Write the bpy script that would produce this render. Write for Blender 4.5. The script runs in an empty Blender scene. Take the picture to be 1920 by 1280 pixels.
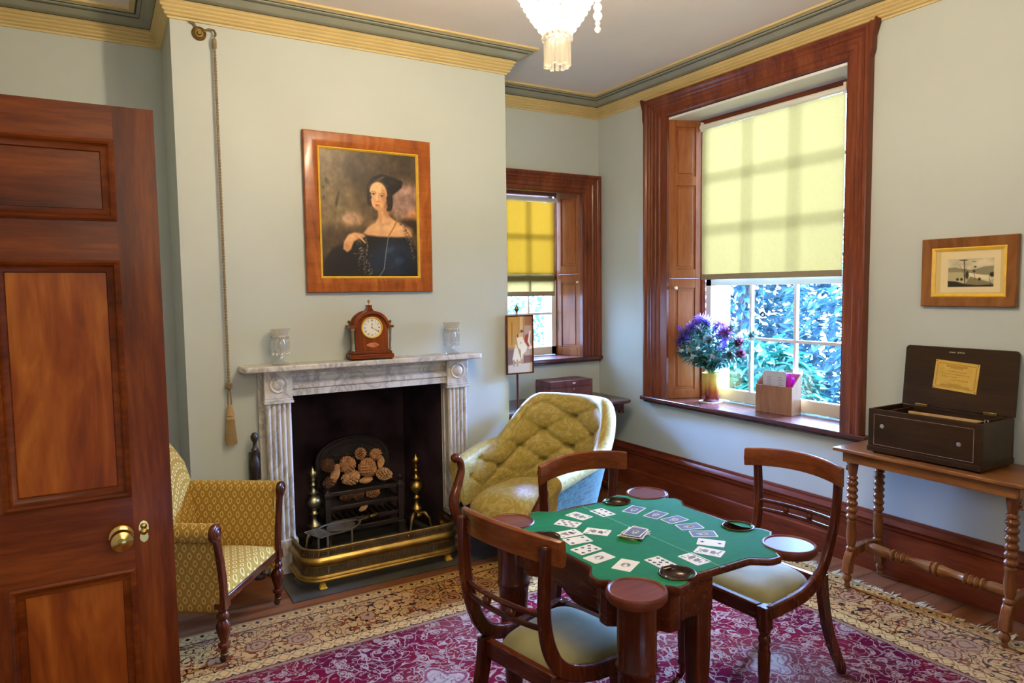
import bpy, math, random
import numpy as np
from mathutils import Vector, Matrix
PI = math.pi
R = math.radians
rnd = random.Random(7)
scene = bpy.context.scene
COL = scene.collection

# ------------------------------------------------------------------ camera
cam_d = bpy.data.cameras.new('camera')
cam_d.sensor_width = 36.0
cam_d.lens = 1306.65 / 1920 * 36.0
cam_d.clip_start = 0.02
cam = bpy.data.objects.new('camera', cam_d)
COL.objects.link(cam)
_yaw, _pitch, _roll = 0.535900366, -0.0735592093, -0.0124923842
_f = Vector((math.sin(_yaw)*math.cos(_pitch), math.cos(_yaw)*math.cos(_pitch), math.sin(_pitch)))
_r = Vector((math.cos(_yaw), -math.sin(_yaw), 0)); _u = _r.cross(_f)
_r2 = math.cos(_roll)*_r + math.sin(_roll)*_u
_u2 = -math.sin(_roll)*_r + math.cos(_roll)*_u
_m = Matrix((( _r2.x, _u2.x, -_f.x, 0), (_r2.y, _u2.y, -_f.y, 0), (_r2.z, _u2.z, -_f.z, 1.6), (0, 0, 0, 1)))
cam.matrix_world = _m
scene.camera = cam

# ------------------------------------------------------------------ world, lights, exposure
scene.view_settings.view_transform = 'Standard'
scene.view_settings.look = 'None'
scene.view_settings.exposure = 0.0
scene.view_settings.gamma = 1.0
scene.view_settings.use_curve_mapping = False
scene.cycles.use_denoising = True
scene.cycles.max_bounces = 8
scene.cycles.diffuse_bounces = 5
scene.cycles.glossy_bounces = 3
scene.cycles.transparent_max_bounces = 16
scene.cycles.sample_clamp_indirect = 6.0
scene.cycles.caustics_reflective = False
scene.cycles.caustics_refractive = False
scene.cycles.blur_glossy = 0.5

W = bpy.data.worlds.new('sky'); scene.world = W; W.use_nodes = True
_bg = W.node_tree.nodes['Background']
_bg.inputs[0].default_value = (0.34, 0.58, 1.0, 1)
_bg.inputs[1].default_value = 20.0

def add_light(name, kind, loc, energy, color, size=0.1, size_y=None, aim=None):
    d = bpy.data.lights.new(name, kind); d.energy = energy; d.color = color
    if kind == 'AREA':
        d.shape = 'RECTANGLE'; d.size = size; d.size_y = size_y or size
    elif kind in ('POINT', 'SPOT'):
        d.shadow_soft_size = size
    elif kind == 'SUN':
        d.angle = size
    o = bpy.data.objects.new(name, d); COL.objects.link(o); o.location = loc
    if aim is not None:
        o.rotation_euler = (Vector(aim) - Vector(loc)).to_track_quat('-Z', 'Y').to_euler()
    return o

DAY = (0.22, 0.42, 1.0)
WARM = (1.0, 0.80, 0.54)
CH = (1.47, 2.13)                                   # the chandelier's axis
# bright open sky before each of the two windows
add_light('daylight_side', 'AREA', (6.9, 3.6, 2.9), 9800, DAY, 2.4, 2.0, (3.9, 3.2, 1.4))
add_light('daylight_end', 'AREA', (3.4, 7.6, 2.6), 8500, DAY, 1.8, 1.6, (3.05, 4.9, 1.5))
# sampling portals in the two window openings
for _n, _l, _r, _sx, _sy in (('window_portal', (4.10, 3.21, 1.80), (0, -PI/2, 0), 2.1, 1.2), ('window_portal', (3.06, 5.16, 1.73), (-PI/2, 0, 0), 0.85, 1.4)):
    _p = add_light(_n, 'AREA', _l, 1.0, (1, 1, 1), _sx, _sy); _p.rotation_euler = _r; _p.data.cycles.is_portal = True
# added warm fill light, unseen behind the camera, lifts surfaces facing it
add_light('warm_fill', 'AREA', (0.7, -1.35, 2.3), 35, (1.0, 0.84, 0.62), 1.6, 1.1, (1.3, 3.2, 0.9))
# bulbs of the chandelier
add_light('chandelier_bulb', 'POINT', (CH[0], CH[1], 2.84), 100, WARM, 0.07)
for _k in range(4):
    _a = _k*PI/2 + 0.5
    add_light('chandelier_bulb', 'POINT', (CH[0] + 0.24*math.cos(_a), CH[1] + 0.24*math.sin(_a), 2.80), 12, WARM, 0.03)
add_light('chandelier_bulb', 'POINT', (CH[0], CH[1], 2.60), 5, WARM, 0.03)

# ------------------------------------------------------------------ mesh helpers
def tag(o, label=None, cat=None, group=None, kind=None):
    if label: o['label'] = label
    if cat: o['category'] = cat
    if group: o['group'] = group
    if kind: o['kind'] = kind
    return o

def thing(name, label, cat, loc=(0, 0, 0), rz=0.0, group=None, kind=None):
    o = bpy.data.objects.new(name, None); COL.objects.link(o)
    o.empty_display_size = 0.05
    o.location = loc; o.rotation_euler = (0, 0, rz)
    return tag(o, label, cat, group, kind)

def children(o):
    return [c for c in bpy.data.objects if c.parent is o]

def copy_tree(o, parent=None):
    c = o.copy(); COL.objects.link(c); c.parent = parent
    for ch in children(o):
        copy_tree(ch, c)
    return c

class MB:
    """collects geometry, then links it as one mesh object"""
    def __init__(s):
        s.v = []; s.f = []; s.uv = []; s.mi = []; s.cur = 0
    def face(s, idx, uv=None):
        s.f.append(tuple(idx)); s.uv.append(uv); s.mi.append(s.cur)
    def add(s, verts, faces, M=None):
        b = len(s.v)
        for p in verts:
            p = Vector(p)
            s.v.append(tuple(M @ p) if M is not None else tuple(p))
        for f in faces:
            s.face([b + i for i in f])
        return s
    def box(s, c, d, M=None):
        x, y, z = d[0]/2, d[1]/2, d[2]/2
        vs = [(c[0]+i*x, c[1]+j*y, c[2]+k*z) for i in (-1, 1) for j in (-1, 1) for k in (-1, 1)]
        fs = [(0, 1, 3, 2), (4, 6, 7, 5), (0, 4, 5, 1), (2, 3, 7, 6), (0, 2, 6, 4), (1, 5, 7, 3)]
        return s.add(vs, fs, M)
    def bx(s, x0, x1, y0, y1, z0, z1, M=None):
        return s.box(((x0+x1)/2, (y0+y1)/2, (z0+z1)/2), (abs(x1-x0), abs(y1-y0), abs(z1-z0)), M)
    def lathe(s, prof, n=24, c=(0, 0, 0), M=None, cap=True):
        """prof: list of (radius, z)"""
        vs = []; fs = []
        for r, z in prof:
            for k in range(n):
                a = 2*PI*k/n
                vs.append((c[0]+r*math.cos(a), c[1]+r*math.sin(a), c[2]+z))
        for i in range(len(prof)-1):
            for k in range(n):
                k2 = (k+1) % n
                fs.append((i*n+k, i*n+k2, (i+1)*n+k2, (i+1)*n+k))
        if cap:
            fs.append(tuple(range(n-1, -1, -1)))
            fs.append(tuple((len(prof)-1)*n+k for k in range(n)))
        return s.add(vs, fs, M)
    def sphere(s, c, r, n=16, m=10, sc=(1, 1, 1), M=None):
        prof = [(max(1e-4, r*math.sin(PI*i/m)), -r*math.cos(PI*i/m)) for i in range(m+1)]
        T = Matrix.Translation(c) @ Matrix.Diagonal((sc[0], sc[1], sc[2], 1))
        if M is not None: T = M @ T
        return s.lathe(prof, n, M=T)
    def prism(s, poly, z0, z1, M=None):
        """polygon in xy, extruded from z0 to z1"""
        n = len(poly)
        vs = [(p[0], p[1], z0) for p in poly] + [(p[0], p[1], z1) for p in poly]
        fs = [tuple(range(n-1, -1, -1)), tuple(range(n, 2*n))]
        for i in range(n):
            j = (i+1) % n
            fs.append((i, j, n+j, n+i))
        return s.add(vs, fs, M)
    def tube(s, pts, rad, n=10, cap=True, M=None, flat=None):
        """round bar along a polyline; rad: number or list; flat: (normal-scale, binormal-scale)"""
        pts = [Vector(p) for p in pts]
        m = len(pts)
        rads = rad if isinstance(rad, (list, tuple)) else [rad]*m
        tan = []
        for i in range(m):
            a = pts[max(0, i-1)]; b = pts[min(m-1, i+1)]
            t = (b-a); tan.append(t.normalized() if t.length > 1e-9 else Vector((0, 0, 1)))
        up = Vector((0, 0, 1)) if abs(tan[0].z) < 0.9 else Vector((1, 0, 0))
        nrm = (up - tan[0]*up.dot(tan[0])).normalized()
        vs = []; fs = []
        for i in range(m):
            nrm = (nrm - tan[i]*nrm.dot(tan[i]))
            nrm = nrm.normalized() if nrm.length > 1e-6 else tan[i].orthogonal().normalized()
            bn = tan[i].cross(nrm)
            fa, fb = flat if flat else (1, 1)
            for k in range(n):
                a = 2*PI*k/n
                vs.append(pts[i] + (nrm*math.cos(a)*fa + bn*math.sin(a)*fb)*rads[i])
        for i in range(m-1):
            for k in range(n):
                k2 = (k+1) % n
                fs.append((i*n+k, i*n+k2, (i+1)*n+k2, (i+1)*n+k))
        if cap:
            fs.append(tuple(range(n-1, -1, -1))); fs.append(tuple((m-1)*n+k for k in range(n)))
        return s.add(vs, fs, M)
    def bar(s, pts, w, h, up=(0, 0, 1), M=None):
        """rectangular bar along a polyline; w across, h along `up`; w and h may be lists"""
        pts = [Vector(p) for p in pts]; m = len(pts); up = Vector(up)
        ws = w if isinstance(w, (list, tuple)) else [w]*m
        hs = h if isinstance(h, (list, tuple)) else [h]*m
        vs = []; fs = []
        for i in range(m):
            t = (pts[min(m-1, i+1)] - pts[max(0, i-1)]).normalized()
            sd = t.cross(up).normalized(); u = sd.cross(t).normalized()
            for a, b in ((-1, -1), (1, -1), (1, 1), (-1, 1)):
                vs.append(pts[i] + sd*a*ws[i]/2 + u*b*hs[i]/2)
        for i in range(m-1):
            for k in range(4):
                k2 = (k+1) % 4
                fs.append((i*4+k, i*4+k2, (i+1)*4+k2, (i+1)*4+k))
        fs.append((3, 2, 1, 0)); fs.append(tuple((m-1)*4+k for k in range(4)))
        return s.add(vs, fs, M)
    def grid(s, nu, nv, fn, uvfn=None, closed_u=False):
        """fn(i/nu, j/nv) -> point; a sheet of quads, uv from uvfn or the parameters"""
        b = len(s.v)
        cu = nu if closed_u else nu+1
        for i in range(cu):
            for j in range(nv+1):
                s.v.append(tuple(fn(i/nu, j/nv)))
        for i in range(nu):
            i2 = (i+1) % cu
            for j in range(nv):
                q = (b+i*(nv+1)+j, b+i2*(nv+1)+j, b+i2*(nv+1)+j+1, b+i*(nv+1)+j+1)
                uv = None
                if uvfn:
                    uv = [uvfn(i/nu, j/nv), uvfn((i+1)/nu, j/nv), uvfn((i+1)/nu, (j+1)/nv), uvfn(i/nu, (j+1)/nv)]
                s.face(q, uv)
        return s
    def sweep(s, path, prof, closed=False, caps=True, mats=None, M=None):
        """profile (u = offset to the left of the path, v = height) swept along a path in xy with mitred corners; mats: material per profile segment"""
        P = [Vector((p[0], p[1])) for p in path]; z0 = path[0][2] if len(path[0]) > 2 else 0
        n = len(P); m = len(prof); vs = []
        for i in range(n):
            if closed or 0 < i < n-1:
                a = (P[i]-P[i-1]).normalized(); b = (P[(i+1) % n]-P[i]).normalized()
            elif i == 0:
                a = b = (P[1]-P[0]).normalized()
            else:
                a = b = (P[-1]-P[-2]).normalized()
            na = Vector((-a.y, a.x)); nb = Vector((-b.y, b.x))
            mit = (na+nb); mit = mit/ max(0.2, mit.dot(na))
            for u, v in prof:
                q = P[i]+mit*u
                vs.append((q.x, q.y, z0+v))
        b0 = len(s.v)
        for p in vs:
            p = Vector(p); s.v.append(tuple(M @ p) if M is not None else tuple(p))
        segs = n if closed else n-1
        for i in range(segs):
            i2 = (i+1) % n
            for k in range(m-1):
                s.cur = mats[k] if mats else s.cur
                s.face((b0+i*m+k, b0+i2*m+k, b0+i2*m+k+1, b0+i*m+k+1))
        if caps and not closed:
            s.cur = 0
            s.face([b0+k for k in range(m)]); s.face([b0+(n-1)*m+k for k in range(m-1, -1, -1)])
        return s
    def build(s, name, mats, parent=None, smooth=40, bevel=0.0, seg=2, loc=None, subsurf=0, fix=True):
        me = bpy.data.meshes.new(name)
        me.from_pydata(s.v, [], s.f)
        if not isinstance(mats, (list, tuple)): mats = [mats]
        for m in mats: me.materials.append(m)
        if any(s.mi): me.polygons.foreach_set('material_index', s.mi)
        if any(u is not None for u in s.uv):
            ul = me.uv_layers.new(name='UVMap')
            for p, u in zip(me.polygons, s.uv):
                if u is None: continue
                for li, c in zip(p.loop_indices, u): ul.data[li].uv = c
        me.validate(); me.update()
        if fix:
            import bmesh
            bm = bmesh.new(); bm.from_mesh(me)
            bmesh.ops.recalc_face_normals(bm, faces=bm.faces); bm.to_mesh(me); bm.free()
        if smooth:
            me.polygons.foreach_set('use_smooth', [True]*len(me.polygons))
            me.set_sharp_from_angle(angle=R(smooth))
        o = bpy.data.objects.new(name, me); COL.objects.link(o)
        if parent is not None: o.parent = parent
        if loc is not None: o.location = loc
        if bevel:
            b = o.modifiers.new('bevel', 'BEVEL'); b.width = bevel; b.segments = seg
            b.limit_method = 'ANGLE'; b.angle_limit = R(35)
        if subsurf:
            q = o.modifiers.new('subsurf', 'SUBSURF'); q.levels = subsurf; q.render_levels = subsurf
        return o

def struct(mb, name, mats, parent=None, **k):
    o = mb.build(name, mats, parent, **k)
    if parent is None: o['kind'] = 'structure'
    return o

def Tz(loc, rz=0.0, rx=0.0, ry=0.0):
    return Matrix.Translation(loc) @ Matrix.Rotation(rz, 4, 'Z') @ Matrix.Rotation(ry, 4, 'Y') @ Matrix.Rotation(rx, 4, 'X')

def srgb(r, g, b):
    f = lambda c: (c/255/12.92) if c/255 <= 0.04045 else ((c/255+0.055)/1.055)**2.4
    return (f(r), f(g), f(b))

# ------------------------------------------------------------------ materials
class NT:
    def __init__(s, name):
        s.m = bpy.data.materials.new(name); s.m.use_nodes = True
        s.t = s.m.node_tree; s.t.nodes.clear()
        s.out = s.n('ShaderNodeOutputMaterial')
    def n(s, typ, **kw):
        nd = s.t.nodes.new(typ)
        for k, v in kw.items():
            if isinstance(k, str) and k.startswith('i_'):
                nd.inputs[k[2:].replace('_', ' ')].default_value = v
            else: setattr(nd, k, v)
        return nd
    def link(s, a, b): s.t.links.new(a, b)
    def coord(s, kind='Object', scale=(1, 1, 1), rot=(0, 0, 0), loc=(0, 0, 0)):
        tc = s.n('ShaderNodeTexCoord'); mp = s.n('ShaderNodeMapping')
        mp.inputs['Scale'].default_value = scale; mp.inputs['Rotation'].default_value = rot
        mp.inputs['Location'].default_value = loc
        s.link(tc.outputs[kind], mp.inputs[0]); return mp.outputs[0]
    def noise(s, vec, scale=5, detail=4, rough=0.5, dist=0.0):
        nd = s.n('ShaderNodeTexNoise'); nd.inputs['Scale'].default_value = scale
        nd.inputs['Detail'].default_value = detail; nd.inputs['Roughness'].default_value = rough
        nd.inputs['Distortion'].default_value = dist
        if vec is not None: s.link(vec, nd.inputs['Vector'])
        return nd.outputs['Fac']
    def voro(s, vec, scale=5, feature='F1', out='Distance', rand=1.0):
        nd = s.n('ShaderNodeTexVoronoi'); nd.feature = feature
        nd.inputs['Scale'].default_value = scale; nd.inputs['Randomness'].default_value = rand
        if vec is not None: s.link(vec, nd.inputs['Vector'])
        return nd.outputs[out]
    def ramp(s, fac, stops, interp='LINEAR'):
        nd = s.n('ShaderNodeValToRGB'); cr = nd.color_ramp; cr.interpolation = interp
        while len(cr.elements) < len(stops): cr.elements.new(0.5)
        for e, (p, c) in zip(cr.elements, stops):
            e.position = p; e.color = (c[0], c[1], c[2], 1) if not isinstance(c, (int, float)) else (c, c, c, 1)
        s.link(fac, nd.inputs[0]); return nd.outputs[0]
    def math(s, op, a, b=None, c=None, clamp=False):
        nd = s.n('ShaderNodeMath'); nd.operation = op; nd.use_clamp = clamp
        for i, x in enumerate((a, b, c)):
            if x is None: continue
            if isinstance(x, (int, float)): nd.inputs[i].default_value = x
            else: s.link(x, nd.inputs[i])
        return nd.outputs[0]
    def mix(s, fac, a, b, mode='MIX'):
        nd = s.n('ShaderNodeMix'); nd.data_type = 'RGBA'; nd.blend_type = mode
        for sock, x in ((nd.inputs[0], fac), (nd.inputs[6], a), (nd.inputs[7], b)):
            if isinstance(x, (int, float)): sock.default_value = x
            elif isinstance(x, tuple): sock.default_value = (x[0], x[1], x[2], 1)
            else: s.link(x, sock)
        return nd.outputs[2]
    def sep(s, vec):
        nd = s.n('ShaderNodeSeparateXYZ'); s.link(vec, nd.inputs[0]); return nd.outputs
    def comb(s, x, y, z=0.0):
        nd = s.n('ShaderNodeCombineXYZ')
        for i, q in enumerate((x, y, z)):
            if isinstance(q, (int, float)): nd.inputs[i].default_value = q
            else: s.link(q, nd.inputs[i])
        return nd.outputs[0]
    def bump(s, h, strength=0.2, dist=0.01):
        nd = s.n('ShaderNodeBump'); nd.inputs['Strength'].default_value = strength; nd.inputs['Distance'].default_value = dist
        s.link(h, nd.inputs['Height']); return nd.outputs[0]
    def pbsdf(s, color, rough=0.5, metal=0.0, normal=None, spec=0.5, coat=0.0, trans=0.0, sheen=0.0, ior=1.45):
        b = s.n('ShaderNodeBsdfPrincipled')
        if isinstance(color, tuple): b.inputs['Base Color'].default_value = (color[0], color[1], color[2], 1)
        else: s.link(color, b.inputs['Base Color'])
        if isinstance(rough, (int, float)): b.inputs['Roughness'].default_value = rough
        else: s.link(rough, b.inputs['Roughness'])
        b.inputs['Metallic'].default_value = metal
        b.inputs['Specular IOR Level'].default_value = spec
        b.inputs['Coat Weight'].default_value = coat; b.inputs['Coat Roughness'].default_value = 0.12
        b.inputs['Transmission Weight'].default_value = trans
        b.inputs['Sheen Weight'].default_value = sheen
        b.inputs['IOR'].default_value = ior
        if normal is not None: s.link(normal, b.inputs['Normal'])
        return b.outputs[0]
    def done(s, shader):
        s.link(shader, s.out.inputs[0]); return s.m

def paint(name, col, var=0.06, rough=0.6, scale=3.0, bump=0.0, spec=0.3):
    t = NT(name); v = t.coord()
    a = t.noise(v, scale, 5); lo = tuple(c*(1-var) for c in col); hi = tuple(min(1, c*(1+var)) for c in col)
    c = t.ramp(a, [(0.3, lo), (0.7, hi)])
    nm = t.bump(t.noise(v, 90, 3), bump, 0.003) if bump else None
    return t.done(t.pbsdf(c, rough, normal=nm, spec=spec))

def wood(name, dark, mid, light, axis='z', scale=1.0, rough=0.28, flame=0.0, coat=0.25, fine=1.0):
    t = NT(name)
    st = {'x': (0.12, 1, 1), 'y': (1, 0.12, 1), 'z': (1, 1, 0.12)}[axis]
    v = t.coord(scale=tuple(c*scale for c in st))
    a = t.noise(v, 9, 6, 0.62, 0.6 + flame)
    b = t.noise(v, 70*fine, 4, 0.6, 0.1)
    f = t.math('MULTIPLY_ADD', b, 0.35, t.math('MULTIPLY', a, 0.72))
    if flame:
        v2 = t.coord(scale=(2.2, 2.2, 0.5), rot=(0.25, 0.3, 0.5))
        w = t.noise(v2, 5.0, 3, 0.5, 1.6)
        f = t.math('MULTIPLY_ADD', w, 0.6, t.math('MULTIPLY', f, 0.45))
    c = t.ramp(f, [(0.30, dark), (0.52, mid), (0.74, light)])
    rg = t.math('MULTIPLY_ADD', b, 0.12, rough-0.05)
    return t.done(t.pbsdf(c, rg, coat=coat*0.45, spec=0.24, normal=t.bump(f, 0.06, 0.003)))

def metal(name, col, rough=0.25, var=0.3):
    t = NT(name); v = t.coord()
    a = t.noise(v, 14, 5, 0.6)
    c = t.ramp(a, [(0.3, tuple(x*(1-var) for x in col)), (0.65, col)])
    return t.done(t.pbsdf(c, t.math('MULTIPLY_ADD', a, 0.25, rough-0.08), metal=1.0))

M = {}
M['wall'] = paint('wall_paint', (0.512, 0.56, 0.532), 0.03, 0.55, 2.0, 0.05)
M['ceiling'] = paint('ceiling_paint', (0.84, 0.77, 0.73), 0.03, 0.8, 2.0)
M['cream'] = paint('cornice_cream', (0.64, 0.50, 0.235), 0.06, 0.55, 6)
M['cgrey'] = paint('cornice_grey', (0.28, 0.285, 0.22), 0.08, 0.55, 6)
M['cdark'] = paint('cornice_dark_line', (0.05, 0.05, 0.035), 0.1, 0.6, 6)
M['white_paint'] = paint('white_paint', (0.78, 0.80, 0.78), 0.03, 0.4, 5)
DK, MD, LT = (0.042, 0.006, 0.0011), (0.145, 0.027, 0.0034), (0.30, 0.072, 0.008)
M['mah_z'] = wood('mahogany_upright', DK, MD, LT, 'z', rough=0.36, coat=0.1)
M['mah_x'] = wood('mahogany_rail', DK, MD, LT, 'x', rough=0.36, coat=0.1)
M['mah_y'] = wood('mahogany_side_rail', DK, MD, LT, 'y', rough=0.36, coat=0.1)
M['flame'] = wood('mahogany_flame', (0.09, 0.013, 0.002), (0.28, 0.058, 0.006), (0.52, 0.16, 0.016), 'z', flame=0.8, rough=0.36, coat=0.1)
FD, FM, FL = (0.018, 0.0035, 0.0018), (0.066, 0.0125, 0.0042), (0.135, 0.030, 0.009)
M['dmah_z'] = wood('dark_mahogany_upright', FD, FM, FL, 'z', rough=0.25, coat=0.35)
M['dmah_x'] = wood('dark_mahogany_rail', FD, FM, FL, 'x', rough=0.25, coat=0.35)
M['dmah_y'] = wood('dark_mahogany_cross_rail', FD, FM, FL, 'y', rough=0.25, coat=0.35)
M['chair_rail'] = wood('polished_chair_rail', (0.05, 0.010, 0.003), (0.155, 0.038, 0.009), (0.28, 0.088, 0.020), 'y', rough=0.24, coat=0.4)
M['casing_z'] = wood('window_casing_upright', (0.05, 0.010, 0.005), (0.15, 0.035, 0.013), (0.24, 0.07, 0.022), 'z', rough=0.33)
M['casing_y'] = wood('window_casing_head', (0.05, 0.010, 0.005), (0.15, 0.035, 0.013), (0.24, 0.07, 0.022), 'y', rough=0.33)
M['casing_x'] = wood('window_casing_cross', (0.05, 0.010, 0.005), (0.15, 0.035, 0.013), (0.24, 0.07, 0.022), 'x', rough=0.33)
M['sill'] = wood('polished_sill', (0.03, 0.008, 0.006), (0.08, 0.022, 0.014), (0.14, 0.04, 0.022), 'y', rough=0.25, coat=1.2)
M['shutter'] = wood('cedar_shutter', (0.13, 0.035, 0.010), (0.27, 0.088, 0.026), (0.38, 0.14, 0.045), 'z', rough=0.34)
M['walnut_x'] = wood('walnut_x', (0.06, 0.018, 0.006), (0.20, 0.075, 0.022), (0.34, 0.15, 0.045), 'y', rough=0.3)
M['walnut_z'] = wood('walnut_z', (0.05, 0.014, 0.006), (0.16, 0.055, 0.018), (0.27, 0.10, 0.032), 'z', rough=0.22, coat=0.5)
M['black_wood'] = wood('rosewood_dark', (0.010, 0.005, 0.0015), (0.028, 0.013, 0.004), (0.05, 0.023, 0.007), 'y', rough=0.4, coat=0.1)
M['box_wood'] = wood('plain_stained_ply', (0.13, 0.05, 0.018), (0.26, 0.11, 0.04), (0.36, 0.17, 0.07), 'z', rough=0.4)
M['frame_wood'] = wood('frame_burr', (0.10, 0.020, 0.004), (0.30, 0.080, 0.013), (0.46, 0.15, 0.028), 'x', flame=0.6, rough=0.3)
M['frame_walnut'] = wood('frame_curl', (0.07, 0.022, 0.006), (0.19, 0.070, 0.017), (0.28, 0.12, 0.03), 'z', flame=0.5, rough=0.32)
M['floor'] = None
M['gilt'] = paint('gilt', (0.80, 0.50, 0.045), 0.12, 0.3, 20, 0, 0.6)
M['brass'] = metal('brass', (0.50, 0.33, 0.085), 0.30, 0.45)
M['bright_brass'] = metal('polished_brass', (0.75, 0.52, 0.17), 0.14, 0.15)
M['old_brass'] = metal('tarnished_brass', (0.33, 0.23, 0.08), 0.38, 0.5)
M['pale_brass'] = metal('pale_brass', (0.55, 0.50, 0.30), 0.27, 0.35)
M['bronze'] = metal('bronze', (0.16, 0.11, 0.05), 0.35, 0.4)
M['steel'] = metal('worn_steel', (0.62, 0.58, 0.48), 0.42, 0.3)
M['iron'] = paint('black_iron', (0.028, 0.020, 0.019), 0.4, 0.42, 12, 0.2, 0.5)
M['soot'] = paint('sooty_plaster', (0.040, 0.023, 0.028), 0.55, 0.85, 5, 0.3, 0.2)
M['slate'] = paint('slate_hearth', (0.055, 0.053, 0.045), 0.45, 0.42, 6, 0.3, 0.5)
M['ivory'] = paint('ivory', (0.72, 0.68, 0.52), 0.04, 0.35, 20)
M['black'] = paint('black_ink', (0.012, 0.011, 0.012), 0.1, 0.5, 20)
M['porcelain'] = paint('porcelain', (0.82, 0.80, 0.74), 0.02, 0.2, 20)

def marble():
    t = NT('marble'); v = t.coord(scale=(1, 1, 0.45), rot=(0.2, 0.4, 0.3))
    a = t.noise(v, 5, 8, 0.65, 1.4); w = t.math('ABSOLUTE', t.math('SUBTRACT', a, 0.5))
    c1 = t.ramp(w, [(0.0, (0.34, 0.33, 0.32)), (0.035, (0.55, 0.53, 0.50)), (0.10, (0.68, 0.66, 0.61))])
    b = t.noise(v, 2.2, 5, 0.6, 0.4)
    c = t.mix(t.ramp(b, [(0.45, 0.0), (0.75, 0.55)]), c1, (0.52, 0.44, 0.31))
    return t.done(t.pbsdf(c, 0.32, spec=0.5))
M['marble'] = marble()

def glass_clear(name, tint=(1, 1, 1), alpha=0.10, rough=0.02):
    """thin glass: mostly see-through with a reflection"""
    t = NT(name); tr = t.n('ShaderNodeBsdfTransparent'); tr.inputs[0].default_value = (*tint, 1)
    g = t.n('ShaderNodeBsdfGlossy'); g.inputs['Roughness'].default_value = rough
    g.inputs[0].default_value = (0.9, 0.9, 0.9, 1)
    fr = t.n('ShaderNodeLayerWeight'); fr.inputs[0].default_value = 0.25
    mx = t.n('ShaderNodeMixShader')
    t.link(t.math('MULTIPLY_ADD', fr.outputs['Facing'], 0.5, alpha*0.5, clamp=True), mx.inputs[0])
    t.link(tr.outputs[0], mx.inputs[1]); t.link(g.outputs[0], mx.inputs[2])
    return t.done(mx.outputs[0])
M['pane'] = glass_clear('window_glass', (0.97, 1, 1), 0.04)

def milky(name, col, transp, rough=0.1, gloss=0.25):
    t = NT(name); tr = t.n('ShaderNodeBsdfTransparent'); tr.inputs[0].default_value = (1, 1, 1, 1)
    df = t.n('ShaderNodeBsdfDiffuse'); df.inputs[0].default_value = (*col, 1)
    tl = t.n('ShaderNodeBsdfTranslucent'); tl.inputs[0].default_value = (*col, 1)
    m1 = t.n('ShaderNodeMixShader'); m1.inputs[0].default_value = 0.5
    t.link(df.outputs[0], m1.inputs[1]); t.link(tl.outputs[0], m1.inputs[2])
    g = t.n('ShaderNodeBsdfGlossy'); g.inputs['Roughness'].default_value = rough
    m2 = t.n('ShaderNodeMixShader'); m2.inputs[0].default_value = gloss
    t.link(m1.outputs[0], m2.inputs[1]); t.link(g.outputs[0], m2.inputs[2])
    m3 = t.n('ShaderNodeMixShader'); m3.inputs[0].default_value = 1-transp
    t.link(tr.outputs[0], m3.inputs[1]); t.link(m2.outputs[0], m3.inputs[2])
    return t.done(m3.outputs[0])
M['crystal'] = milky('cut_crystal', (0.85, 0.86, 0.82), 0.62, 0.05, 0.4)
M['bead'] = milky('lit_crystal_bead', (0.92, 0.92, 0.92), 0.40, 0.08, 0.2)
M['prism'] = milky('crystal_prism', (0.90, 0.86, 0.74), 0.55, 0.05, 0.35)
M['frosted'] = milky('frosted_glass', (0.85, 0.84, 0.78), 0.45, 0.1, 0.25)

def cloth(name, col, var=0.25, scale=40, sheen=0.3):
    t = NT(name); v = t.coord(); a = t.noise(v, scale, 3); b = t.noise(v, 5, 3)
    f = t.math('MULTIPLY_ADD', a, 0.5, t.math('MULTIPLY', b, 0.5))
    c = t.ramp(f, [(0.35, tuple(x*(1-var) for x in col)), (0.65, tuple(x*(1+var*0.6) for x in col))])
    return t.done(t.pbsdf(c, 0.8, sheen=sheen, spec=0.2, normal=t.bump(a, 0.1, 0.002)))
M['seat_velvet'] = cloth('sage_velvet', (0.22, 0.205, 0.10), 0.25, 9, 0.15)

def lattice():
    """gold upholstery with rows of pale ogee rings; uv in metres"""
    t = NT('lattice_upholstery'); v = t.coord('UV'); x, y, z = t.sep(v)
    px, py = 0.042, 0.068
    def cell(ox, oy):
        a = t.math('SUBTRACT', t.math('FRACT', t.math('ADD', t.math('DIVIDE', x, px), ox)), 0.5)
        b = t.math('SUBTRACT', t.math('FRACT', t.math('ADD', t.math('DIVIDE', y, py), oy)), 0.5)
        a = t.math('ABSOLUTE', a); b = t.math('ABSOLUTE', b)
        dia = t.math('ADD', a, b)
        rnd_ = t.math('SQRT', t.math('ADD', t.math('MULTIPLY', a, a), t.math('MULTIPLY', b, b)))
        return t.math('MULTIPLY_ADD', dia, 0.6, t.math('MULTIPLY', rnd_, 0.55))
    d = t.math('MINIMUM', cell(0, 0), cell(0.5, 0.5))
    ring = t.ramp(d, [(0.0, (0.30, 0.16, 0.022)), (0.15, (0.30, 0.16, 0.022)), (0.19, (0.64, 0.46, 0.16)), (0.30, (0.64, 0.46, 0.16)), (0.34, (0.27, 0.145, 0.020)), (0.48, (0.36, 0.21, 0.035))])
    w = t.noise(t.coord('UV'), 900, 2)
    c = t.mix(t.math('MULTIPLY', w, 0.22), ring, (0.46, 0.31, 0.085))
    return t.done(t.pbsdf(c, 0.9, sheen=0.0, spec=0.06, normal=t.bump(w, 0.15, 0.002)))
M['lattice'] = lattice()

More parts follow.
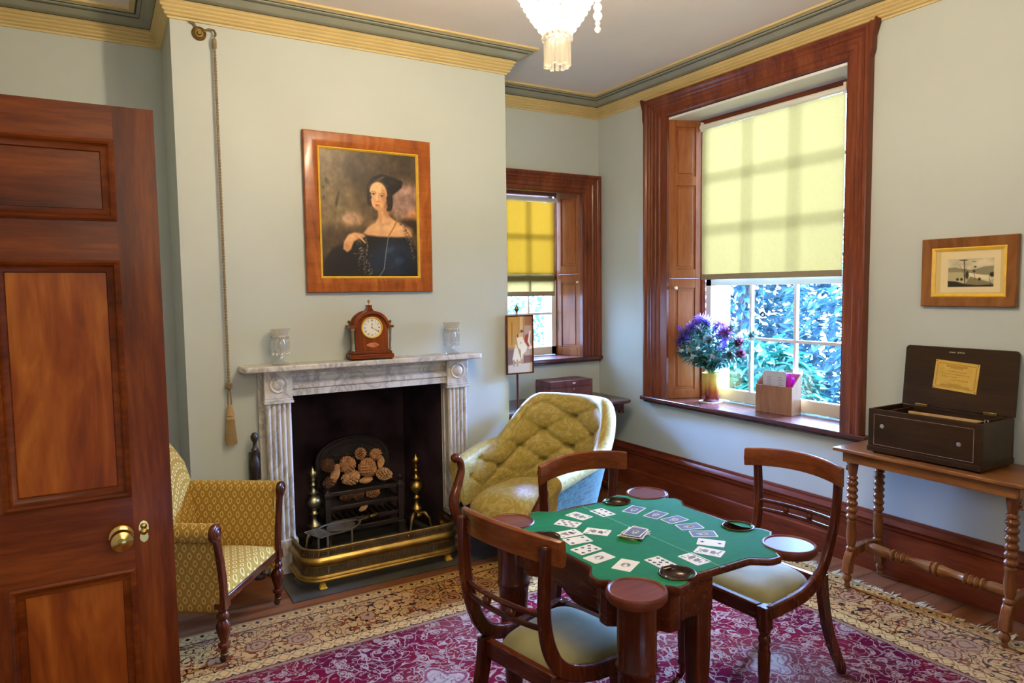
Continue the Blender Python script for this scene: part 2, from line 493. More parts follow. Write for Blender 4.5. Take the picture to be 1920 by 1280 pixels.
def damask(name, base, fig, scale=17):
    t = NT(name); v = t.coord('UV')
    n = t.noise(v, scale*0.8, 2, 0.5, 2.2)
    w = t.math('ABSOLUTE', t.math('SUBTRACT', n, 0.5))
    r = t.voro(v, scale*1.3)
    f = t.math('ADD', t.ramp(w, [(0.02, 1.0), (0.05, 0.0)]), t.ramp(r, [(0.25, 0.8), (0.36, 0.0)]), clamp=True)
    g = t.noise(v, 220, 2)
    c = t.mix(t.math('MULTIPLY_ADD', g, 0.2, t.math('MULTIPLY', f, 0.75)), base, fig)
    return t.done(t.pbsdf(c, 0.5, sheen=0.12, spec=0.3))
M['damask'] = damask('olive_damask', (0.33, 0.245, 0.045), (0.48, 0.38, 0.12))
M['damask_window_tint'] = damask('window_tinted_damask', (0.045, 0.12, 0.085), (0.005, 0.028, 0.028), 15)  # chair's outer fabric, the window's blue light put into its colour

def blind_cloth(name, col, tr=0.62):
    t = NT(name); v = t.coord('Object')
    a = t.noise(t.coord('Object', scale=(1, 1, 0.08)), 260, 2); b = t.noise(t.coord('Object', scale=(0.08, 0.08, 1)), 260, 2)
    f = t.math('MULTIPLY', t.math('ADD', a, b), 0.5)
    c = t.ramp(f, [(0.35, tuple(x*0.84 for x in col)), (0.65, col)])
    df = t.n('ShaderNodeBsdfDiffuse'); tl = t.n('ShaderNodeBsdfTranslucent')
    t.link(c, df.inputs[0]); t.link(c, tl.inputs[0])
    m = t.n('ShaderNodeMixShader'); m.inputs[0].default_value = tr
    t.link(df.outputs[0], m.inputs[1]); t.link(tl.outputs[0], m.inputs[2])
    return t.done(m.outputs[0])
M['blind_side'] = blind_cloth('yellow_blind', (0.105, 0.056, 0.0125), 0.5)
M['blind_end'] = blind_cloth('amber_blind', (0.075, 0.027, 0.0014), 0.5)
M['blind_hem'] = blind_cloth('blind_lower_band', (0.105, 0.055, 0.013), 0.5)
M['hem'] = cloth('hem_band', (0.30, 0.25, 0.16), 0.15, 60, 0)

def vcol(name, rough=0.45, spec=0.4, bump=0.0):
    t = NT(name); a = t.n('ShaderNodeVertexColor'); a.layer_name = 'picture'
    nm = t.bump(t.noise(t.coord(), 60, 4), bump, 0.002) if bump else None
    return t.done(t.pbsdf(a.outputs[0], rough, spec=spec, normal=nm))
M['picture'] = vcol('painted_picture', 0.4, 0.4, 0.1)
M['print'] = vcol('printed_paper', 0.6, 0.2)
# ================================================================== the room shell
XR, YB, YA, YL, XL, YK, ZC = 3.71, 4.08, 4.776, 4.62, -0.70, -1.7, 3.17
BX0, BX1 = 0.392, 2.393                                # chimney breast
TH = 0.36                                              # wall thickness

def floor_mat():
    t = NT('old_floor_boards'); v = t.coord()
    x, y, z = t.sep(v)
    k = t.math('FRACT', t.math('DIVIDE', y, 0.16)); gap = t.ramp(k, [(0.0, 0.0), (0.03, 1.0), (0.97, 1.0), (1.0, 0.0)])
    n = t.noise(t.coord(scale=(0.25, 3, 1)), 6, 6, 0.6, 0.5)
    c = t.ramp(n, [(0.3, (0.11, 0.036, 0.013)), (0.7, (0.26, 0.092, 0.033))])
    c = t.mix(gap, (0.02, 0.010, 0.006), c)
    return t.done(t.pbsdf(c, 0.33, spec=0.5, normal=t.bump(gap, 0.2, 0.003)))
M['floor'] = floor_mat()

m = MB(); m.bx(XL-TH, XR+TH, YK-0.1, YA+TH, -0.12, 0.0); struct(m, 'floor', M['floor'], smooth=0)
m = MB(); m.bx(XL-TH, XR+TH, YK-0.1, YA+TH, ZC, ZC+0.12); struct(m, 'ceiling', M['ceiling'], smooth=0)
# wall with the tall window: opening y 2.47..3.95, z 0.735..2.87
WY0, WY1, WZ0, WZ1 = 2.47, 3.95, 0.735, 2.87
m = MB()
m.bx(XR, XR+TH, YK, WY0, 0, ZC); m.bx(XR, XR+TH, WY1, YA+TH, 0, ZC)
m.bx(XR, XR+TH, WY0, WY1, 0, WZ0); m.bx(XR, XR+TH, WY0, WY1, WZ1, ZC)
struct(m, 'wall_right', M['wall'], smooth=0)
# end wall of the alcove with the smaller window: opening x 2.58..3.54, z 1.0..2.46
VX0, VX1, VZ0, VZ1 = 2.58, 3.54, 1.0, 2.47
m = MB()
m.bx(BX1-0.4, VX0, YA, YA+TH, 0, ZC); m.bx(VX1, XR, YA, YA+TH, 0, ZC)
m.bx(VX0, VX1, YA, YA+TH, 0, VZ0); m.bx(VX0, VX1, YA, YA+TH, VZ1, ZC)
struct(m, 'wall_back', M['wall'], smooth=0)
# chimney breast with the fire opening x .93..1.885, z 0..1.03
FX0, FX1, FZ = 0.93, 1.885, 1.03
m = MB()
m.bx(BX0, FX0, YB, YA+0.2, 0, ZC); m.bx(FX1, BX1, YB, YA, 0, ZC); m.bx(FX0, FX1, YB, YA, FZ, ZC)
struct(m, 'wall_chimney', M['wall'], smooth=0)
m = MB(); m.bx(XL-0.1, BX0, YL, YL+TH, 0, ZC); struct(m, 'wall_back_left', M['wall'], smooth=0)
m = MB(); m.bx(XL-TH, XL, YK, YL+0.1, 0, ZC); struct(m, 'wall_left', M['wall'], smooth=0)
m = MB()
m.bx(XL-TH, 0.05, YK-TH, YK, 0, ZC); m.bx(1.45, XR+TH, YK-TH, YK, 0, ZC); m.bx(0.05, 1.45, YK-TH, YK, 2.6, ZC)
m.bx(0.05, 1.45, YK-TH, YK-TH+0.05, 0, 2.6)
struct(m, 'wall_front', M['wall'], smooth=0)
# sooty lining of the fire opening
m = MB()
B0, B1, YF = FX0+0.05, FX1-0.05, 4.62
q = [(FX0, YB), (B0, YF), (B1, YF), (FX1, YB)]
for i in range(3):
    a, b = q[i], q[i+1]
    k = len(m.v); m.v += [(a[0], a[1], 0), (b[0], b[1], 0), (b[0], b[1], FZ), (a[0], a[1], FZ)]; m.face((k, k+1, k+2, k+3))
k = len(m.v); m.v += [(p[0], p[1], FZ-0.001) for p in q]; m.face((k, k+1, k+2, k+3))
struct(m, 'wall_firebox', M['soot'], smooth=0, fix=False)
# cornice: cream reeds below, grey cove, cream fillet against the ceiling
prof = [(0.0, 0.0), (0.010, 0.0), (0.012, 0.010)]; mt = [0, 0]
for k in range(4):
    u0, v0 = 0.012 + 0.0095*k, 0.010 + 0.0175*k
    for a in range(1, 7):
        t = PI*a/6
        prof.append((u0 + 0.0095*a/6 + 0.0105*math.sin(t), v0 + 0.0175*a/6 - 0.001)); mt.append(0)
prof += [(0.056, 0.082), (0.058, 0.086), (0.075, 0.090), (0.085, 0.097)]; mt += [0, 2, 1, 1]
prof += [(0.112, 0.116), (0.114, 0.121), (0.128, 0.124), (0.130, 0.130), (0.138, 0.132), (0.140, 0.137), (0.165, 0.139), (0.166, 0.15)]
mt += [1, 2, 1, 1, 2, 1, 0, 0]
m = MB()
m.sweep([(XR, YK, 3.02), (XR, YA), (BX1, YA), (BX1, YB), (BX0, YB), (BX0, YL), (XL, YL), (XL, YK)], prof, closed=True, mats=mt)
struct(m, 'trim_1', [M['cream'], M['cgrey'], M['cdark']], smooth=25)
# skirting boards
sk = [(0.0, 0.338), (0.008, 0.338), (0.012, 0.328), (0.012, 0.318), (0.024, 0.305), (0.030, 0.290), (0.022, 0.280), (0.022, 0.262), (0.015, 0.255),
      (0.016, 0.135), (0.026, 0.128), (0.028, 0.118), (0.028, 0.0), (0.0, 0.0)]
def skirt(name, path, mat):
    m = MB(); m.sweep([(p[0], p[1], 0) for p in path], sk); return struct(m, name, mat, smooth=30)
M['skirt_y'] = wood('skirting', (0.05, 0.008, 0.004), (0.13, 0.025, 0.010), (0.21, 0.05, 0.018), 'y', rough=0.3, coat=0.3)
skirt('baseboard_right', [(XR, YK), (XR, YA), (BX1, YA), (BX1, YB), (2.07, YB)], M['skirt_y'])
skirt('baseboard_left', [(0.74, YB), (BX0, YB), (BX0, YL), (XL, YL), (XL, YK)], M['skirt_y'])

# hearth slab flush with the boards
m = MB(); m.bx(0.80, 2.06, 3.585, 4.62, -0.02, 0.006); struct(m, 'floor_hearth', M['slate'], smooth=0)

# ------------------------------------------------------------------ windows
CAS = [(0.0, 0.0), (0.0, 0.050), (0.006, 0.056), (0.020, 0.056), (0.027, 0.047), (0.036, 0.040), (0.050, 0.040), (0.056, 0.033), (0.075, 0.036),
       (0.083, 0.030), (0.108, 0.028), (0.114, 0.020), (0.140, 0.018), (0.148, 0.010), (0.152, 0.0), (0.152, -0.03)]
MW1 = Matrix(((0, 0, -1, XR), (1, 0, 0, 0), (0, 1, 0, 0), (0, 0, 0, 1)))       # local (y, z, out) on the right wall
win1 = thing('window_1', None, None, kind='structure')
m = MB(); m.sweep([(4.155, 0.757, 0), (4.155, 3.02), (2.335, 3.02), (2.335, 0.757)], CAS, M=MW1)
m.build('casing', M['casing_z'], win1, smooth=30)
# broken horns at the two upper corners of the casing
for yy, s in ((4.155, 1), (2.335, -1)):
    m = MB(); m.prism([(0, -0.16), (0.012*s, -0.12), (0.014*s, -0.05), (0.040*s, 0.03), (0.030*s, 0.042), (0.018*s, 0.015), (0.004*s, 0.03), (-0.02*s, 0.0), (-0.02*s, -0.16)],
                      0.004, 0.05, M=MW1 @ Matrix.Translation((yy, 3.0, 0)))
    m.build('corner_ear', M['casing_z'], win1, smooth=0)
m = MB(); m.bx(3.655, 4.02, 2.30, 4.19, 0.728, 0.757); m.bx(3.668, 3.712, 2.33, 4.16, 0.712, 0.730)
m.build('sill', M['sill'], win1, bevel=0.006)

def framed_panel(m, p0, p1, z0, z1, th=0.026, st=0.055, rail=0.07, mid=()):
    """shutter leaf between plan points p0, p1: stiles, rails, recessed raised panels"""
    p0 = Vector((p0[0], p0[1], 0)); p1 = Vector((p1[0], p1[1], 0)); d = (p1-p0); w = d.length; d.normalize()
    n = Vector((-d.y, d.x, 0))
    T = Matrix(((d.x, n.x, 0, p0.x), (d.y, n.y, 0, p0.y), (0, 0, 1, 0), (0, 0, 0, 1)))
    zs = [z0] + list(mid) + [z1]
    m.bx(0, st, -th/2, th/2, z0, z1, T); m.bx(w-st, w, -th/2, th/2, z0, z1, T)
    for i in range(len(zs)-1):
        a, b = zs[i]+rail/2 if i else zs[i]+rail, zs[i+1]-rail/2 if i < len(zs)-2 else zs[i+1]-rail
        m.bx(st, w-st, -th/2+0.010, th/2-0.010, a, b, T)
        m.bx(st+0.022, w-st-0.022, -th/2+0.003, th/2-0.003, a+0.022, b-0.022, T)
    for i, z in enumerate(zs):
        if i == 0: m.bx(st, w-st, -th/2, th/2, z, z+rail, T)
        elif i == len(zs)-1: m.bx(st, w-st, -th/2, th/2, z-rail, z, T)
        else: m.bx(st, w-st, -th/2, th/2, z-rail/2, z+rail/2, T)

def knob(parent, c, d, r=0.014, mat='porcelain'):
    m = MB(); q = Vector(d).normalized()
    Mx = Matrix.Translation(c) @ Vector((0, 0, 1)).rotation_difference(q).to_matrix().to_4x4()
    m.lathe([(0.005, 0), (0.005, 0.010), (r, 0.016), (r*1.05, 0.022), (r*0.7, 0.030), (0.002, 0.032)], 14, M=Mx)
    return m.build('shutter_knob', M[mat], parent)

m = MB(); framed_panel(m, (3.722, 3.948), (3.972, 3.848), 1.671, 2.868, mid=(2.40,))
m.build('shutter_panel', M['shutter'], win1, smooth=0, bevel=0.003)
m = MB(); framed_panel(m, (3.722, 3.948), (3.972, 3.848), 0.757, 1.670)
s_ = m.build('shutter_panel', M['shutter'], win1, smooth=0, bevel=0.003); knob(s_, (3.76, 3.912, 1.60), (-0.3, -1, 0))
m = MB(); framed_panel(m, (3.722, 2.478), (3.972, 2.60), 1.671, 2.868, mid=(2.40,))
m.build('shutter_panel', M['shutter'], win1, smooth=0, bevel=0.003)
m = MB(); framed_panel(m, (3.722, 2.478), (3.972, 2.60), 0.757, 1.670)
m.build('shutter_panel', M['shutter'], win1, smooth=0, bevel=0.003)
m = MB(); m.bx(3.700, 3.724, 3.935, 4.006, 0.757, 2.868); m.bx(3.700, 3.724, 2.462, 2.49, 0.757, 2.868); m.build('reveal_strip', M['casing_z'], win1)
# head board over the blind, back lining strips
m = MB(); m.bx(3.715, 3.97, WY0, WY1, 2.846, 2.862); m.build('head_board', M['white_paint'], win1)
m = MB(); m.bx(3.955, 3.985, 2.58, 3.86, 2.785, 2.846); m.bx(3.955, 3.99, 3.82, 3.86, 0.757, 2.846); m.bx(3.955, 3.99, 2.575, 2.61, 0.757, 2.846)
m.build('inner_lining', M['casing_y'], win1, bevel=0.003)
# two sashes, three panes wide
def sash(parent, ya, yb, za, zb, xc, rows, axis='x', st=0.05, top=0.045, bot=0.06, bar=0.020, th=0.036):
    m = MB()
    def bb(a0, a1, z0, z1, t=th):
        if axis == 'x': m.bx(xc-t/2, xc+t/2, a0, a1, z0, z1)
        else: m.bx(a0, a1, xc-t/2, xc+t/2, z0, z1)
    bb(ya, ya+st, za, zb); bb(yb-st, yb, za, zb); bb(ya, yb, za, za+bot); bb(ya, yb, zb-top, zb)
    iy0, iy1, iz0, iz1 = ya+st, yb-st, za+bot, zb-top
    for k in (1, 2):
        y = iy0+(iy1-iy0)*k/3; bb(y-bar/2, y+bar/2, iz0, iz1, th*0.8)
    for k in range(1, rows):
        z = iz0+(iz1-iz0)*k/rows; bb(iy0, iy1, z-bar/2, z+bar/2, th*0.7)
    f = m.build('sash', M['white_paint'], parent, smooth=0)
    for c in range(3):
        for r in range(rows):
            g = MB(); y0 = iy0+(iy1-iy0)*c/3+bar/2; y1 = iy0+(iy1-iy0)*(c+1)/3-bar/2
            z0 = iz0+(iz1-iz0)*r/rows+bar/2; z1 = iz0+(iz1-iz0)*(r+1)/rows-bar/2
            if axis == 'x': g.add([(xc, y0, z0), (xc, y1, z0), (xc, y1, z1), (xc, y0, z1)], [(0, 1, 2, 3)])
            else: g.add([(y0, xc, z0), (y1, xc, z0), (y1, xc, z1), (y0, xc, z1)], [(0, 1, 2, 3)])
            g.build('pane', M['pane'], f, smooth=0)
    return f
sash(win1, 2.61, 3.82, 0.765, 1.665, 4.012, 2, bot=0.085, top=0.05)
sash(win1, 2.61, 3.82, 1.640, 2.84, 4.052, 3)
# small brass catch and hinge on the right reveal
m = MB(); m.bx(3.975, 3.985, 2.61, 2.622, 1.50, 1.53); m.sphere((3.97, 2.618, 1.54), 0.010, 10, 6); m.build('sash_catch', M['old_brass'], win1)
m = MB(); m.bx(3.966, 3.975, 3.840, 3.846, 1.80, 1.88); m.build('hinge', M['bronze'], win1)

# end window of the alcove
MW2 = Matrix(((1, 0, 0, 0), (0, 0, -1, YA), (0, 1, 0, 0), (0, 0, 0, 1)))       # local (x, z, out)
win2 = thing('window_2', None, None, kind='structure')
m = MB(); m.sweep([(3.700, 1.03, 0), (3.700, 2.545), (2.425, 2.545), (2.425, 1.03)], CAS, M=MW2)
m.build('casing', M['casing_z'], win2, smooth=30)
m = MB(); m.bx(2.40, 3.708, 4.715, 5.10, 1.002, 1.032); m.bx(2.40, 3.70, 4.735, 4.78, 0.985, 1.004); m.build('sill', M['sill'], win2, bevel=0.006)
for (a, b, c, d) in ((3.548, 3.472, 1, 0),):
    m = MB(); framed_panel(m, (a, 4.79), (b, 5.05), 1.730, 2.44, st=0.05)
    m.build('shutter_panel', M['shutter'], win2, smooth=0, bevel=0.003)
    m = MB(); framed_panel(m, (a, 4.79), (b, 5.05), 1.032, 1.729, st=0.05)
    s_ = m.build('shutter_panel', M['shutter'], win2, smooth=0, bevel=0.003); knob(s_, (3.532, 4.82, 1.66), (-1, -0.25, 0), 0.011)
    m = MB(); framed_panel(m, (2.572, 4.79), (2.65, 5.05), 1.730, 2.44, st=0.05)
    m.build('shutter_panel', M['shutter'], win2, smooth=0, bevel=0.003)
    m = MB(); framed_panel(m, (2.572, 4.79), (2.65, 5.05), 1.032, 1.729, st=0.05)
    m.build('shutter_panel', M['shutter'], win2, smooth=0, bevel=0.003)
m = MB(); m.bx(3.528, 3.555, 4.764, 4.80, 1.032, 2.445); m.build('reveal_strip', M['casing_z'], win2)
m = MB(); m.bx(VX0, VX1, 4.79, 5.06, 2.447, 2.458); m.build('head_board', M['white_paint'], win2)
m = MB(); m.bx(3.455, 3.485, 5.05, 5.08, 1.032, 2.45); m.bx(2.63, 2.66, 5.05, 5.08, 1.032, 2.45); m.bx(2.63, 3.485, 5.05, 5.08, 2.40, 2.45)
m.build('inner_lining', M['casing_x'], win2, bevel=0.003)
sash(win2, 2.66, 3.455, 1.035, 1.72, 5.075, 2, axis='y', st=0.045, bot=0.07, top=0.04)
sash(win2, 2.66, 3.455, 1.70, 2.42, 5.115, 2, axis='y', st=0.045)
m = MB(); m.tube([(3.466, 5.045, 1.22), (3.466, 5.035, 1.25), (3.466, 5.035, 1.32), (3.466, 5.045, 1.35)], 0.006, 8); m.build('shutter_hinge', M['bronze'], win2)

# roller blinds
def blind(name, label, axis, a0, a1, pos, zt, zb, cloth_, hem, drop=None, wave=0.004):
    root = thing(name, label, 'blind', ((pos, (a0+a1)/2, zt) if axis == 'x' else ((a0+a1)/2, pos, zt)))
    w = a1-a0
    def P(a, off, z): return (off, a, z) if axis == 'x' else (a, off, z)
    z1 = drop if drop else zb
    def sheet(za, zb_):
        m = MB(); m.grid(40, 24, lambda u, v: P((u-0.5)*w, wave*math.sin(u*23+v*3)*(0.3+v) + wave*0.7*math.sin(u*9+1.3), za+(zb_-za)*v-zt)); return m
    s1 = sheet(zt-0.02, z1); s1.build('blind_fabric', cloth_, root, smooth=60, fix=False)
    if drop: sheet(drop, zb).build('lower_band', M['blind_hem'], root, smooth=60, fix=False)
    m = MB(); c0, c1 = P(-w/2-0.012, 0.0, 0.0), P(w/2+0.012, 0.0, 0.0); m.tube([c0, c1], 0.020, 16); m.build('roller', hem, root)
    m = MB(); b0 = P(-w/2, 0.0, zb-0.02-zt); b1 = P(w/2, 0.0, zb-0.02-zt); m.bar([b0, b1], 0.010, 0.04); m.build('hem_bar', M['hem'], root, bevel=0.002)
    return root
bl = blind('roller_blind', 'yellow roller blind half drawn over the tall sash window', 'x', 2.652, 3.805, 3.930, 2.785, 1.70, M['blind_side'], M['white_paint'])
m = MB(); m.tube([(0, 0.007, -1.12), (0, 0.007, -1.355)], 0.0015, 6); m.build('pull_cord', M['ivory'], bl)
m = MB(); m.lathe([(0.010, -0.005), (0.020, -0.005), (0.020, 0.005), (0.010, 0.005), (0.010, -0.005)], 20, M=Tz((0, 0.007, -1.372), 0, 0, PI/2), cap=False); m.build('pull_ring', M['black'], bl)
for s_ in (-1, 1):
    m = MB(); m.bx(-0.012, 0.006, s_*0.5765-0.0085, s_*0.5765+0.0085, -0.03, 0.035); m.build('bracket', M['white_paint'], bl)
b2 = blind('roller_blind', 'amber roller blind with a paler lower band in the alcove window', 'y', 2.675, 3.425, 5.030, 2.365, 1.585, M['blind_end'], M['white_paint'], drop=1.735, wave=0.003)

# ------------------------------------------------------------------ the open door
door = thing('door_1', None, None, (-0.66, 1.97, 0), kind='structure')
DW, DZ0, DZ1, DT = 0.801, 0.016, 2.051, 0.040
cols = ((0.096, 0.356), (0.452, 0.712)); rows_ = ((0.26, 0.918), (1.10, 1.684), (1.777, 1.971))
m = MB()                                                   # stiles (grain upright)
for a, b in ((0, 0.096), (0.712, DW)): m.bx(a, b, -DT/2, DT/2, DZ0, DZ1)
for (z0, z1) in rows_: m.bx(0.356, 0.452, -DT/2, DT/2, z0, z1)
m.build('stile', M['mah_z'], door, smooth=0)
m = MB()
for z0, z1 in ((DZ0, 0.26), (0.918, 1.10), (1.684, 1.777), (1.971, DZ1)): m.bx(0.096, 0.712, -DT/2, DT/2, z0, z1)
m.build('rail', M['mah_x'], door, smooth=0)
DM = [(0.0, 0.0), (0.0, 0.004), (0.006, 0.007), (0.012, 0.004), (0.014, 0.0), (0.020, -0.004), (0.028, -0.006), (0.030, -0.013)]
for (a, b) in cols:
    for (z0, z1) in rows_:
        for sgn in (-1, 1):
            Mf = Matrix(((1, 0, 0, 0), (0, 0, sgn, sgn*DT/2), (0, 1, 0, 0), (0, 0, 0, 1)))
            m = MB(); m.sweep([(a, z0, 0), (b, z0), (b, z1), (a, z1)], DM, closed=True, M=Mf); m.build('panel_moulding', M['mah_x'], door, smooth=30)
        m = MB(); m.bx(a, b, -0.007, 0.007, z0, z1)
        m.build('door_panel', M['flame'] if z0 < 1.7 else M['mah_x'], door, smooth=0)
kx, kz = 0.685, 1.004
MK = Matrix.Translation((kx, -DT/2, kz)) @ Matrix.Rotation(PI/2, 4, 'X')
m = MB(); m.lathe([(0.0275, 0), (0.0275, 0.003), (0.022, 0.006), (0.011, 0.008), (0.011, 0.022), (0.018, 0.028), (0.0265, 0.034), (0.0275, 0.042), (0.024, 0.050), (0.010, 0.054), (0.009, 0.056), (0.004, 0.057)], 28, M=MK)
m.build('door_knob', M['bright_brass'], door)
m = MB()
esc = [(0, 0.026), (0.007, 0.022), (0.011, 0.012), (0.011, 0.004), (0.008, -0.004), (0.010, -0.018), (0.007, -0.026), (0, -0.030), (-0.007, -0.026), (-0.010, -0.018), (-0.008, -0.004), (-0.011, 0.004), (-0.011, 0.012), (-0.007, 0.022)]
m.prism(esc, 0, 0.004, M=Matrix.Translation((0.734, -DT/2, 1.010)) @ Matrix.Rotation(PI/2, 4, 'X'))
m.sphere((0.734, -DT/2-0.004, 1.022), 0.008, 12, 8); m.sphere((0.734, -DT/2-0.004, 1.008), 0.009, 12, 8)
m.build('keyhole_cover', M['bright_brass'], door)
m = MB(); m.bx(-0.005, 0.02, DT/2-0.004, DT/2+0.006, 0.3, 0.4); m.bx(-0.005, 0.02, DT/2-0.004, DT/2+0.006, 1.65, 1.75); m.build('hinge', M['bronze'], door)

# ================================================================== outside the windows
M['lawn'] = paint('garden_ground', (0.10, 0.16, 0.09), 0.4, 0.9, 3)
m = MB(); m.bx(XR+TH, 14, -4, 14, -0.45, -0.4); m.bx(-4, XR+TH, YA+TH, 14, -0.45, -0.4); struct(m, 'ground', M['lawn'], smooth=0)
def leafmat(name, a, b):
    t = NT(name); v = t.coord(); n = t.noise(v, 3, 3)
    c = t.ramp(n, [(0.35, a), (0.65, b)])
    df = t.n('ShaderNodeBsdfPrincipled'); t.link(c, df.inputs['Base Color']); df.inputs['Roughness'].default_value = 0.35
    tl = t.n('ShaderNodeBsdfTranslucent'); t.link(c, tl.inputs[0])
    mx = t.n('ShaderNodeMixShader'); mx.inputs[0].default_value = 0.45
    t.link(df.outputs[0], mx.inputs[1]); t.link(tl.outputs[0], mx.inputs[2]); return t.done(mx.outputs[0])
M['leaf_green'] = leafmat('shrub_leaf', (0.004, 0.048, 0.028), (0.014, 0.095, 0.050))
M['leaf_blue'] = leafmat('pale_shrub_leaf', (0.030, 0.085, 0.115), (0.075, 0.15, 0.17))
M['bark'] = paint('bark', (0.16, 0.13, 0.12), 0.4, 0.9, 10, 0.3)
def leaf_verts(m, p, d, n, L, w):
    d = d.normalized(); s = d.cross(n).normalized(); n = s.cross(d).normalized()
    b = len(m.v)
    for t, k, h in ((0, 0, 0), (0.35, 1, 0.10), (0.35, -1, 0.10), (0.40, 0, 0), (0.75, 0.7, 0.0), (0.75, -0.7, 0.0), (0.78, 0, -0.06), (1, 0, -0.12)):
        m.v.append(tuple(p + d*L*t + s*w*k*0.5 + n*L*h))
    for f in ((0, 1, 3), (0, 3, 2), (3, 1, 4, 6), (2, 3, 6, 5), (6, 4, 7), (5, 6, 7)): m.face([b+i for i in f])
def shrub(label, c, r, nleaf, mat, seed, L=0.13, wd=0.055, stems=9):
    rr = random.Random(seed); root = thing('shrub', label, 'shrub', (c[0], c[1], -0.4), group='shrubs outside the windows')
    m = MB(); tips = []
    for k in range(stems):
        a = rr.uniform(0, 2*PI); e = Vector((math.cos(a)*r[0]*rr.uniform(0.2, 0.85), math.sin(a)*r[1]*rr.uniform(0.2, 0.85), c[2]+0.4+r[2]*rr.uniform(-0.2, 0.9)))
        mid = e*0.5 + Vector((rr.uniform(-.15, .15), rr.uniform(-.15, .15), 0.1))
        m.tube([(0, 0, 0), tuple(mid*0.5), tuple(mid), tuple((mid+e)/2 + Vector((0, 0, 0.08))), tuple(e)], [0.04, 0.032, 0.024, 0.016, 0.007], 6); tips.append((mid, e))
    m.build('branch', M['bark'], root)
    m = MB()
    for k in range(nleaf):
        while True:
            q = Vector((rr.uniform(-1, 1), rr.uniform(-1, 1), rr.uniform(-1, 1)))
            if q.length < 1: break
        q = q.normalized()*(q.length**0.55)
        p = Vector((q.x*r[0], q.y*r[1], c[2]+0.4+q.z*r[2]))
        if p.z < 0.02: continue
        d = Vector((q.x+rr.uniform(-.8, .8), q.y+rr.uniform(-.8, .8), rr.uniform(-0.8, 0.5)))
        leaf_verts(m, p, d, Vector((rr.uniform(-.5, .5), rr.uniform(-.5, .5), 1)), L*rr.uniform(0.6, 1.25), wd*rr.uniform(0.7, 1.2))
    m.build('foliage', M[mat], root, smooth=0, fix=False)
    return root
shrub('broad leaved green shrub close outside the tall window, low in the middle panes', (5.62, 4.62, 0.35), (0.60, 0.50, 0.75), 1700, 'leaf_green', 3, 0.15, 0.085)
shrub('tall pale blue green shrub outside the right panes of the tall window', (7.3, 4.55, 1.2), (0.85, 0.85, 1.35), 3000, 'leaf_blue', 5, 0.17, 0.085)
shrub('tall pale shrub outside the left panes of the tall window', (7.4, 6.6, 1.2), (0.9, 0.9, 1.4), 2800, 'leaf_blue', 8, 0.17, 0.085)
shrub('small leaved shrub outside the alcove window', (4.1, 7.0, 1.0), (0.9, 0.6, 1.1), 2600, 'leaf_blue', 11, 0.09, 0.045)
def post(label, x, y, w=0.12):
    root = thing('veranda_post', label, 'post', (x, y, -0.4), group='white veranda posts')
    m = MB(); m.bx(-w/2, w/2, -w/2, w/2, 0.25, 3.2); m.build('shaft', M['white_paint'], root, bevel=0.008)
    m = MB(); m.bx(-w*0.7, w*0.7, -w*0.7, w*0.7, 0.0, 0.25); m.build('base', M['white_paint'], root, bevel=0.008)
post('white veranda post outside the left pane of the tall window', 4.62, 4.255)
post('white veranda post seen through the alcove window', 3.80, 5.62)
# ================================================================== chimneypiece
fp = thing('chimneypiece', 'white veined marble chimneypiece with reeded pilasters and roundels', 'fireplace', (1.40, YB, 0))
def reeded(x0, x1, z0, z1):
    """pilaster shaft with five rounded reeds on its front"""
    n = 5; w = (x1-x0)/n; pts = [(x1, 0.0), (x1, -0.078)]
    for k in range(n):
        for a in range(7):
            t = PI*a/6
            pts.append((x1-w*k-w/2+math.cos(t)*w*0.46, -0.078-math.sin(t)*0.011))
    pts += [(x0, -0.078), (x0, 0.0)]
    m = MB(); m.prism(pts, z0, z1); return m
for s, (a, b) in ((-1, (-0.628, -0.475)), (1, (0.487, 0.636))):
    c = (a+b)/2
    reeded(a+0.008, b-0.008, 0.20, 0.985).build('pilaster', M['marble'], fp, smooth=35)
    m = MB(); m.bx(a-0.004, b+0.004, -0.098, 0, 0.0, 0.20); m.build('plinth', M['marble'], fp, bevel=0.004)
    m = MB(); m.bx(a-0.006, b+0.006, -0.100, 0, 0.983, 0.997); m.bx(a-0.002, b+0.002, -0.094, 0, 0.997, 1.010); m.build('pilaster_cap', M['marble'], fp, bevel=0.003)
    m = MB(); m.bx(a, b, -0.090, 0, 1.010, 1.167); cb = m.build('corner_block', M['marble'], fp, bevel=0.003)
    m = MB(); Mx = Matrix.Translation((c, -0.0895, 1.092)) @ Matrix.Rotation(PI/2, 4, 'X')
    m.lathe([(0.050, 0), (0.050, 0.006), (0.046, 0.009), (0.041, 0.004), (0.034, 0.003), (0.031, 0.007), (0.022, 0.011), (0.010, 0.013), (0.001, 0.013)], 30, M=Mx)
    m.build('roundel', M['marble'], cb)
    m = MB(); m.bx(min(a, b)-(0.022 if s < 0 else 0), max(a, b)+(0.022 if s > 0 else 0), -0.028, 0, 0, 1.16); m.build('backing_slab', M['marble'], fp, bevel=0.003)
m = MB(); Ml = Matrix(((1, 0, 0, 0), (0, -1, 0, 0), (0, 0, 1, 0), (0, 0, 0, 1)))
lp = [(0.0, 1.018), (0.080, 1.018), (0.080, 1.050), (0.074, 1.054), (0.084, 1.060), (0.084, 1.078), (0.070, 1.086), (0.062, 1.092), (0.050, 1.100), (0.050, 1.118), (0.058, 1.126), (0.058, 1.140), (0.070, 1.150), (0.078, 1.158), (0.078, 1.168), (0, 1.168)]
m.sweep([(0.487, 0, 0), (-0.475, 0)], [(u, v) for u, v in lp]); m.build('lintel', M['marble'], fp, smooth=30)
m = MB(); r = 0.03
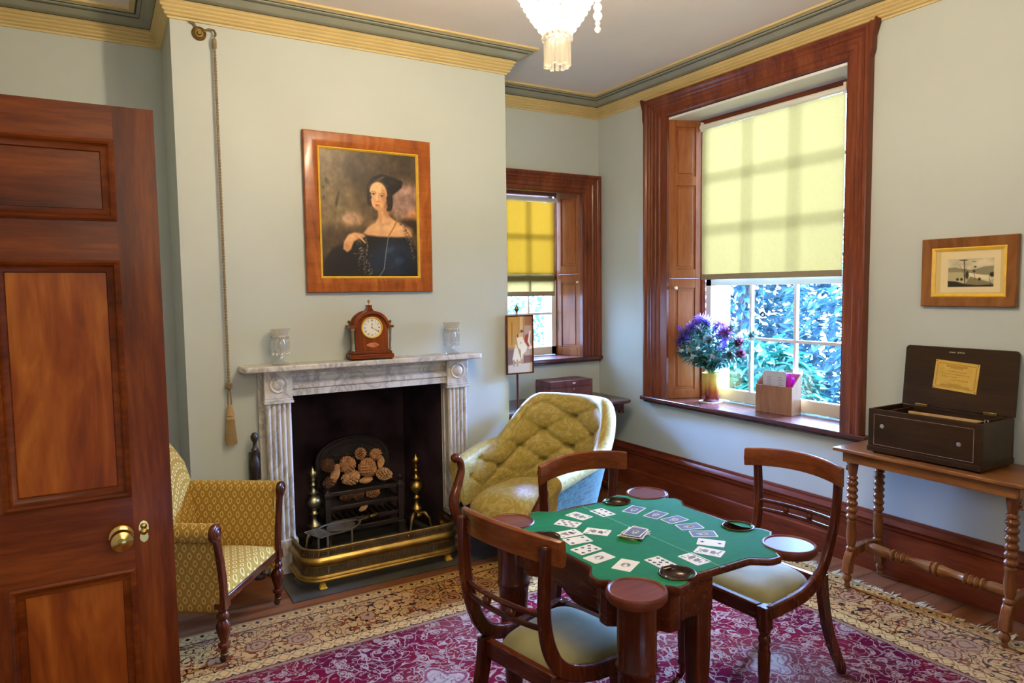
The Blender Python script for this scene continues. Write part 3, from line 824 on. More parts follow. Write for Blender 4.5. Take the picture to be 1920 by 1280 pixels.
pl = [(-0.744, 0.0), (-0.744, -0.16+r)] + [(-0.744+r-r*math.cos(PI/2*k/6), -0.16+r-r*math.sin(PI/2*k/6)) for k in range(1, 7)]
pl += [(0.714-r+r*math.sin(PI/2*k/6), -0.16+r-r*math.cos(PI/2*k/6)) for k in range(0, 7)] + [(0.714, 0.0)]
m.prism(pl, 1.168, 1.200); m.build('mantelshelf', M['marble'], fp, bevel=0.006)

# ------------------------------------------------------------------ fender
fd = thing('fender', 'low pierced brass fender with rounded corners standing on the hearth', 'fender', (1.36, 3.82, 0.006))
def fpath(off=0.0, n=8):
    """plan of the fender, seen from above, left end to right end; off pushes outwards"""
    x0, x1, yb, yf, r = -0.475-off, 0.443+off, 0.140, -0.150-off, 0.095+off
    P = [(x0, yb)]
    P += [(x0+r-r*math.cos(PI/2*k/n), yf+r-r*math.sin(PI/2*k/n)) for k in range(n+1)]
    P += [(x1-r+r*math.sin(PI/2*k/n), yf+r-r*math.cos(PI/2*k/n)) for k in range(n+1)]
    return P + [(x1, yb)]
def fsweep(prof, name, mat):
    m = MB(); P = fpath(); m.sweep([(p[0], p[1], 0) for p in P], [(-u, v) for u, v in prof]); return m.build(name, mat, fd, smooth=35)
fsweep([(0.000, 0.044), (0.022, 0.044), (0.024, 0.052), (0.016, 0.058), (0.016, 0.063), (0.010, 0.067), (0.004, 0.072), (0.0, 0.072)], 'base_moulding', M['brass'])
fsweep([(0.0, 0.126)] + [(0.002+0.017*math.sin(PI*k/8), 0.126+0.046*k/8) for k in range(9)] + [(0.0, 0.172)], 'rolled_band', M['brass'])
fsweep([(-0.004, 0.212)] + [(0.010*math.sin(PI*k/6)-0.002, 0.212+0.011*k/6) for k in range(7)] + [(-0.004, 0.223)], 'top_rim', M['old_brass'])
def pierced(z0, z1, name, off):
    P = [Vector((p[0], p[1], 0)) for p in fpath(off)]
    m = MB(); m.sweep([(p[0], p[1], 0) for p in fpath(off)], [(-0.001, z0), (0.001, z0), (0.001, z0+0.010), (-0.001, z0+0.010), (-0.001, z0)], caps=False)
    m.sweep([(p[0], p[1], 0) for p in fpath(off)], [(-0.001, z1-0.010), (0.001, z1-0.010), (0.001, z1), (-0.001, z1), (-0.001, z1-0.010)], caps=False)
    step = 0.0105; carry = 0.0
    for i in range(len(P)-1):
        a, b = P[i], P[i+1]; L = (b-a).length; d = (b-a)/L; s = carry
        while s < L:
            p = a+d*s; q = p + d*0.008
            m.bar([(p.x, p.y, z0+0.008), (q.x, q.y, z1-0.008)], 0.0016, 0.0045, up=(d.x, d.y, 0))
            s += step
        carry = s-L
    return m.build(name, M['old_brass'], fd, smooth=0)
pierced(0.070, 0.128, 'lower_pierced_band', 0.002); pierced(0.170, 0.214, 'upper_pierced_band', 0.002)
for fx, fy in ((-0.385, -0.145), (0.362, -0.145)):
    m = MB(); m.bx(fx-0.020, fx+0.020, fy-0.020, fy+0.014, 0.0, 0.012); m.bx(fx-0.015, fx+0.015, fy-0.015, fy+0.012, 0.012, 0.028); m.bx(fx-0.010, fx+0.010, fy-0.010, fy+0.010, 0.028, 0.048)
    m.build('foot', M['gilt'], fd, bevel=0.003)
for fx in (-0.470, 0.438):
    m = MB(); m.bx(fx-0.012, fx+0.012, 0.10, 0.13, 0.0, 0.048); m.build('foot', M['brass'], fd, bevel=0.003)

# ------------------------------------------------------------------ grate
gr = thing('fire_grate', 'black iron basket grate with arched back plate in the fire opening', 'grate', (1.412, 4.27, 0.006))
m = MB()
arch = [(-0.25, 0.06), (0.25, 0.06), (0.25, 0.50)] + [(0.25*math.cos(PI*k/16), 0.50+0.15*math.sin(PI*k/16)) for k in range(1, 16)] + [(-0.25, 0.50)]
m.prism(arch, -0.015, 0.015, M=Matrix.Translation((0.0, 0.20, 0)) @ Matrix.Rotation(PI/2, 4, 'X')); bp_ = m.build('back_plate', M['iron'], gr, bevel=0.006)
m = MB()
for rr_, dz in ((0.222, 0.128), (0.185, 0.100)):
    m.tube([(rr_*math.cos(PI*k/20), 0.182, 0.505+dz*math.sin(PI*k/20)) for k in range(21)], 0.007, 6)
m.tube([(-0.222, 0.182, 0.50), (0.222, 0.182, 0.50)], 0.007, 6)
for cx in (-0.11, -0.03, 0.05, 0.13):
    m.tube([(cx+0.028*math.cos(PI+PI*k/8), 0.182, 0.545+0.018*math.sin(PI+PI*k/8)) for k in range(9)], [0.002, 0.004, 0.006, 0.008, 0.008, 0.008, 0.006, 0.004, 0.002], 6)
m.build('relief', M['iron'], bp_)
for z in (0.155, 0.245, 0.335):
    m = MB(); m.bx(-0.225, 0.225, -0.030, -0.012, z-0.012, z+0.012); m.build('front_bar', M['iron'], gr, bevel=0.003)
    for s in (-1, 1):
        m = MB(); m.bx(s*0.235-0.008, s*0.235+0.008, -0.02, 0.19, z-0.010, z+0.010); m.build('side_bar', M['iron'], gr, bevel=0.003)
m = MB()
for k in range(11): m.bx(-0.21+0.042*k-0.008, -0.21+0.042*k+0.008, -0.02, 0.19, 0.140, 0.156)
m.build('bottom_grid', M['iron'], gr)
m = MB(); m.bx(-0.225, 0.225, -0.034, -0.016, 0.085, 0.115); m.build('apron', M['iron'], gr, bevel=0.004)
for s in (-1, 1):
    m = MB(); m.bx(s*0.240-0.018, s*0.240+0.018, -0.042, -0.006, 0.0, 0.355); m.bx(s*0.240-0.024, s*0.240+0.024, -0.05, 0.0, 0.075, 0.10); m.bx(s*0.240-0.024, s*0.240+0.024, -0.05, 0.0, 0.32, 0.345)
    po = m.build('post', M['iron'], gr, bevel=0.003)
    m = MB(); m.lathe([(0.012, 0.0), (0.008, 0.012), (0.018, 0.028), (0.018, 0.040), (0.004, 0.053)], 14, c=(s*0.240, -0.024, 0.352)); m.build('finial', M['iron'], po)
    m = MB(); m.bx(s*0.235-0.012, s*0.235+0.012, 0.165, 0.195, 0.0, 0.40); m.build('rear_leg', M['iron'], gr)

# cones and seed heads heaped in the grate
M['cone_pale'] = paint('pale_cone', (0.78, 0.47, 0.23), 0.3, 0.7, 30, 0.3)
M['cone_tan'] = paint('tan_cone', (0.60, 0.31, 0.14), 0.35, 0.7, 30, 0.3)
M['cone_dark'] = paint('dark_cone', (0.16, 0.075, 0.04), 0.4, 0.75, 30, 0.3)
def cone(label, px, z, y, r, L, mat, tilt, rz, scales=90, core='cone_dark', open_=0.5):
    root = thing('pine_cone', label, 'pine cone', (px, y, z), rz, 'cones and seed heads in the grate')
    T = Matrix.Rotation(tilt, 4, 'Y') @ Matrix.Diagonal((0.8, 0.8, 0.86, 1))
    m = MB(); m.lathe([(r*0.62*math.sin(PI*min(1, 0.04+0.93*k/10))**0.8, L*(k/10-0.5)) for k in range(11)], 12, M=T); m.build('core', M[core], root)
    m = MB()
    for k in range(scales):
        t = (k+0.5)/scales; a = k*2.39996; rad = r*0.55*math.sin(PI*(0.06+0.9*t))**0.75; z0 = L*(t-0.5)
        o = Vector((math.cos(a), math.sin(a), 0)); sd = Vector((-math.sin(a), math.cos(a), 0)); up = Vector((0, 0, 1))
        w = r*0.20; ln = r*(0.30+0.35*open_)*(0.6+0.5*math.sin(PI*t)); d = (o*(0.5+open_)+up*0.55).normalized()
        p = o*rad+up*z0; nrm = d.cross(sd)
        vs = [p-sd*w*0.5, p+sd*w*0.5, p+d*ln*0.7+sd*w*0.75, p+d*ln*0.7-sd*w*0.75, p+d*ln+sd*w*0.3, p+d*ln-sd*w*0.3]
        th = nrm*r*0.06
        m.add([v-th for v in vs]+[v+th for v in vs], [(0, 1, 2, 3), (3, 2, 4, 5), (7, 6, 9, 8), (8, 9, 11, 10), (5, 4, 10, 11), (3, 5, 11, 9), (4, 2, 8, 10), (1, 7, 8, 2), (0, 3, 9, 6)], M=T)
    m.build('scales', M[mat], root, smooth=0, fix=False)
    return root
CONES = [
 ('long pale closed cone standing at the left of the heap', 1.254, 0.44, 0.045, 0.145, 'cone_pale', 0.35, 0.2, 150, 0.05),
 ('open ridged tan cone at the upper left of the heap', 1.33, 0.49, 0.062, 0.12, 'cone_tan', 1.3, 0.4, 90, 0.8),
 ('broad pale cone with wavy ridges low in the heap', 1.349, 0.405, 0.066, 0.13, 'cone_pale', 1.4, 0.1, 80, 0.5),
 ('largest reddish tan cone right of the middle of the heap', 1.475, 0.45, 0.078, 0.13, 'cone_tan', 0.9, 2.6, 120, 0.5),
 ('dark scaly cone crowning the middle of the heap', 1.424, 0.55, 0.045, 0.085, 'cone_tan', 0.2, 0.0, 60, 0.7),
 ('dark spiky cone at the top right of the heap', 1.528, 0.53, 0.045, 0.085, 'cone_tan', 1.0, 1.2, 60, 0.9),
 ('smooth pale egg shaped cone at the right of the heap', 1.560, 0.475, 0.038, 0.085, 'cone_pale', 0.4, 0.7, 160, 0.0),
 ('pale striped cone at the lower right of the heap', 1.586, 0.395, 0.055, 0.12, 'cone_pale', 1.3, 2.9, 80, 0.5),
 ('dark bristly cone at the far left of the heap', 1.215, 0.50, 0.050, 0.10, 'cone_dark', 0.7, 3.0, 80, 0.8),
 ('brown knobbly cone above the left end of the top bar', 1.215, 0.395, 0.050, 0.11, 'cone_dark', 1.3, 0.3, 70, 0.3),
 ('small pinkish cone just above the middle of the top bar', 1.455, 0.375, 0.036, 0.10, 'cone_pale', 1.5, 0.1, 100, 0.1),
 ('brown cone behind the bars at the left', 1.319, 0.29, 0.045, 0.10, 'cone_dark', 1.4, 0.2, 70, 0.4),
 ('brown cone behind the bars in the middle', 1.399, 0.285, 0.045, 0.10, 'cone_dark', 1.3, 0.6, 70, 0.4),
 ('tan cone behind the bars at the right', 1.495, 0.285, 0.045, 0.10, 'cone_tan', 1.4, -0.3, 70, 0.4),
 ('small pale cone lying on the bottom grid of the grate', 1.429, 0.195, 0.030, 0.075, 'cone_pale', 1.2, 0.4, 80, 0.1)]
for k, (lb, x, z, r_, L, mt_, ti, rz, ns, op) in enumerate(CONES):
    cone(lb, x, z, 4.345 if z > 0.33 else 4.335, r_, L, mt_, ti, rz, ns, 'cone_dark' if op > 0.2 else mt_, op)

# ------------------------------------------------------------------ andirons
def andiron(label, x, y, mat, footmat, h=1.0):
    root = thing('andiron', label, 'andiron', (x, y, 0.006), 0.0, 'pair of andirons either side of the grate')
    P = [(0.030, 0.110), (0.040, 0.118), (0.044, 0.126), (0.036, 0.132), (0.030, 0.140), (0.033, 0.160), (0.040, 0.168), (0.032, 0.178), (0.020, 0.19), (0.014, 0.225), (0.020, 0.236), (0.027, 0.240), (0.020, 0.246), (0.014, 0.258),
         (0.022, 0.268), (0.040, 0.285), (0.047, 0.305), (0.046, 0.312), (0.047, 0.318), (0.036, 0.340), (0.020, 0.352), (0.012, 0.358), (0.030, 0.366), (0.031, 0.371), (0.013, 0.385), (0.011, 0.410), (0.018, 0.418), (0.010, 0.426),
         (0.011, 0.442), (0.022, 0.450), (0.011, 0.458), (0.020, 0.470), (0.026, 0.486), (0.022, 0.502), (0.009, 0.514), (0.005, 0.522), (0.006, 0.530), (0.001, 0.535)]
    m = MB(); m.lathe([(r_*1.05, z) for r_, z in P], 24); m.build('baluster', M[mat], root, smooth=50)
    for k in range(3):
        a = (-0.75, -2.4, PI/2)[k]; d = Vector((math.cos(a), math.sin(a), 0)); pts = []
        for t, rr_, z in ((0, 0.02, 0.13), (0.2, 0.055, 0.135), (0.45, 0.085, 0.105), (0.7, 0.095, 0.06), (0.9, 0.115, 0.026), (1, 0.135, 0.020)):
            pts.append(tuple(d*rr_+Vector((0, 0, z))))
        m = MB(); m.tube(pts, [0.020, 0.022, 0.018, 0.013, 0.013, 0.018], 10); m.sphere(tuple(d*0.135+Vector((0, 0, 0.020))), 0.020, 12, 8)
        m.build('leg', M[footmat], root)
    return root
andiron('silvery andiron with ball turnings at the left of the grate', 1.085, 4.24, 'pale_brass', 'bronze')
andiron('bright golden brass andiron at the right of the grate', 1.752, 4.21, 'brass', 'bronze')

# pierced trivet with a turned handle
tv = thing('trivet', 'pierced metal trivet with a turned handle standing behind the fender', 'trivet', (1.13, 3.93, 0.006), R(19))
m = MB(); zt = 0.232
out = [(-0.155, -0.072), (-0.075, -0.070), (-0.03, -0.085), (0.05, -0.085), (0.11, -0.062), (0.16, -0.020), (0.16, 0.020), (0.11, 0.062), (0.05, 0.085), (-0.03, 0.085), (-0.075, 0.070), (-0.155, 0.072)]
def edge_ring(m, P, w=0.007, h=0.006):
    m.bar([(p[0], p[1], zt) for p in P+[P[0]]], w, h)
edge_ring(m, out, 0.012); m.bar([(-0.075, -0.07, zt), (-0.075, 0.07, zt)], 0.008, 0.006)
for k in range(5): m.bar([(-0.15+0.014*k+0.008, -0.07, zt), (-0.15+0.014*k+0.008, 0.07, zt)], 0.005, 0.005)
edge_ring(m, [(0.035+0.088*math.cos(2*PI*k/20), 0.062*math.sin(2*PI*k/20)) for k in range(20)], 0.006)
for k in range(-3, 4):
    y = k*0.016; hw = 0.088*math.sqrt(max(0, 1-(y/0.062)**2)); m.bar([(0.035-hw, y, zt), (0.035-hw*0.4, y+0.006, zt), (0.035+hw*0.4, y-0.006, zt), (0.035+hw, y, zt)], 0.006, 0.005)
m.build('pierced_plate', M['steel'], tv)
m = MB(); m.lathe([(0.006, 0), (0.012, 0.02), (0.010, 0.03), (0.016, 0.06), (0.013, 0.085), (0.009, 0.09), (0.014, 0.10), (0.018, 0.13), (0.014, 0.15)], 14, M=Matrix.Translation((0.155, 0, zt)) @ Matrix.Rotation(PI/2, 4, 'Y'))
m.build('handle', M['bronze'], tv)
for fx, fy in ((-0.10, -0.06), (-0.08, 0.06), (0.11, 0.0)):
    m = MB(); m.tube([(fx, fy, zt-0.003), (fx, fy, 0.10), (fx*1.05, fy*1.1, 0.02), (fx*1.12, fy*1.2, 0.0035)], 0.006, 8); m.build('leg', M['steel'], tv)

# fire tongs leaning by the left pilaster
ft = thing('fire_tongs', 'dark fire irons standing between the chimneypiece and the armchair', 'fire irons', (0.715, 4.014, 0.0))
m = MB(); m.lathe([(0.030, 0.0), (0.030, 0.014), (0.012, 0.026), (0.009, 0.05), (0.009, 0.36), (0.013, 0.40), (0.010, 0.46), (0.017, 0.50), (0.012, 0.54), (0.010, 0.58), (0.020, 0.62), (0.026, 0.66), (0.016, 0.69), (0.011, 0.71), (0.022, 0.735), (0.012, 0.75), (0.010, 0.775), (0.020, 0.795), (0.022, 0.81), (0.010, 0.83)], 14)
m.build('shaft', M['iron'], ft)
m = MB(); m.bx(-0.03, 0.03, 0.012, 0.030, 0.56, 0.72); m.build('bracket', M['iron'], ft, bevel=0.006)

# ================================================================== things on the mantelshelf
ck = thing('mantel_clock', 'arched mahogany bracket clock with a white dial on the mantelshelf', 'clock', (1.388, 4.000, 1.2), R(-4))
m = MB()
cw, cd = 0.098, 0.055
prof = [(-cw, 0.05), (cw, 0.05), (cw, 0.205)] + [(0.088*math.cos(PI*k/18), 0.205+0.070*math.sin(PI*k/18)) for k in range(0, 19)] + [(-cw, 0.205)]
MC = Matrix.Rotation(PI/2, 4, 'X')
m.prism(prof, -cd, cd, M=MC); m.build('case', M['mah_z'], ck, smooth=25, bevel=0.002)
m = MB(); m.bx(-0.128, 0.128, -0.072, 0.066, 0.008, 0.034); m.bx(-0.118, 0.118, -0.066, 0.062, 0.034, 0.052); m.build('base', M['mah_x'], ck, bevel=0.004)
m = MB()
A = [(0.105*math.cos(PI*k/20), 0.197+0.092*math.sin(PI*k/20)) for k in range(21)]; B = [(0.088*math.cos(PI*k/20), 0.197+0.075*math.sin(PI*k/20)) for k in range(20, -1, -1)]
m.prism(A+B, cd-0.02, cd+0.014, M=MC); m.prism([(-x, z) for x, z in (A+B)][::-1], -cd-0.005, -cd+0.02, M=MC)
for s in (-1, 1): m.bx(s*0.112-0.018, s*0.112+0.018, -0.070, 0.06, 0.188, 0.203)
m.build('arch_moulding', M['mah_x'], ck, smooth=30, bevel=0.002)
m = MB(); m.prism([(-0.04, 0.276), (0.04, 0.276), (0.022, 0.288), (0.012, 0.305), (0.011, 0.318), (0.016, 0.322), (-0.016, 0.322), (-0.011, 0.318), (-0.012, 0.305), (-0.022, 0.288)], -0.03, 0.03, M=MC); m.build('crest', M['mah_z'], ck, bevel=0.002)
for (fx, fy, fz) in ((0, 0, 0.322), (0.112, -0.055, 0.203), (-0.112, 0.04, 0.203), (0.112, 0.04, 0.203)):
    m = MB(); m.lathe([(0.006, 0), (0.003, 0.006), (0.003, 0.012), (0.0085, 0.019), (0.0085, 0.025), (0.002, 0.031)], 12, c=(fx, fy, fz)); m.build('ball_finial', M['brass'], ck)
for s in (-1, 1):
    m = MB(); m.lathe([(0.012, 0), (0.012, 0.006), (0.008, 0.010), (0.0075, 0.118), (0.012, 0.124), (0.012, 0.132)], 14, c=(s*0.112, -0.050, 0.055)); m.build('column', M['pale_brass'], ck)
for fx in (-0.108, 0.108):
    for fy in (-0.055, 0.05):
        m = MB(); m.lathe([(0.014, 0), (0.016, 0.004), (0.010, 0.008)], 12, c=(fx, fy, 0)); m.build('foot', M['brass'], ck)
MD_ = Matrix.Translation((0, -cd-0.0005, 0.190)) @ Matrix.Rotation(PI/2, 4, 'X')
m = MB(); m.lathe([(0.064, 0), (0.064, 0.006), (0.060, 0.010), (0.055, 0.004), (0.055, 0.0)], 40, M=MD_, cap=False); m.build('bezel', M['gilt'], ck)
m = MB(); m.lathe([(0.056, 0), (0.056, 0.003)], 40, M=MD_); dl = m.build('dial', M['porcelain'], ck, smooth=0)
NUM = ['XII', 'I', 'II', 'III', 'IIII', 'V', 'VI', 'VII', 'VIII', 'IX', 'X', 'XI']
m = MB()
def stroke(m, T, x0, y0, x1, y1, w, z0=0.003, z1=0.0036):
    d = Vector((x1-x0, y1-y0, 0)); L = d.length; d.normalize(); n = Vector((-d.y, d.x, 0))*w/2; a = Vector((x0, y0, 0)); b = Vector((x1, y1, 0))
    q = [a-n, b-n, b+n, a+n]; m.prism([(p.x, p.y) for p in q], z0, z1, M=T)
for h in range(12):
    a = -2*PI*h/12; T = MD_ @ Matrix.Rotation(a, 4, 'Z') @ Matrix.Translation((0, 0.043, 0)); s = NUM[h]; wid = {'I': 0.0030, 'V': 0.0062, 'X': 0.0062}
    x = -sum(wid[c] for c in s)/2
    for c in s:
        cx = x+wid[c]/2
        if c == 'I': stroke(m, T, cx, -0.005, cx, 0.005, 0.0016)
        elif c == 'V': stroke(m, T, cx-0.0022, 0.005, cx, -0.005, 0.0014); stroke(m, T, cx+0.0022, 0.005, cx, -0.005, 0.0009)
        else: stroke(m, T, cx-0.0022, 0.005, cx+0.0022, -0.005, 0.0014); stroke(m, T, cx+0.0022, 0.005, cx-0.0022, -0.005, 0.0009)
        x += wid[c]
for k in range(60): stroke(m, MD_ @ Matrix.Rotation(2*PI*k/60, 4, 'Z'), 0, 0.050, 0, 0.052, 0.0006)
m.build('numerals', M['black'], dl, smooth=0)
for nm, ang, L, w in (('hour_hand', 3, 0.030, 0.0022), ('minute_hand', 120, 0.042, 0.0016)):
    m = MB(); T = MD_ @ Matrix.Rotation(-R(ang), 4, 'Z'); stroke(m, T, 0, -0.008, 0, L*0.62, w, 0.0045, 0.0052); m.prism([(-w*1.2, L*0.6), (w*1.2, L*0.6), (0, L)], 0.0045, 0.0052, M=T)
    m.lathe([(0.003, 0.004), (0.003, 0.006)], 10, M=MD_); m.build(nm, M['black'], dl, smooth=0)
M['inlay'] = paint('satinwood_inlay', (0.50, 0.17, 0.07), 0.35, 0.35, 40)
m = MB(); m.prism([(0.038*math.cos(2*PI*k/24)*(1-0.25*abs(math.sin(2*PI*k/24))), 0.014*math.sin(2*PI*k/24)) for k in range(24)], 0, 0.0012, M=Matrix.Translation((0.004, -cd, 0.088)) @ MC); m.build('oval_inlay', M['inlay'], ck)

def lustre(label, x, y, seed):
    root = thing('lustre_vase', label, 'lustre', (x, y, 1.2), seed*0.3, 'pair of glass lustres on the mantelshelf')
    m = MB(); m.lathe([(0.046, 0.0), (0.047, 0.005), (0.040, 0.012), (0.022, 0.022), (0.014, 0.034), (0.017, 0.046), (0.012, 0.056), (0.018, 0.070), (0.032, 0.090), (0.035, 0.120), (0.028, 0.142), (0.030, 0.150)], 28); m.build('stem', M['crystal'], root, smooth=50)
    m = MB(); m.lathe([(0.030, 0.148), (0.045, 0.152), (0.046, 0.157), (0.040, 0.165), (0.046, 0.180), (0.055, 0.200), (0.0565, 0.203), (0.052, 0.200), (0.043, 0.180), (0.036, 0.166), (0.028, 0.155)], 30, cap=False)
    m.build('bowl', M['frosted'], root, smooth=50)
    for k in range(10):
        a = 2*PI*k/10; cx, cy = 0.046*math.cos(a), 0.046*math.sin(a)
        m = MB(); m.sphere((cx, cy, 0.145), 0.0055, 8, 6); m.lathe([(0.002, 0.135), (0.0065, 0.128), (0.0065, 0.080), (0.002, 0.074)], 6, c=(cx, cy, 0)); m.sphere((cx, cy, 0.062), 0.0065, 8, 6, sc=(1, 1, 1.7))
        m.build('prism_drop', M['crystal'], root, smooth=0)
        m = MB(); m.tube([(cx, cy, 0.151), (cx, cy, 0.160)], 0.0022, 6); m.build('hook', M['old_brass'], root)
    return root
lustre('cut glass lustre with hanging prisms at the left end of the mantelshelf', 0.868, 3.995, 1)
lustre('cut glass lustre with hanging prisms at the right end of the mantelshelf', 1.928, 3.995, 2)

# ================================================================== pictures
def picture_grid(name, w, h, nx, ny, fn, mat, parent, T):
    """a sheet of nx by ny cells whose colour attribute is painted by fn(u, v) (arrays, v up) -> srgb 0..255"""
    u, v = np.meshgrid((np.arange(nx+1))/nx, (np.arange(ny+1))/ny)
    img = np.clip(fn(u, v), 0, 255)/255.0
    lin = np.where(img <= 0.04045, img/12.92, ((img+0.055)/1.055)**2.4)
    me = bpy.data.meshes.new(name)
    X = (u-0.5)*w; Z = (v-0.5)*h
    co = [tuple(T @ Vector((X[j, i], 0, Z[j, i]))) for j in range(ny+1) for i in range(nx+1)]
    fs = [(j*(nx+1)+i, j*(nx+1)+i+1, (j+1)*(nx+1)+i+1, (j+1)*(nx+1)+i) for j in range(ny) for i in range(nx)]
    me.from_pydata(co, [], fs); me.materials.append(mat)
    at = me.color_attributes.new('picture', 'FLOAT_COLOR', 'POINT')
    buf = np.ones(((nx+1)*(ny+1), 4), dtype=np.float32); buf[:, :3] = lin.reshape(-1, 3)
    at.data.foreach_set('color', buf.ravel()); me.update()
    o = bpy.data.objects.new(name, me); COL.objects.link(o); o.parent = parent
    return o
class Canvas:
    def __init__(s, u, v, asp, col):
        s.u, s.v, s.a = u, v, asp; s.c = np.ones(u.shape+(3,))*np.array(col, float)
    def lay(s, mask, col, op=1.0):
        k = np.clip(mask, 0, 1)[..., None]*op; s.c = s.c*(1-k)+np.array(col, float)*k
    def ell(s, cx, cy, rx, ry, col, rot=0, soft=0.08, op=1.0):
        x = (s.u-cx)*s.a; y = (s.v-cy); c, n = math.cos(rot), math.sin(rot)
        d = np.sqrt(((x*c+y*n)/(rx*s.a))**2+((-x*n+y*c)/ry)**2); s.lay((1-d)/soft+0.5, col, op)
    def poly(s, P, col, soft=0.006, op=1.0):
        inside = np.zeros(s.u.shape, bool); dist = np.full(s.u.shape, 9.0); n = len(P)
        for i in range(n):
            x0, y0 = P[i]; x1, y1 = P[(i+1) % n]
            cond = ((y0 > s.v) != (y1 > s.v))
            xi = (x1-x0)*(s.v-y0)/((y1-y0) if abs(y1-y0) > 1e-9 else 1e-9)+x0
            inside ^= cond & (s.u < xi)
            dx, dy = (x1-x0), (y1-y0); t = np.clip(((s.u-x0)*dx+(s.v-y0)*dy)/(dx*dx+dy*dy+1e-12), 0, 1)
            dist = np.minimum(dist, np.hypot(s.u-x0-t*dx, s.v-y0-t*dy))
        sd = np.where(inside, dist, -dist); s.lay(sd/soft+0.5, col, op)
    def line(s, P, w, col, op=1.0):
        dist = np.full(s.u.shape, 9.0)
        for (x0, y0), (x1, y1) in zip(P[:-1], P[1:]):
            dx, dy = x1-x0, y1-y0; t = np.clip(((s.u-x0)*dx+(s.v-y0)*dy)/(dx*dx+dy*dy+1e-12), 0, 1)
            dist = np.minimum(dist, np.hypot((s.u-x0-t*dx)*s.a, s.v-y0-t*dy))
        s.lay((w-dist)/(w*0.8)+0.5, col, op)
    def mottle(s, amt, sc, seed):
        rg = np.random.RandomState(seed); n = np.zeros(s.u.shape)
        for o in range(4):
            k = sc*2**o; gx = rg.rand(int(k)+3, int(k)+3); x = s.u*k; y = s.v*k; i = x.astype(int); j = y.astype(int); fx = x-i; fy = y-j
            fx = fx*fx*(3-2*fx); fy = fy*fy*(3-2*fy)
            n += ((gx[j, i]*(1-fx)+gx[j, i+1]*fx)*(1-fy)+(gx[j+1, i]*(1-fx)+gx[j+1, i+1]*fx)*fy-0.5)/2**o
        s.c = s.c*(1+amt*n[..., None]); return n
def frame(parent, name, w, h, fw, prof, mat, T, smooth=30):
    """mitred frame around an opening w x h; prof: (0..1 across, projection)"""
    m = MB(); Mf = T @ Matrix(((1, 0, 0, 0), (0, 0, -1, 0), (0, 1, 0, 0), (0, 0, 0, 1)))
    m.sweep([(-w/2, -h/2, 0), (w/2, -h/2), (w/2, h/2), (-w/2, h/2)], [(-fw*(1-a), p) for a, p in prof], closed=True, M=Mf)
    return m.build(name, mat, parent, smooth=smooth)

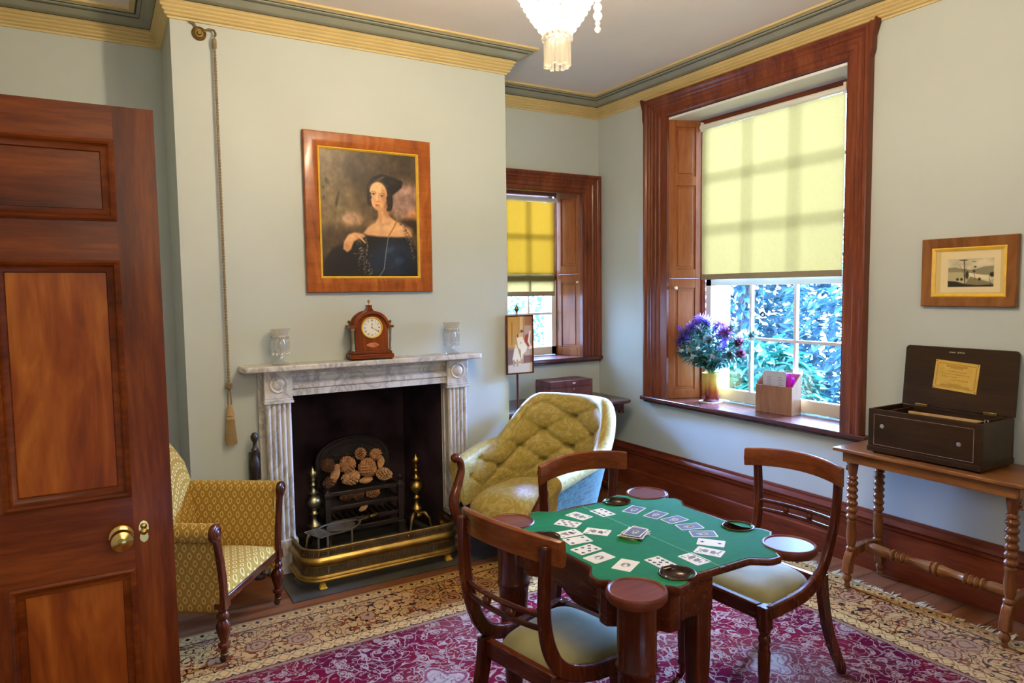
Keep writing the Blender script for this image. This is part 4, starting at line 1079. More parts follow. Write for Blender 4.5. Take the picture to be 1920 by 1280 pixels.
def portrait(u, v):
    c = Canvas(u, v, 0.80, (84, 68, 46))
    c.ell(0.10, 0.85, 0.24, 0.40, (128, 112, 78), 0.1, 0.9, 0.6); c.ell(0.22, 0.58, 0.18, 0.28, (112, 94, 64), 0, 0.9, 0.6)
    c.ell(0.30, 0.46, 0.11, 0.055, (166, 130, 106), 0.1, 0.7, 0.75); c.ell(0.38, 0.80, 0.12, 0.14, (58, 46, 36), 0.4, 0.8, 0.7)
    c.ell(0.32, 0.84, 0.05, 0.07, (44, 35, 26), 0.5, 0.7, 0.8); c.ell(0.47, 0.82, 0.06, 0.05, (52, 42, 32), 0.2, 0.7, 0.7)
    c.ell(0.17, 0.62, 0.016, 0.07, (46, 36, 22), -0.25, 0.5, 0.85); c.ell(0.07, 0.75, 0.02, 0.03, (40, 32, 20), 0.5, 0.5, 0.85); c.ell(0.03, 0.70, 0.01, 0.012, (40, 32, 20), 0, 0.5, 0.8); c.ell(0.03, 0.62, 0.01, 0.02, (44, 34, 22), 0, 0.5, 0.8)
    c.line([(0.22, 0.95), (0.20, 0.70), (0.16, 0.45), (0.14, 0.35)], 0.012, (136, 118, 84), 0.4); c.line([(0.10, 0.97), (0.09, 0.60)], 0.02, (140, 122, 88), 0.3)
    c.ell(0.62, 0.90, 0.5, 0.16, (70, 58, 46), 0, 0.9, 0.8); c.ell(0.92, 0.62, 0.22, 0.14, (144, 112, 102), -0.3, 0.8, 0.8)
    c.ell(0.97, 0.50, 0.14, 0.05, (210, 142, 78), -0.2, 0.8, 0.65); c.ell(0.84, 0.55, 0.11, 0.06, (160, 126, 116), 0.2, 0.8, 0.65); c.ell(0.86, 0.70, 0.10, 0.03, (170, 138, 124), 0.4, 0.9, 0.5)
    c.ell(0.20, 0.30, 0.28, 0.10, (58, 44, 30), 0, 0.9, 0.8); c.ell(0.95, 0.42, 0.12, 0.06, (34, 24, 18), -0.2, 0.6, 0.85)
    n = c.mottle(0.42, 7, 3); c.mottle(0.22, 26, 6)
    # dark dress and shawl
    c.poly([(0.00, 0.0), (0.02, 0.13), (0.10, 0.22), (0.24, 0.27), (0.36, 0.28), (0.44, 0.33), (0.92, 0.33), (1.0, 0.2), (1.0, 0.0)], (21, 17, 17), 0.03)
    c.ell(0.75, 0.16, 0.20, 0.14, (34, 48, 72), 0.2, 0.9, 0.8); c.ell(0.57, 0.10, 0.12, 0.12, (26, 38, 58), 0.1, 0.9, 0.75); c.ell(0.86, 0.10, 0.06, 0.10, (16, 24, 40), 0.3, 0.8, 0.7); c.ell(0.70, 0.22, 0.05, 0.025, (62, 78, 104), 0.5, 0.9, 0.5); c.ell(0.80, 0.13, 0.05, 0.03, (58, 74, 100), 0.3, 0.9, 0.5)
    # hair, hat
    c.ell(0.60, 0.70, 0.130, 0.120, (24, 18, 15), 0, 0.14); c.ell(0.497, 0.63, 0.030, 0.06, (24, 18, 14), 0, 0.25); c.ell(0.705, 0.62, 0.036, 0.085, (22, 16, 13), 0, 0.25)
    c.poly([(0.49, 0.74), (0.53, 0.80), (0.62, 0.835), (0.72, 0.82), (0.80, 0.80), (0.855, 0.785), (0.84, 0.735), (0.76, 0.68), (0.72, 0.66), (0.70, 0.72), (0.60, 0.76)], (17, 14, 14), 0.014)
    c.ell(0.61, 0.795, 0.055, 0.012, (104, 92, 78), 0.5, 0.6, 0.6); c.line([(0.54, 0.778), (0.62, 0.778), (0.69, 0.735)], 0.004, (70, 58, 46)); c.ell(0.75, 0.77, 0.05, 0.02, (36, 30, 28), -0.2, 0.8, 0.7)
    # neck, shoulders
    sk = (208, 158, 110)
    c.poly([(0.575, 0.57), (0.690, 0.56), (0.690, 0.50), (0.77, 0.455), (0.86, 0.42), (0.925, 0.375), (0.945, 0.335), (0.80, 0.325), (0.60, 0.325), (0.46, 0.335), (0.42, 0.35), (0.47, 0.40), (0.55, 0.44), (0.585, 0.49)], sk, 0.018)
    c.ell(0.70, 0.40, 0.19, 0.05, (226, 178, 128), -0.1, 0.9, 0.7); c.ell(0.60, 0.47, 0.022, 0.06, (176, 124, 82), 0.1, 0.9, 0.6); c.ell(0.672, 0.53, 0.035, 0.05, (160, 108, 70), 0.2, 0.9, 0.8)
    c.ell(0.66, 0.43, 0.06, 0.012, (190, 140, 98), 0.25, 0.9, 0.5); c.ell(0.90, 0.37, 0.05, 0.04, (190, 140, 96), 0, 0.8, 0.6); c.ell(0.63, 0.36, 0.10, 0.02, (196, 146, 102), 0, 0.9, 0.4)
    # face, turned a little to the left
    c.ell(0.588, 0.672, 0.092, 0.098, (224, 174, 124), 0.05, 0.14); c.ell(0.584, 0.615, 0.072, 0.075, (222, 170, 120), 0.05, 0.16)
    c.ell(0.570, 0.722, 0.066, 0.036, (236, 190, 140), 0.05, 0.9, 0.6); c.ell(0.650, 0.635, 0.030, 0.085, (178, 124, 82), 0.05, 0.9, 0.75); c.ell(0.60, 0.552, 0.05, 0.018, (184, 130, 86), 0, 0.9, 0.7)
    c.ell(0.535, 0.625, 0.028, 0.020, (226, 152, 112), 0, 0.9, 0.45); c.ell(0.632, 0.618, 0.026, 0.020, (210, 136, 98), 0, 0.9, 0.45); c.ell(0.572, 0.645, 0.012, 0.030, (236, 190, 144), 0.05, 0.9, 0.6)
    for ex, ey in ((0.538, 0.668), (0.628, 0.655)):
        c.ell(ex, ey+0.004, 0.026, 0.012, (170, 118, 82), 0, 0.7, 0.7); c.ell(ex, ey, 0.016, 0.0048, (206, 184, 158), 0, 0.5); c.ell(ex-0.001, ey, 0.0075, 0.0062, (40, 26, 18), 0, 0.5)
        c.line([(ex-0.019, ey+0.004), (ex, ey+0.008), (ex+0.019, ey+0.003)], 0.0020, (52, 34, 24)); c.line([(ex-0.024, ey+0.019), (ex, ey+0.026), (ex+0.026, ey+0.017)], 0.0024, (96, 64, 42), 0.75)
    c.line([(0.588, 0.660), (0.594, 0.628), (0.590, 0.612)], 0.0035, (188, 132, 92), 0.7); c.ell(0.574, 0.608, 0.013, 0.005, (158, 98, 68), 0, 0.7, 0.7); c.ell(0.590, 0.611, 0.006, 0.004, (150, 92, 62), 0, 0.7, 0.6)
    c.ell(0.576, 0.580, 0.024, 0.0075, (178, 86, 70), -0.05, 0.6, 0.9); c.line([(0.552, 0.583), (0.577, 0.580), (0.601, 0.580)], 0.0014, (116, 50, 42), 0.9); c.ell(0.578, 0.567, 0.016, 0.003, (184, 128, 90), 0, 0.8, 0.6)
    for k in range(6): c.ell(0.698+0.010*math.sin(k*2.1), 0.70-0.030*k, 0.018, 0.017, (30+12*(k % 2), 24+6*(k % 2), 18), 0, 0.5)
    for k in range(4): c.ell(0.500+0.006*math.sin(k*2), 0.67-0.028*k, 0.012, 0.015, (36, 27, 20), 0, 0.5)
    # raised hand, cuff, chain, lace
    c.poly([(0.21, 0.22), (0.22, 0.28), (0.27, 0.335), (0.33, 0.355), (0.41, 0.345), (0.44, 0.33), (0.42, 0.31), (0.36, 0.30), (0.32, 0.28), (0.29, 0.22), (0.25, 0.195)], (212, 156, 106), 0.016)
    c.ell(0.29, 0.31, 0.05, 0.025, (230, 178, 128), 0.7, 0.9, 0.7); c.ell(0.25, 0.235, 0.03, 0.03, (184, 128, 84), 0.5, 0.9, 0.7)
    for k in range(4): c.line([(0.315+0.022*k, 0.338-0.007*k), (0.395+0.014*k, 0.312-0.013*k)], 0.0055, (216, 162, 114), 0.9); c.line([(0.325+0.022*k, 0.329-0.008*k), (0.392+0.014*k, 0.303-0.013*k)], 0.0014, (136, 88, 58), 0.8)
    c.line([(0.785, 0.475), (0.75, 0.41), (0.685, 0.33)], 0.005, (150, 108, 38)); c.line([(0.685, 0.33), (0.655, 0.20), (0.63, 0.06), (0.58, 0.0)], 0.0030, (140, 140, 132), 0.8)
    c.line([(0.44, 0.33), (0.46, 0.25), (0.445, 0.18)], 0.0035, (128, 110, 84), 0.7)
    rg = np.random.RandomState(4)
    for k in range(150):
        t = rg.rand(); x = 0.37+0.10*t+rg.randn()*0.035; y = 0.28-0.27*t+rg.randn()*0.03; g = rg.randint(50, 160); c.ell(x, y, 0.007, 0.004, (g, g*0.93, g*0.82), rg.rand()*3, 0.6, 0.65)
    for k in range(90):
        t = rg.rand(); x = 0.82+0.15*t+rg.randn()*0.012; y = 0.44-0.30*t**1.6+rg.randn()*0.012; g = rg.randint(50, 150); c.ell(x, y, 0.007, 0.0045, (g, g*0.85, g*0.65), rg.rand()*3, 0.6, 0.65)
    c.mottle(0.10, 40, 8)
    return c.c
PW, PH = 0.786, 0.925
pt = thing('framed_portrait', 'portrait of a dark haired lady in black in a wide wooden frame above the mantelshelf', 'picture', (1.437, YB-0.006, 2.061))
TI = Matrix.Identity(4)
fw_ = 0.083
frame(pt, 'frame', PW-2*fw_, PH-2*fw_, fw_, [(0, 0.0), (0, 0.020), (0.06, 0.026), (0.5, 0.030), (0.92, 0.022), (1.0, 0.018), (1.0, 0.0)], M['frame_wood'], TI)
frame(pt, 'gilt_slip', PW-2*fw_-0.026, PH-2*fw_-0.026, 0.013, [(0, 0.008), (0, 0.021), (0.4, 0.024), (1.0, 0.013), (1.0, 0.008)], M['gilt'], TI)
picture_grid('canvas', PW-2*fw_-0.024, PH-2*fw_-0.024, 200, 244, portrait, M['picture'], pt, Matrix.Translation((0, -0.010, 0)))
m = MB(); m.bx(-PW/2+0.01, PW/2-0.01, -0.006, 0.005, -PH/2+0.01, PH/2-0.01); m.build('backing_board', M['box_wood'], pt)

def landscape(u, v):
    c = Canvas(u, v, 1.62, (206, 184, 126))
    u0, u1, v0, v1 = 0.14, 0.90, 0.12, 0.90
    c.poly([(u0-0.055, v0-0.08), (u1+0.055, v0-0.08), (u1+0.055, v1+0.075), (u0-0.055, v1+0.075)], (224, 206, 160), 0.006)
    d = Canvas((u-0.195)/0.67, (v-0.16)/0.65, 1.7, (196, 186, 152)); x = np.clip(d.u, 0, 1); y = np.clip(d.v, 0, 1); d.u, d.v = x, y; d.mottle(0.2, 5, 9)
    d.poly([(0, 0.50), (0, 0.68), (0.15, 0.70), (0.34, 0.64), (0.5, 0.60), (0.62, 0.62), (0.8, 0.70), (1, 0.72), (1, 0.4)], (128, 122, 92), 0.03, 0.9)
    d.poly([(0, 0.25), (0, 0.53), (0.3, 0.53), (0.45, 0.48), (0.45, 0.2)], (178, 168, 128), 0.03); d.poly([(0.45, 0.50), (0.9, 0.38), (0.95, 0.25), (0.5, 0.36)], (222, 212, 178), 0.02)
    d.poly([(0.5, 0.36), (0.95, 0.15), (1, 0.1), (1, 0), (0.35, 0)], (120, 110, 78), 0.03, 0.9); d.poly([(0, 0), (0, 0.22), (0.18, 0.20), (0.4, 0.10), (0.65, 0.06), (1, 0.08), (1, 0)], (46, 42, 28), 0.03)
    d.line([(0.385, 0.12), (0.375, 0.55), (0.36, 0.92)], 0.018, (36, 32, 24)); d.ell(0.345, 0.945, 0.10, 0.016, (34, 30, 22), 0, 0.4)
    d.line([(0.38, 0.55), (0.42, 0.72)], 0.006, (50, 46, 34)); d.line([(0.37, 0.35), (0.32, 0.62), (0.26, 0.75)], 0.006, (70, 64, 48))
    d.ell(0.43, 0.42, 0.035, 0.14, (52, 48, 32), 0, 0.6); d.ell(0.97, 0.42, 0.06, 0.08, (44, 40, 28), 0, 0.5); d.ell(0.60, 0.70, 0.03, 0.03, (70, 64, 48), 0, 0.6); d.ell(0.58, 0.55, 0.03, 0.04, (60, 54, 40), 0, 0.6)
    for px in (0.22, 0.31, 0.70): d.ell(px, 0.27, 0.03, 0.05, (56, 50, 36), 0, 0.5)
    d.line([(0.58, 0.5), (0.61, 0.25)], 0.008, (60, 54, 40)); d.line([(0.94, 0.1), (0.90, 0.35)], 0.008, (56, 50, 36)); d.ell(0.57, 0.88, 0.05, 0.02, (130, 122, 96), 0, 0.6)
    k = ((u > 0.195) & (u < 0.865) & (v > 0.16) & (v < 0.81))[..., None]; c.c = np.where(k, d.c, c.c); return c.c
LW, LH = 0.44, 0.342
lp_ = thing('framed_print', 'small landscape print with a gilt slip in a curly walnut frame on the right wall', 'picture', (XR-0.004, 1.815, 1.661), -PI/2)
frame(lp_, 'frame', LW-0.096, LH-0.096, 0.048, [(0, 0.0), (0, 0.020), (0.08, 0.024), (0.9, 0.016), (1.0, 0.013), (1.0, 0.0)], M['frame_walnut'], TI)
frame(lp_, 'gilt_slip', LW-0.096-0.034, LH-0.096-0.034, 0.017, [(0, 0.006), (0, 0.016), (0.3, 0.019), (1.0, 0.010), (1.0, 0.006)], M['gilt'], TI)
picture_grid('print', LW-0.096-0.030, LH-0.096-0.030, 130, 90, landscape, M['print'], lp_, Matrix.Translation((0, -0.007, 0)))
m = MB(); m.bx(-LW/2+0.005, LW/2-0.005, -0.005, 0.003, -LH/2+0.005, LH/2-0.005); m.build('backing_board', M['box_wood'], lp_)

# ================================================================== bell pull
bp0 = thing('bell_pull', 'twisted cord bell pull with a tassel hanging left of the chimneypiece', 'bell pull', (0.600, YB-0.028, 0.76))
m = MB(); Mr = Matrix.Translation((-0.070, 0.028, 2.205)) @ Matrix.Rotation(PI/2, 4, 'X')
m.lathe([(0.036, 0), (0.036, 0.006), (0.030, 0.010), (0.026, 0.007), (0.020, 0.013), (0.014, 0.013), (0.012, 0.022), (0.008, 0.026), (0.001, 0.026)], 28, M=Mr); m.build('rosette', M['old_brass'], bp0)
m = MB(); m.tube([(-0.05, 0.010, 2.215), (-0.025, 0.004, 2.228), (0.0, 0.0, 2.226), (0.008, 0.0, 2.210), (0.004, 0.0, 2.195)], 0.006, 8); m.tube([(-0.085, 0.015, 2.232), (-0.095, 0.015, 2.25), (-0.115, 0.015, 2.256)], 0.006, 8); m.build('crank_arm', M['old_brass'], bp0)
M['cord'] = cloth('silk_cord', (0.26, 0.19, 0.11), 0.35, 120)
M['tassel'] = cloth('tassel_fringe', (0.46, 0.31, 0.13), 0.4, 150)
m = MB(); m.lathe([(0.007, 2.130), (0.011, 2.135), (0.012, 2.165), (0.010, 2.182), (0.004, 2.186), (0.002, 2.20)], 14); m.build('cord_end', M['cord'], bp0)
for ph in (0, PI):
    m = MB(); pts = []
    for k in range(230):
        z = 2.14-1.80*k/229; pts.append((0.0042*math.cos(z*190+ph), 0.0042*math.sin(z*190+ph), z))
    m.tube(pts, 0.0044, 6); m.build('cord', M['cord'], bp0)
m = MB(); m.sphere((0, 0, 0.338), 0.014, 14, 10, sc=(1, 1, 1.3))
for k in range(3):
    m.tube([(0.014*math.cos(t*PI/6+k), 0.014*math.sin(t*PI/6+k), 0.338+0.010*math.sin(t*PI/6*(1+k))) for t in range(13)], 0.005, 6)
m.build('knot', M['cord'], bp0)
for sx in (-0.007, 0.008):
    m = MB(); m.tube([(sx*0.4, 0, 0.325), (sx, 0, 0.28), (sx*1.1, 0, 0.23)], 0.0042, 7); m.build('cord_strand', M['cord'], bp0)
m = MB(); m.lathe([(0.004, 0.235), (0.012, 0.228), (0.016, 0.20), (0.020, 0.185), (0.022, 0.172), (0.018, 0.166), (0.024, 0.160), (0.024, 0.150), (0.020, 0.147)], 18); m.build('tassel_head', M['tassel'], bp0)
m = MB()
for k in range(90):
    a = k*2.39996; r0 = 0.020*math.sqrt((k+0.5)/90); r1 = r0*1.55; L = 0.135+0.012*math.sin(k*7.3)
    m.tube([(r0*math.cos(a), r0*math.sin(a), 0.155), ((r0+r1)/2*math.cos(a), (r0+r1)/2*math.sin(a)*0.9, 0.155-L*0.5), (r1*math.cos(a+0.1), r1*math.sin(a+0.1)*0.9, 0.155-L)], 0.0017, 4, cap=False)
m.build('tassel_fringe', M['tassel'], bp0)

# ================================================================== chandelier
ch = thing('chandelier', 'crystal chandelier with a bag of beads and a ring of long prisms', 'chandelier', (CH[0], CH[1], ZC))
def ringm(m, r, z, t=0.006, n=40):
    m.tube([(r*math.cos(2*PI*k/n), r*math.sin(2*PI*k/n), z) for k in range(n+1)], t, 8, cap=False)
m = MB(); m.lathe([(0.065, 0.0), (0.065, -0.012), (0.045, -0.03), (0.015, -0.045), (0.012, -0.06)], 24); m.build('ceiling_rose', M['gilt'], ch)
m = MB(); m.tube([(0, 0, -0.05), (0, 0, -0.34)], 0.008, 10); m.build('stem', M['gilt'], ch)
m = MB(); ringm(m, 0.15, -0.44, 0.008); m.build('main_ring', M['gilt'], ch)
m = MB(); ringm(m, 0.046, -0.66, 0.004, 24); m.build('lower_ring', M['gilt'], ch)
def beads(m, pts, r):
    for p in pts: m.sphere(p, r, 8, 6)
for k in range(16):                                       # strands from ring down to the lower ring
    a = 2*PI*k/16; m = MB(); pts = []
    for i in range(12):
        t = i/11; rr_ = 0.046+0.104*math.cos(t*PI/2); pts.append((rr_*math.cos(a), rr_*math.sin(a), -0.44-0.215*t))
    beads(m, pts, 0.0105); m.build('bead_strand', M['bead'], ch)
for k in range(16):
    a = 2*PI*(k+0.5)/16; m = MB(); pts = []
    for i in range(9):
        t = (i+0.3)/11; rr_ = 0.046+0.104*math.cos(t*PI/2); pts.append((rr_*math.cos(a), rr_*math.sin(a), -0.44-0.215*t))
    beads(m, pts, 0.010); m.build('bead_strand', M['bead'], ch)
for k in range(12):                                       # upper strands from the stem to the ring
    a = 2*PI*k/12; m = MB(); beads(m, [((0.02+0.13*(i/8)**1.4)*math.cos(a), (0.02+0.13*(i/8)**1.4)*math.sin(a), -0.14-0.29*i/8) for i in range(9)], 0.009); m.build('bead_strand', M['bead'], ch)
for k in range(14):                                       # rosettes round the lower ring
    a = 2*PI*k/14; m = MB(); m.sphere((0.046*math.cos(a), 0.046*math.sin(a), -0.672), 0.012, 8, 6, sc=(1, 1, 1.0)); m.sphere((0.043*math.cos(a+.2), 0.043*math.sin(a+.2), -0.650), 0.010, 8, 6); m.build('bead_rosette', M['bead'], ch, smooth=30)
for k in range(13):
    a = 2*PI*k/13; c_ = (0.042*math.cos(a), 0.042*math.sin(a), 0.019); L = 0.086+0.004*math.sin(k*3)
    m = MB(); m.lathe([(0.003, -0.694), (0.0085, -0.698), (0.0085, -0.696-L), (0.0095, -0.698-L), (0.007, -0.703-L), (0.001, -0.704-L)], 6, c=c_); m.build('prism', M['prism'], ch, smooth=0)
for k in range(3):                                        # arms, each with a drop of four beads
    a = R(-31)+2*PI*k/3; d = Vector((math.cos(a), math.sin(a), 0))
    m = MB(); m.tube([tuple(d*0.148+Vector((0, 0, -0.44))), tuple(d*0.165+Vector((0, 0, -0.455))), tuple(d*0.185+Vector((0, 0, -0.44))), tuple(d*0.19+Vector((0, 0, -0.41)))], 0.006, 8)
    m.lathe([(0.024, -0.41), (0.026, -0.405), (0.010, -0.400), (0.008, -0.36)], 14, c=tuple(d*0.19)); arm = m.build('arm', M['gilt'], ch)
    for z, r_ in ((-0.50, 0.011), (-0.528, 0.012)) if k else ((-0.50, 0.011), (-0.530, 0.0155), (-0.563, 0.0155), (-0.593, 0.0165), (-0.619, 0.0095), (-0.640, 0.0115)):
        m = MB(); m.sphere(tuple(d*0.146+Vector((0, 0, z))), r_, 10, 8); m.build('drop_bead', M['bead'], arm, smooth=0)
# ================================================================== rug
RUG_HX, RUG_HY, RUG_T = 2.0, 1.70, 0.008
def rug_mat():
    t = NT('persian_rug'); tc = t.n('ShaderNodeTexCoord'); P = tc.outputs['Object']
    x, y, z = t.sep(P)
    ax = t.math('ABSOLUTE', x); ay = t.math('ABSOLUTE', y)
    dx = t.math('SUBTRACT', RUG_HX, ax); dy = t.math('SUBTRACT', RUG_HY, ay)
    d = t.math('MINIMUM', dx, dy)
    side = t.math('LESS_THAN', dy, dx)                        # 1 on the long edges
    s = t.math('ADD', t.math('MULTIPLY', x, side), t.math('MULTIPLY', y, t.math('SUBTRACT', 1.0, side)))
    jit = t.n('ShaderNodeTexNoise'); jit.inputs['Scale'].default_value = 26; jit.inputs['Detail'].default_value = 2; t.link(P, jit.inputs['Vector'])
    wob = t.n('ShaderNodeVectorMath'); wob.operation = 'SCALE'; t.link(jit.outputs['Color'], wob.inputs[0]); wob.inputs['Scale'].default_value = 0.035
    addv = t.n('ShaderNodeVectorMath'); addv.operation = 'ADD'; t.link(P, addv.inputs[0]); t.link(wob.outputs[0], addv.inputs[1])
    V = addv.outputs[0]
    cream, tan, rust, crim, navy, olive = (0.42, 0.25, 0.085), (0.30, 0.17, 0.055), (0.135, 0.028, 0.009), (0.105, 0.0045, 0.012), (0.016, 0.007, 0.008), (0.12, 0.082, 0.018)
    rose = (0.277, 0.114, 0.090)
    def contour(sc, w, dist=1.2):
        n = t.noise(P, sc, 1, 0.4, dist); return t.ramp(t.math('ABSOLUTE', t.math('SUBTRACT', n, 0.5)), [(w, 1.0), (w*1.7, 0.0)])
    def flowers(sc, bands, rand=0.85):
        return t.ramp(t.voro(V, sc, rand=rand), bands, 'CONSTANT')
    leaves = t.ramp(t.voro(V, 34), [(0.0, 1.0), (0.24, 1.0), (0.26, 0.0)])
    # field: crimson ground under pale arabesques and flower heads
    fl = t.voro(V, 6.5, rand=0.9); fl2 = t.voro(V, 15, rand=1.0)
    field = t.mix(t.ramp(t.noise(P, 2.4, 2), [(0.44, 0.0), (0.60, 1.0)]), crim, (0.070, 0.004, 0.014))
    field = t.mix(t.math('MULTIPLY', leaves, 0.75), field, (0.20, 0.115, 0.070))
    field = t.mix(contour(7.0, 0.014, 2.2), field, (0.244, 0.162, 0.120))
    field = t.mix(contour(12.0, 0.012, 1.4), field, (0.185, 0.108, 0.084))
    field = t.mix(t.ramp(fl2, [(0.0, 0.9), (0.14, 0.9), (0.16, 0.0), (0.21, 0.0), (0.22, 0.85), (0.30, 0.85), (0.32, 0.0)]), field, (0.251, 0.156, 0.114))
    field = t.mix(t.ramp(fl, [(0.0, 1.0), (0.13, 1.0), (0.14, 0.0)]), field, (0.264, 0.168, 0.120))
    field = t.mix(t.ramp(fl, [(0.06, 0.0), (0.07, 1.0), (0.09, 1.0), (0.10, 0.0)]), field, navy)
    # large pale quatrefoils scattered on the field
    q = t.n('ShaderNodeVectorMath'); q.operation = 'SCALE'; t.link(P, q.inputs[0]); q.inputs['Scale'].default_value = 1.0/0.62
    qx, qy, qz = t.sep(q.outputs[0])
    fx = t.math('SUBTRACT', t.math('FRACT', qx), 0.5); fy = t.math('SUBTRACT', t.math('FRACT', t.math('ADD', qy, 0.35)), 0.5)
    rr = t.math('SQRT', t.math('ADD', t.math('MULTIPLY', fx, fx), t.math('MULTIPLY', fy, fy)))
    an = t.math('ARCTAN2', fy, fx)
    qd = t.math('SUBTRACT', rr, t.math('MULTIPLY', t.math('COSINE', t.math('MULTIPLY', an, 4.0)), 0.035))
    quat = t.ramp(qd, [(0.0, 1.0), (0.165, 1.0), (0.172, 0.0)]); quat_e = t.ramp(qd, [(0.128, 0.0), (0.134, 1.0), (0.150, 1.0), (0.156, 0.0)])
    inner = t.mix(t.math('MULTIPLY', contour(19, 0.03, 1.5), 0.8), (0.251, 0.174, 0.132), (0.106, 0.030, 0.048))
    field = t.mix(quat, field, inner); field = t.mix(quat_e, field, (0.145, 0.030, 0.042))
    # main border: cream ground, paisleys with rust rims, olive sprigs, dark tendrils
    bd = t.voro(V, 5.2, rand=0.7)
    main = t.mix(t.ramp(t.noise(P, 5, 2), [(0.42, 0.0), (0.62, 1.0)]), cream, (0.33, 0.185, 0.065))
    main = t.mix(t.math('MULTIPLY', leaves, 0.85), main, olive)
    main = t.mix(contour(9.0, 0.019, 2.0), main, navy)
    main = t.mix(contour(15.0, 0.020, 1.4), main, rust)
    main = t.mix(t.ramp(bd, [(0.0, 1.0), (0.30, 1.0), (0.32, 0.0)]), main, (0.264, 0.156, 0.078))
    main = t.mix(t.ramp(bd, [(0.05, 0.0), (0.06, 1.0), (0.11, 1.0), (0.12, 0.0), (0.19, 0.0), (0.20, 0.9), (0.225, 0.9), (0.235, 0.0), (0.30, 0.0), (0.31, 1.0), (0.33, 1.0), (0.34, 0.0)]), main, rust)
    main = t.mix(t.ramp(t.voro(V, 21), [(0.0, 1.0), (0.16, 1.0), (0.18, 0.0)]), main, navy)
    # guard stripes: cream with dark lozenges and dashes
    f1 = t.math('ABSOLUTE', t.math('SUBTRACT', t.math('FRACT', t.math('DIVIDE', s, 0.062)), 0.5))
    f2 = t.math('ABSOLUTE', t.math('SUBTRACT', t.math('FRACT', t.math('DIVIDE', d, 0.072)), 0.5))
    loz = t.ramp(t.math('ADD', f1, f2), [(0.0, 1.0), (0.20, 1.0), (0.22, 0.0), (0.50, 0.0), (0.52, 0.6), (0.60, 0.6), (0.62, 0.0)])
    guard = t.mix(loz, cream, navy); guard = t.mix(t.ramp(t.voro(V, 30), [(0.0, 0.8), (0.2, 0.8), (0.22, 0.0)]), guard, rust)
    def band(a, b): return t.ramp(d, [(0.0, 0.0), (a, 0.0), (a+0.002, 1.0), (b, 1.0), (b+0.002, 0.0)])
    c = t.mix(t.ramp(d, [(0.0, 0.0), (0.50, 0.0), (0.503, 1.0)]), main, field)
    c = t.mix(band(0.02, 0.085), c, guard); c = t.mix(band(0.40, 0.465), c, guard)
    for e in (0.088, 0.395, 0.47, 0.495): c = t.mix(band(e, e+0.006), c, navy)
    c = t.mix(band(0.476, 0.494), c, (0.211, 0.108, 0.066)); c = t.mix(t.ramp(d, [(0.0, 1.0), (0.018, 1.0), (0.02, 0.0)]), c, tan)
    # worn, faded patches
    wear = t.ramp(t.noise(P, 1.6, 4), [(0.45, 0.0), (0.75, 0.30)]); c = t.mix(wear, c, (0.224, 0.144, 0.096))
    pile = t.noise(P, 420, 2)
    return t.done(t.pbsdf(c, 1.0, spec=0.0, sheen=0.0, normal=t.bump(pile, 0.35, 0.003)))
rug = thing('rug', 'large red and cream patterned rug covering most of the floor', 'rug', (1.455, 1.80, 0.0), R(0.8))
m = MB(); m.bx(-RUG_HX, RUG_HX, -RUG_HY, RUG_HY, 0.0005, RUG_T); m.build('pile', rug_mat(), rug, bevel=0.003)
M['fringe'] = cloth('rug_fringe', (0.52, 0.42, 0.25), 0.3, 60, 0)
m = MB(); rr = random.Random(21); yy = -RUG_HY
while yy < RUG_HY:
    w = rr.uniform(0.012, 0.05); L = rr.choice((0.02, 0.04, 0.065, 0.08, 0.09)) if rr.random() < 0.8 else 0.004
    n = max(2, int(w/0.007))
    for k in range(n):
        y0 = yy+w*k/n; sp = rr.uniform(-0.022, 0.022); l2 = L*rr.uniform(0.6, 1.1)
        m.bar([(RUG_HX-0.004, y0, 0.004), (RUG_HX+l2*0.5, y0+sp*0.4, 0.006), (RUG_HX+l2, y0+sp, 0.0018)], [0.007, 0.006, 0.002], 0.003)
    yy += w*rr.uniform(0.9, 1.4)
fr_ = m.build('fringe', M['fringe'], rug, smooth=0); fr_['kind'] = 'stuff'

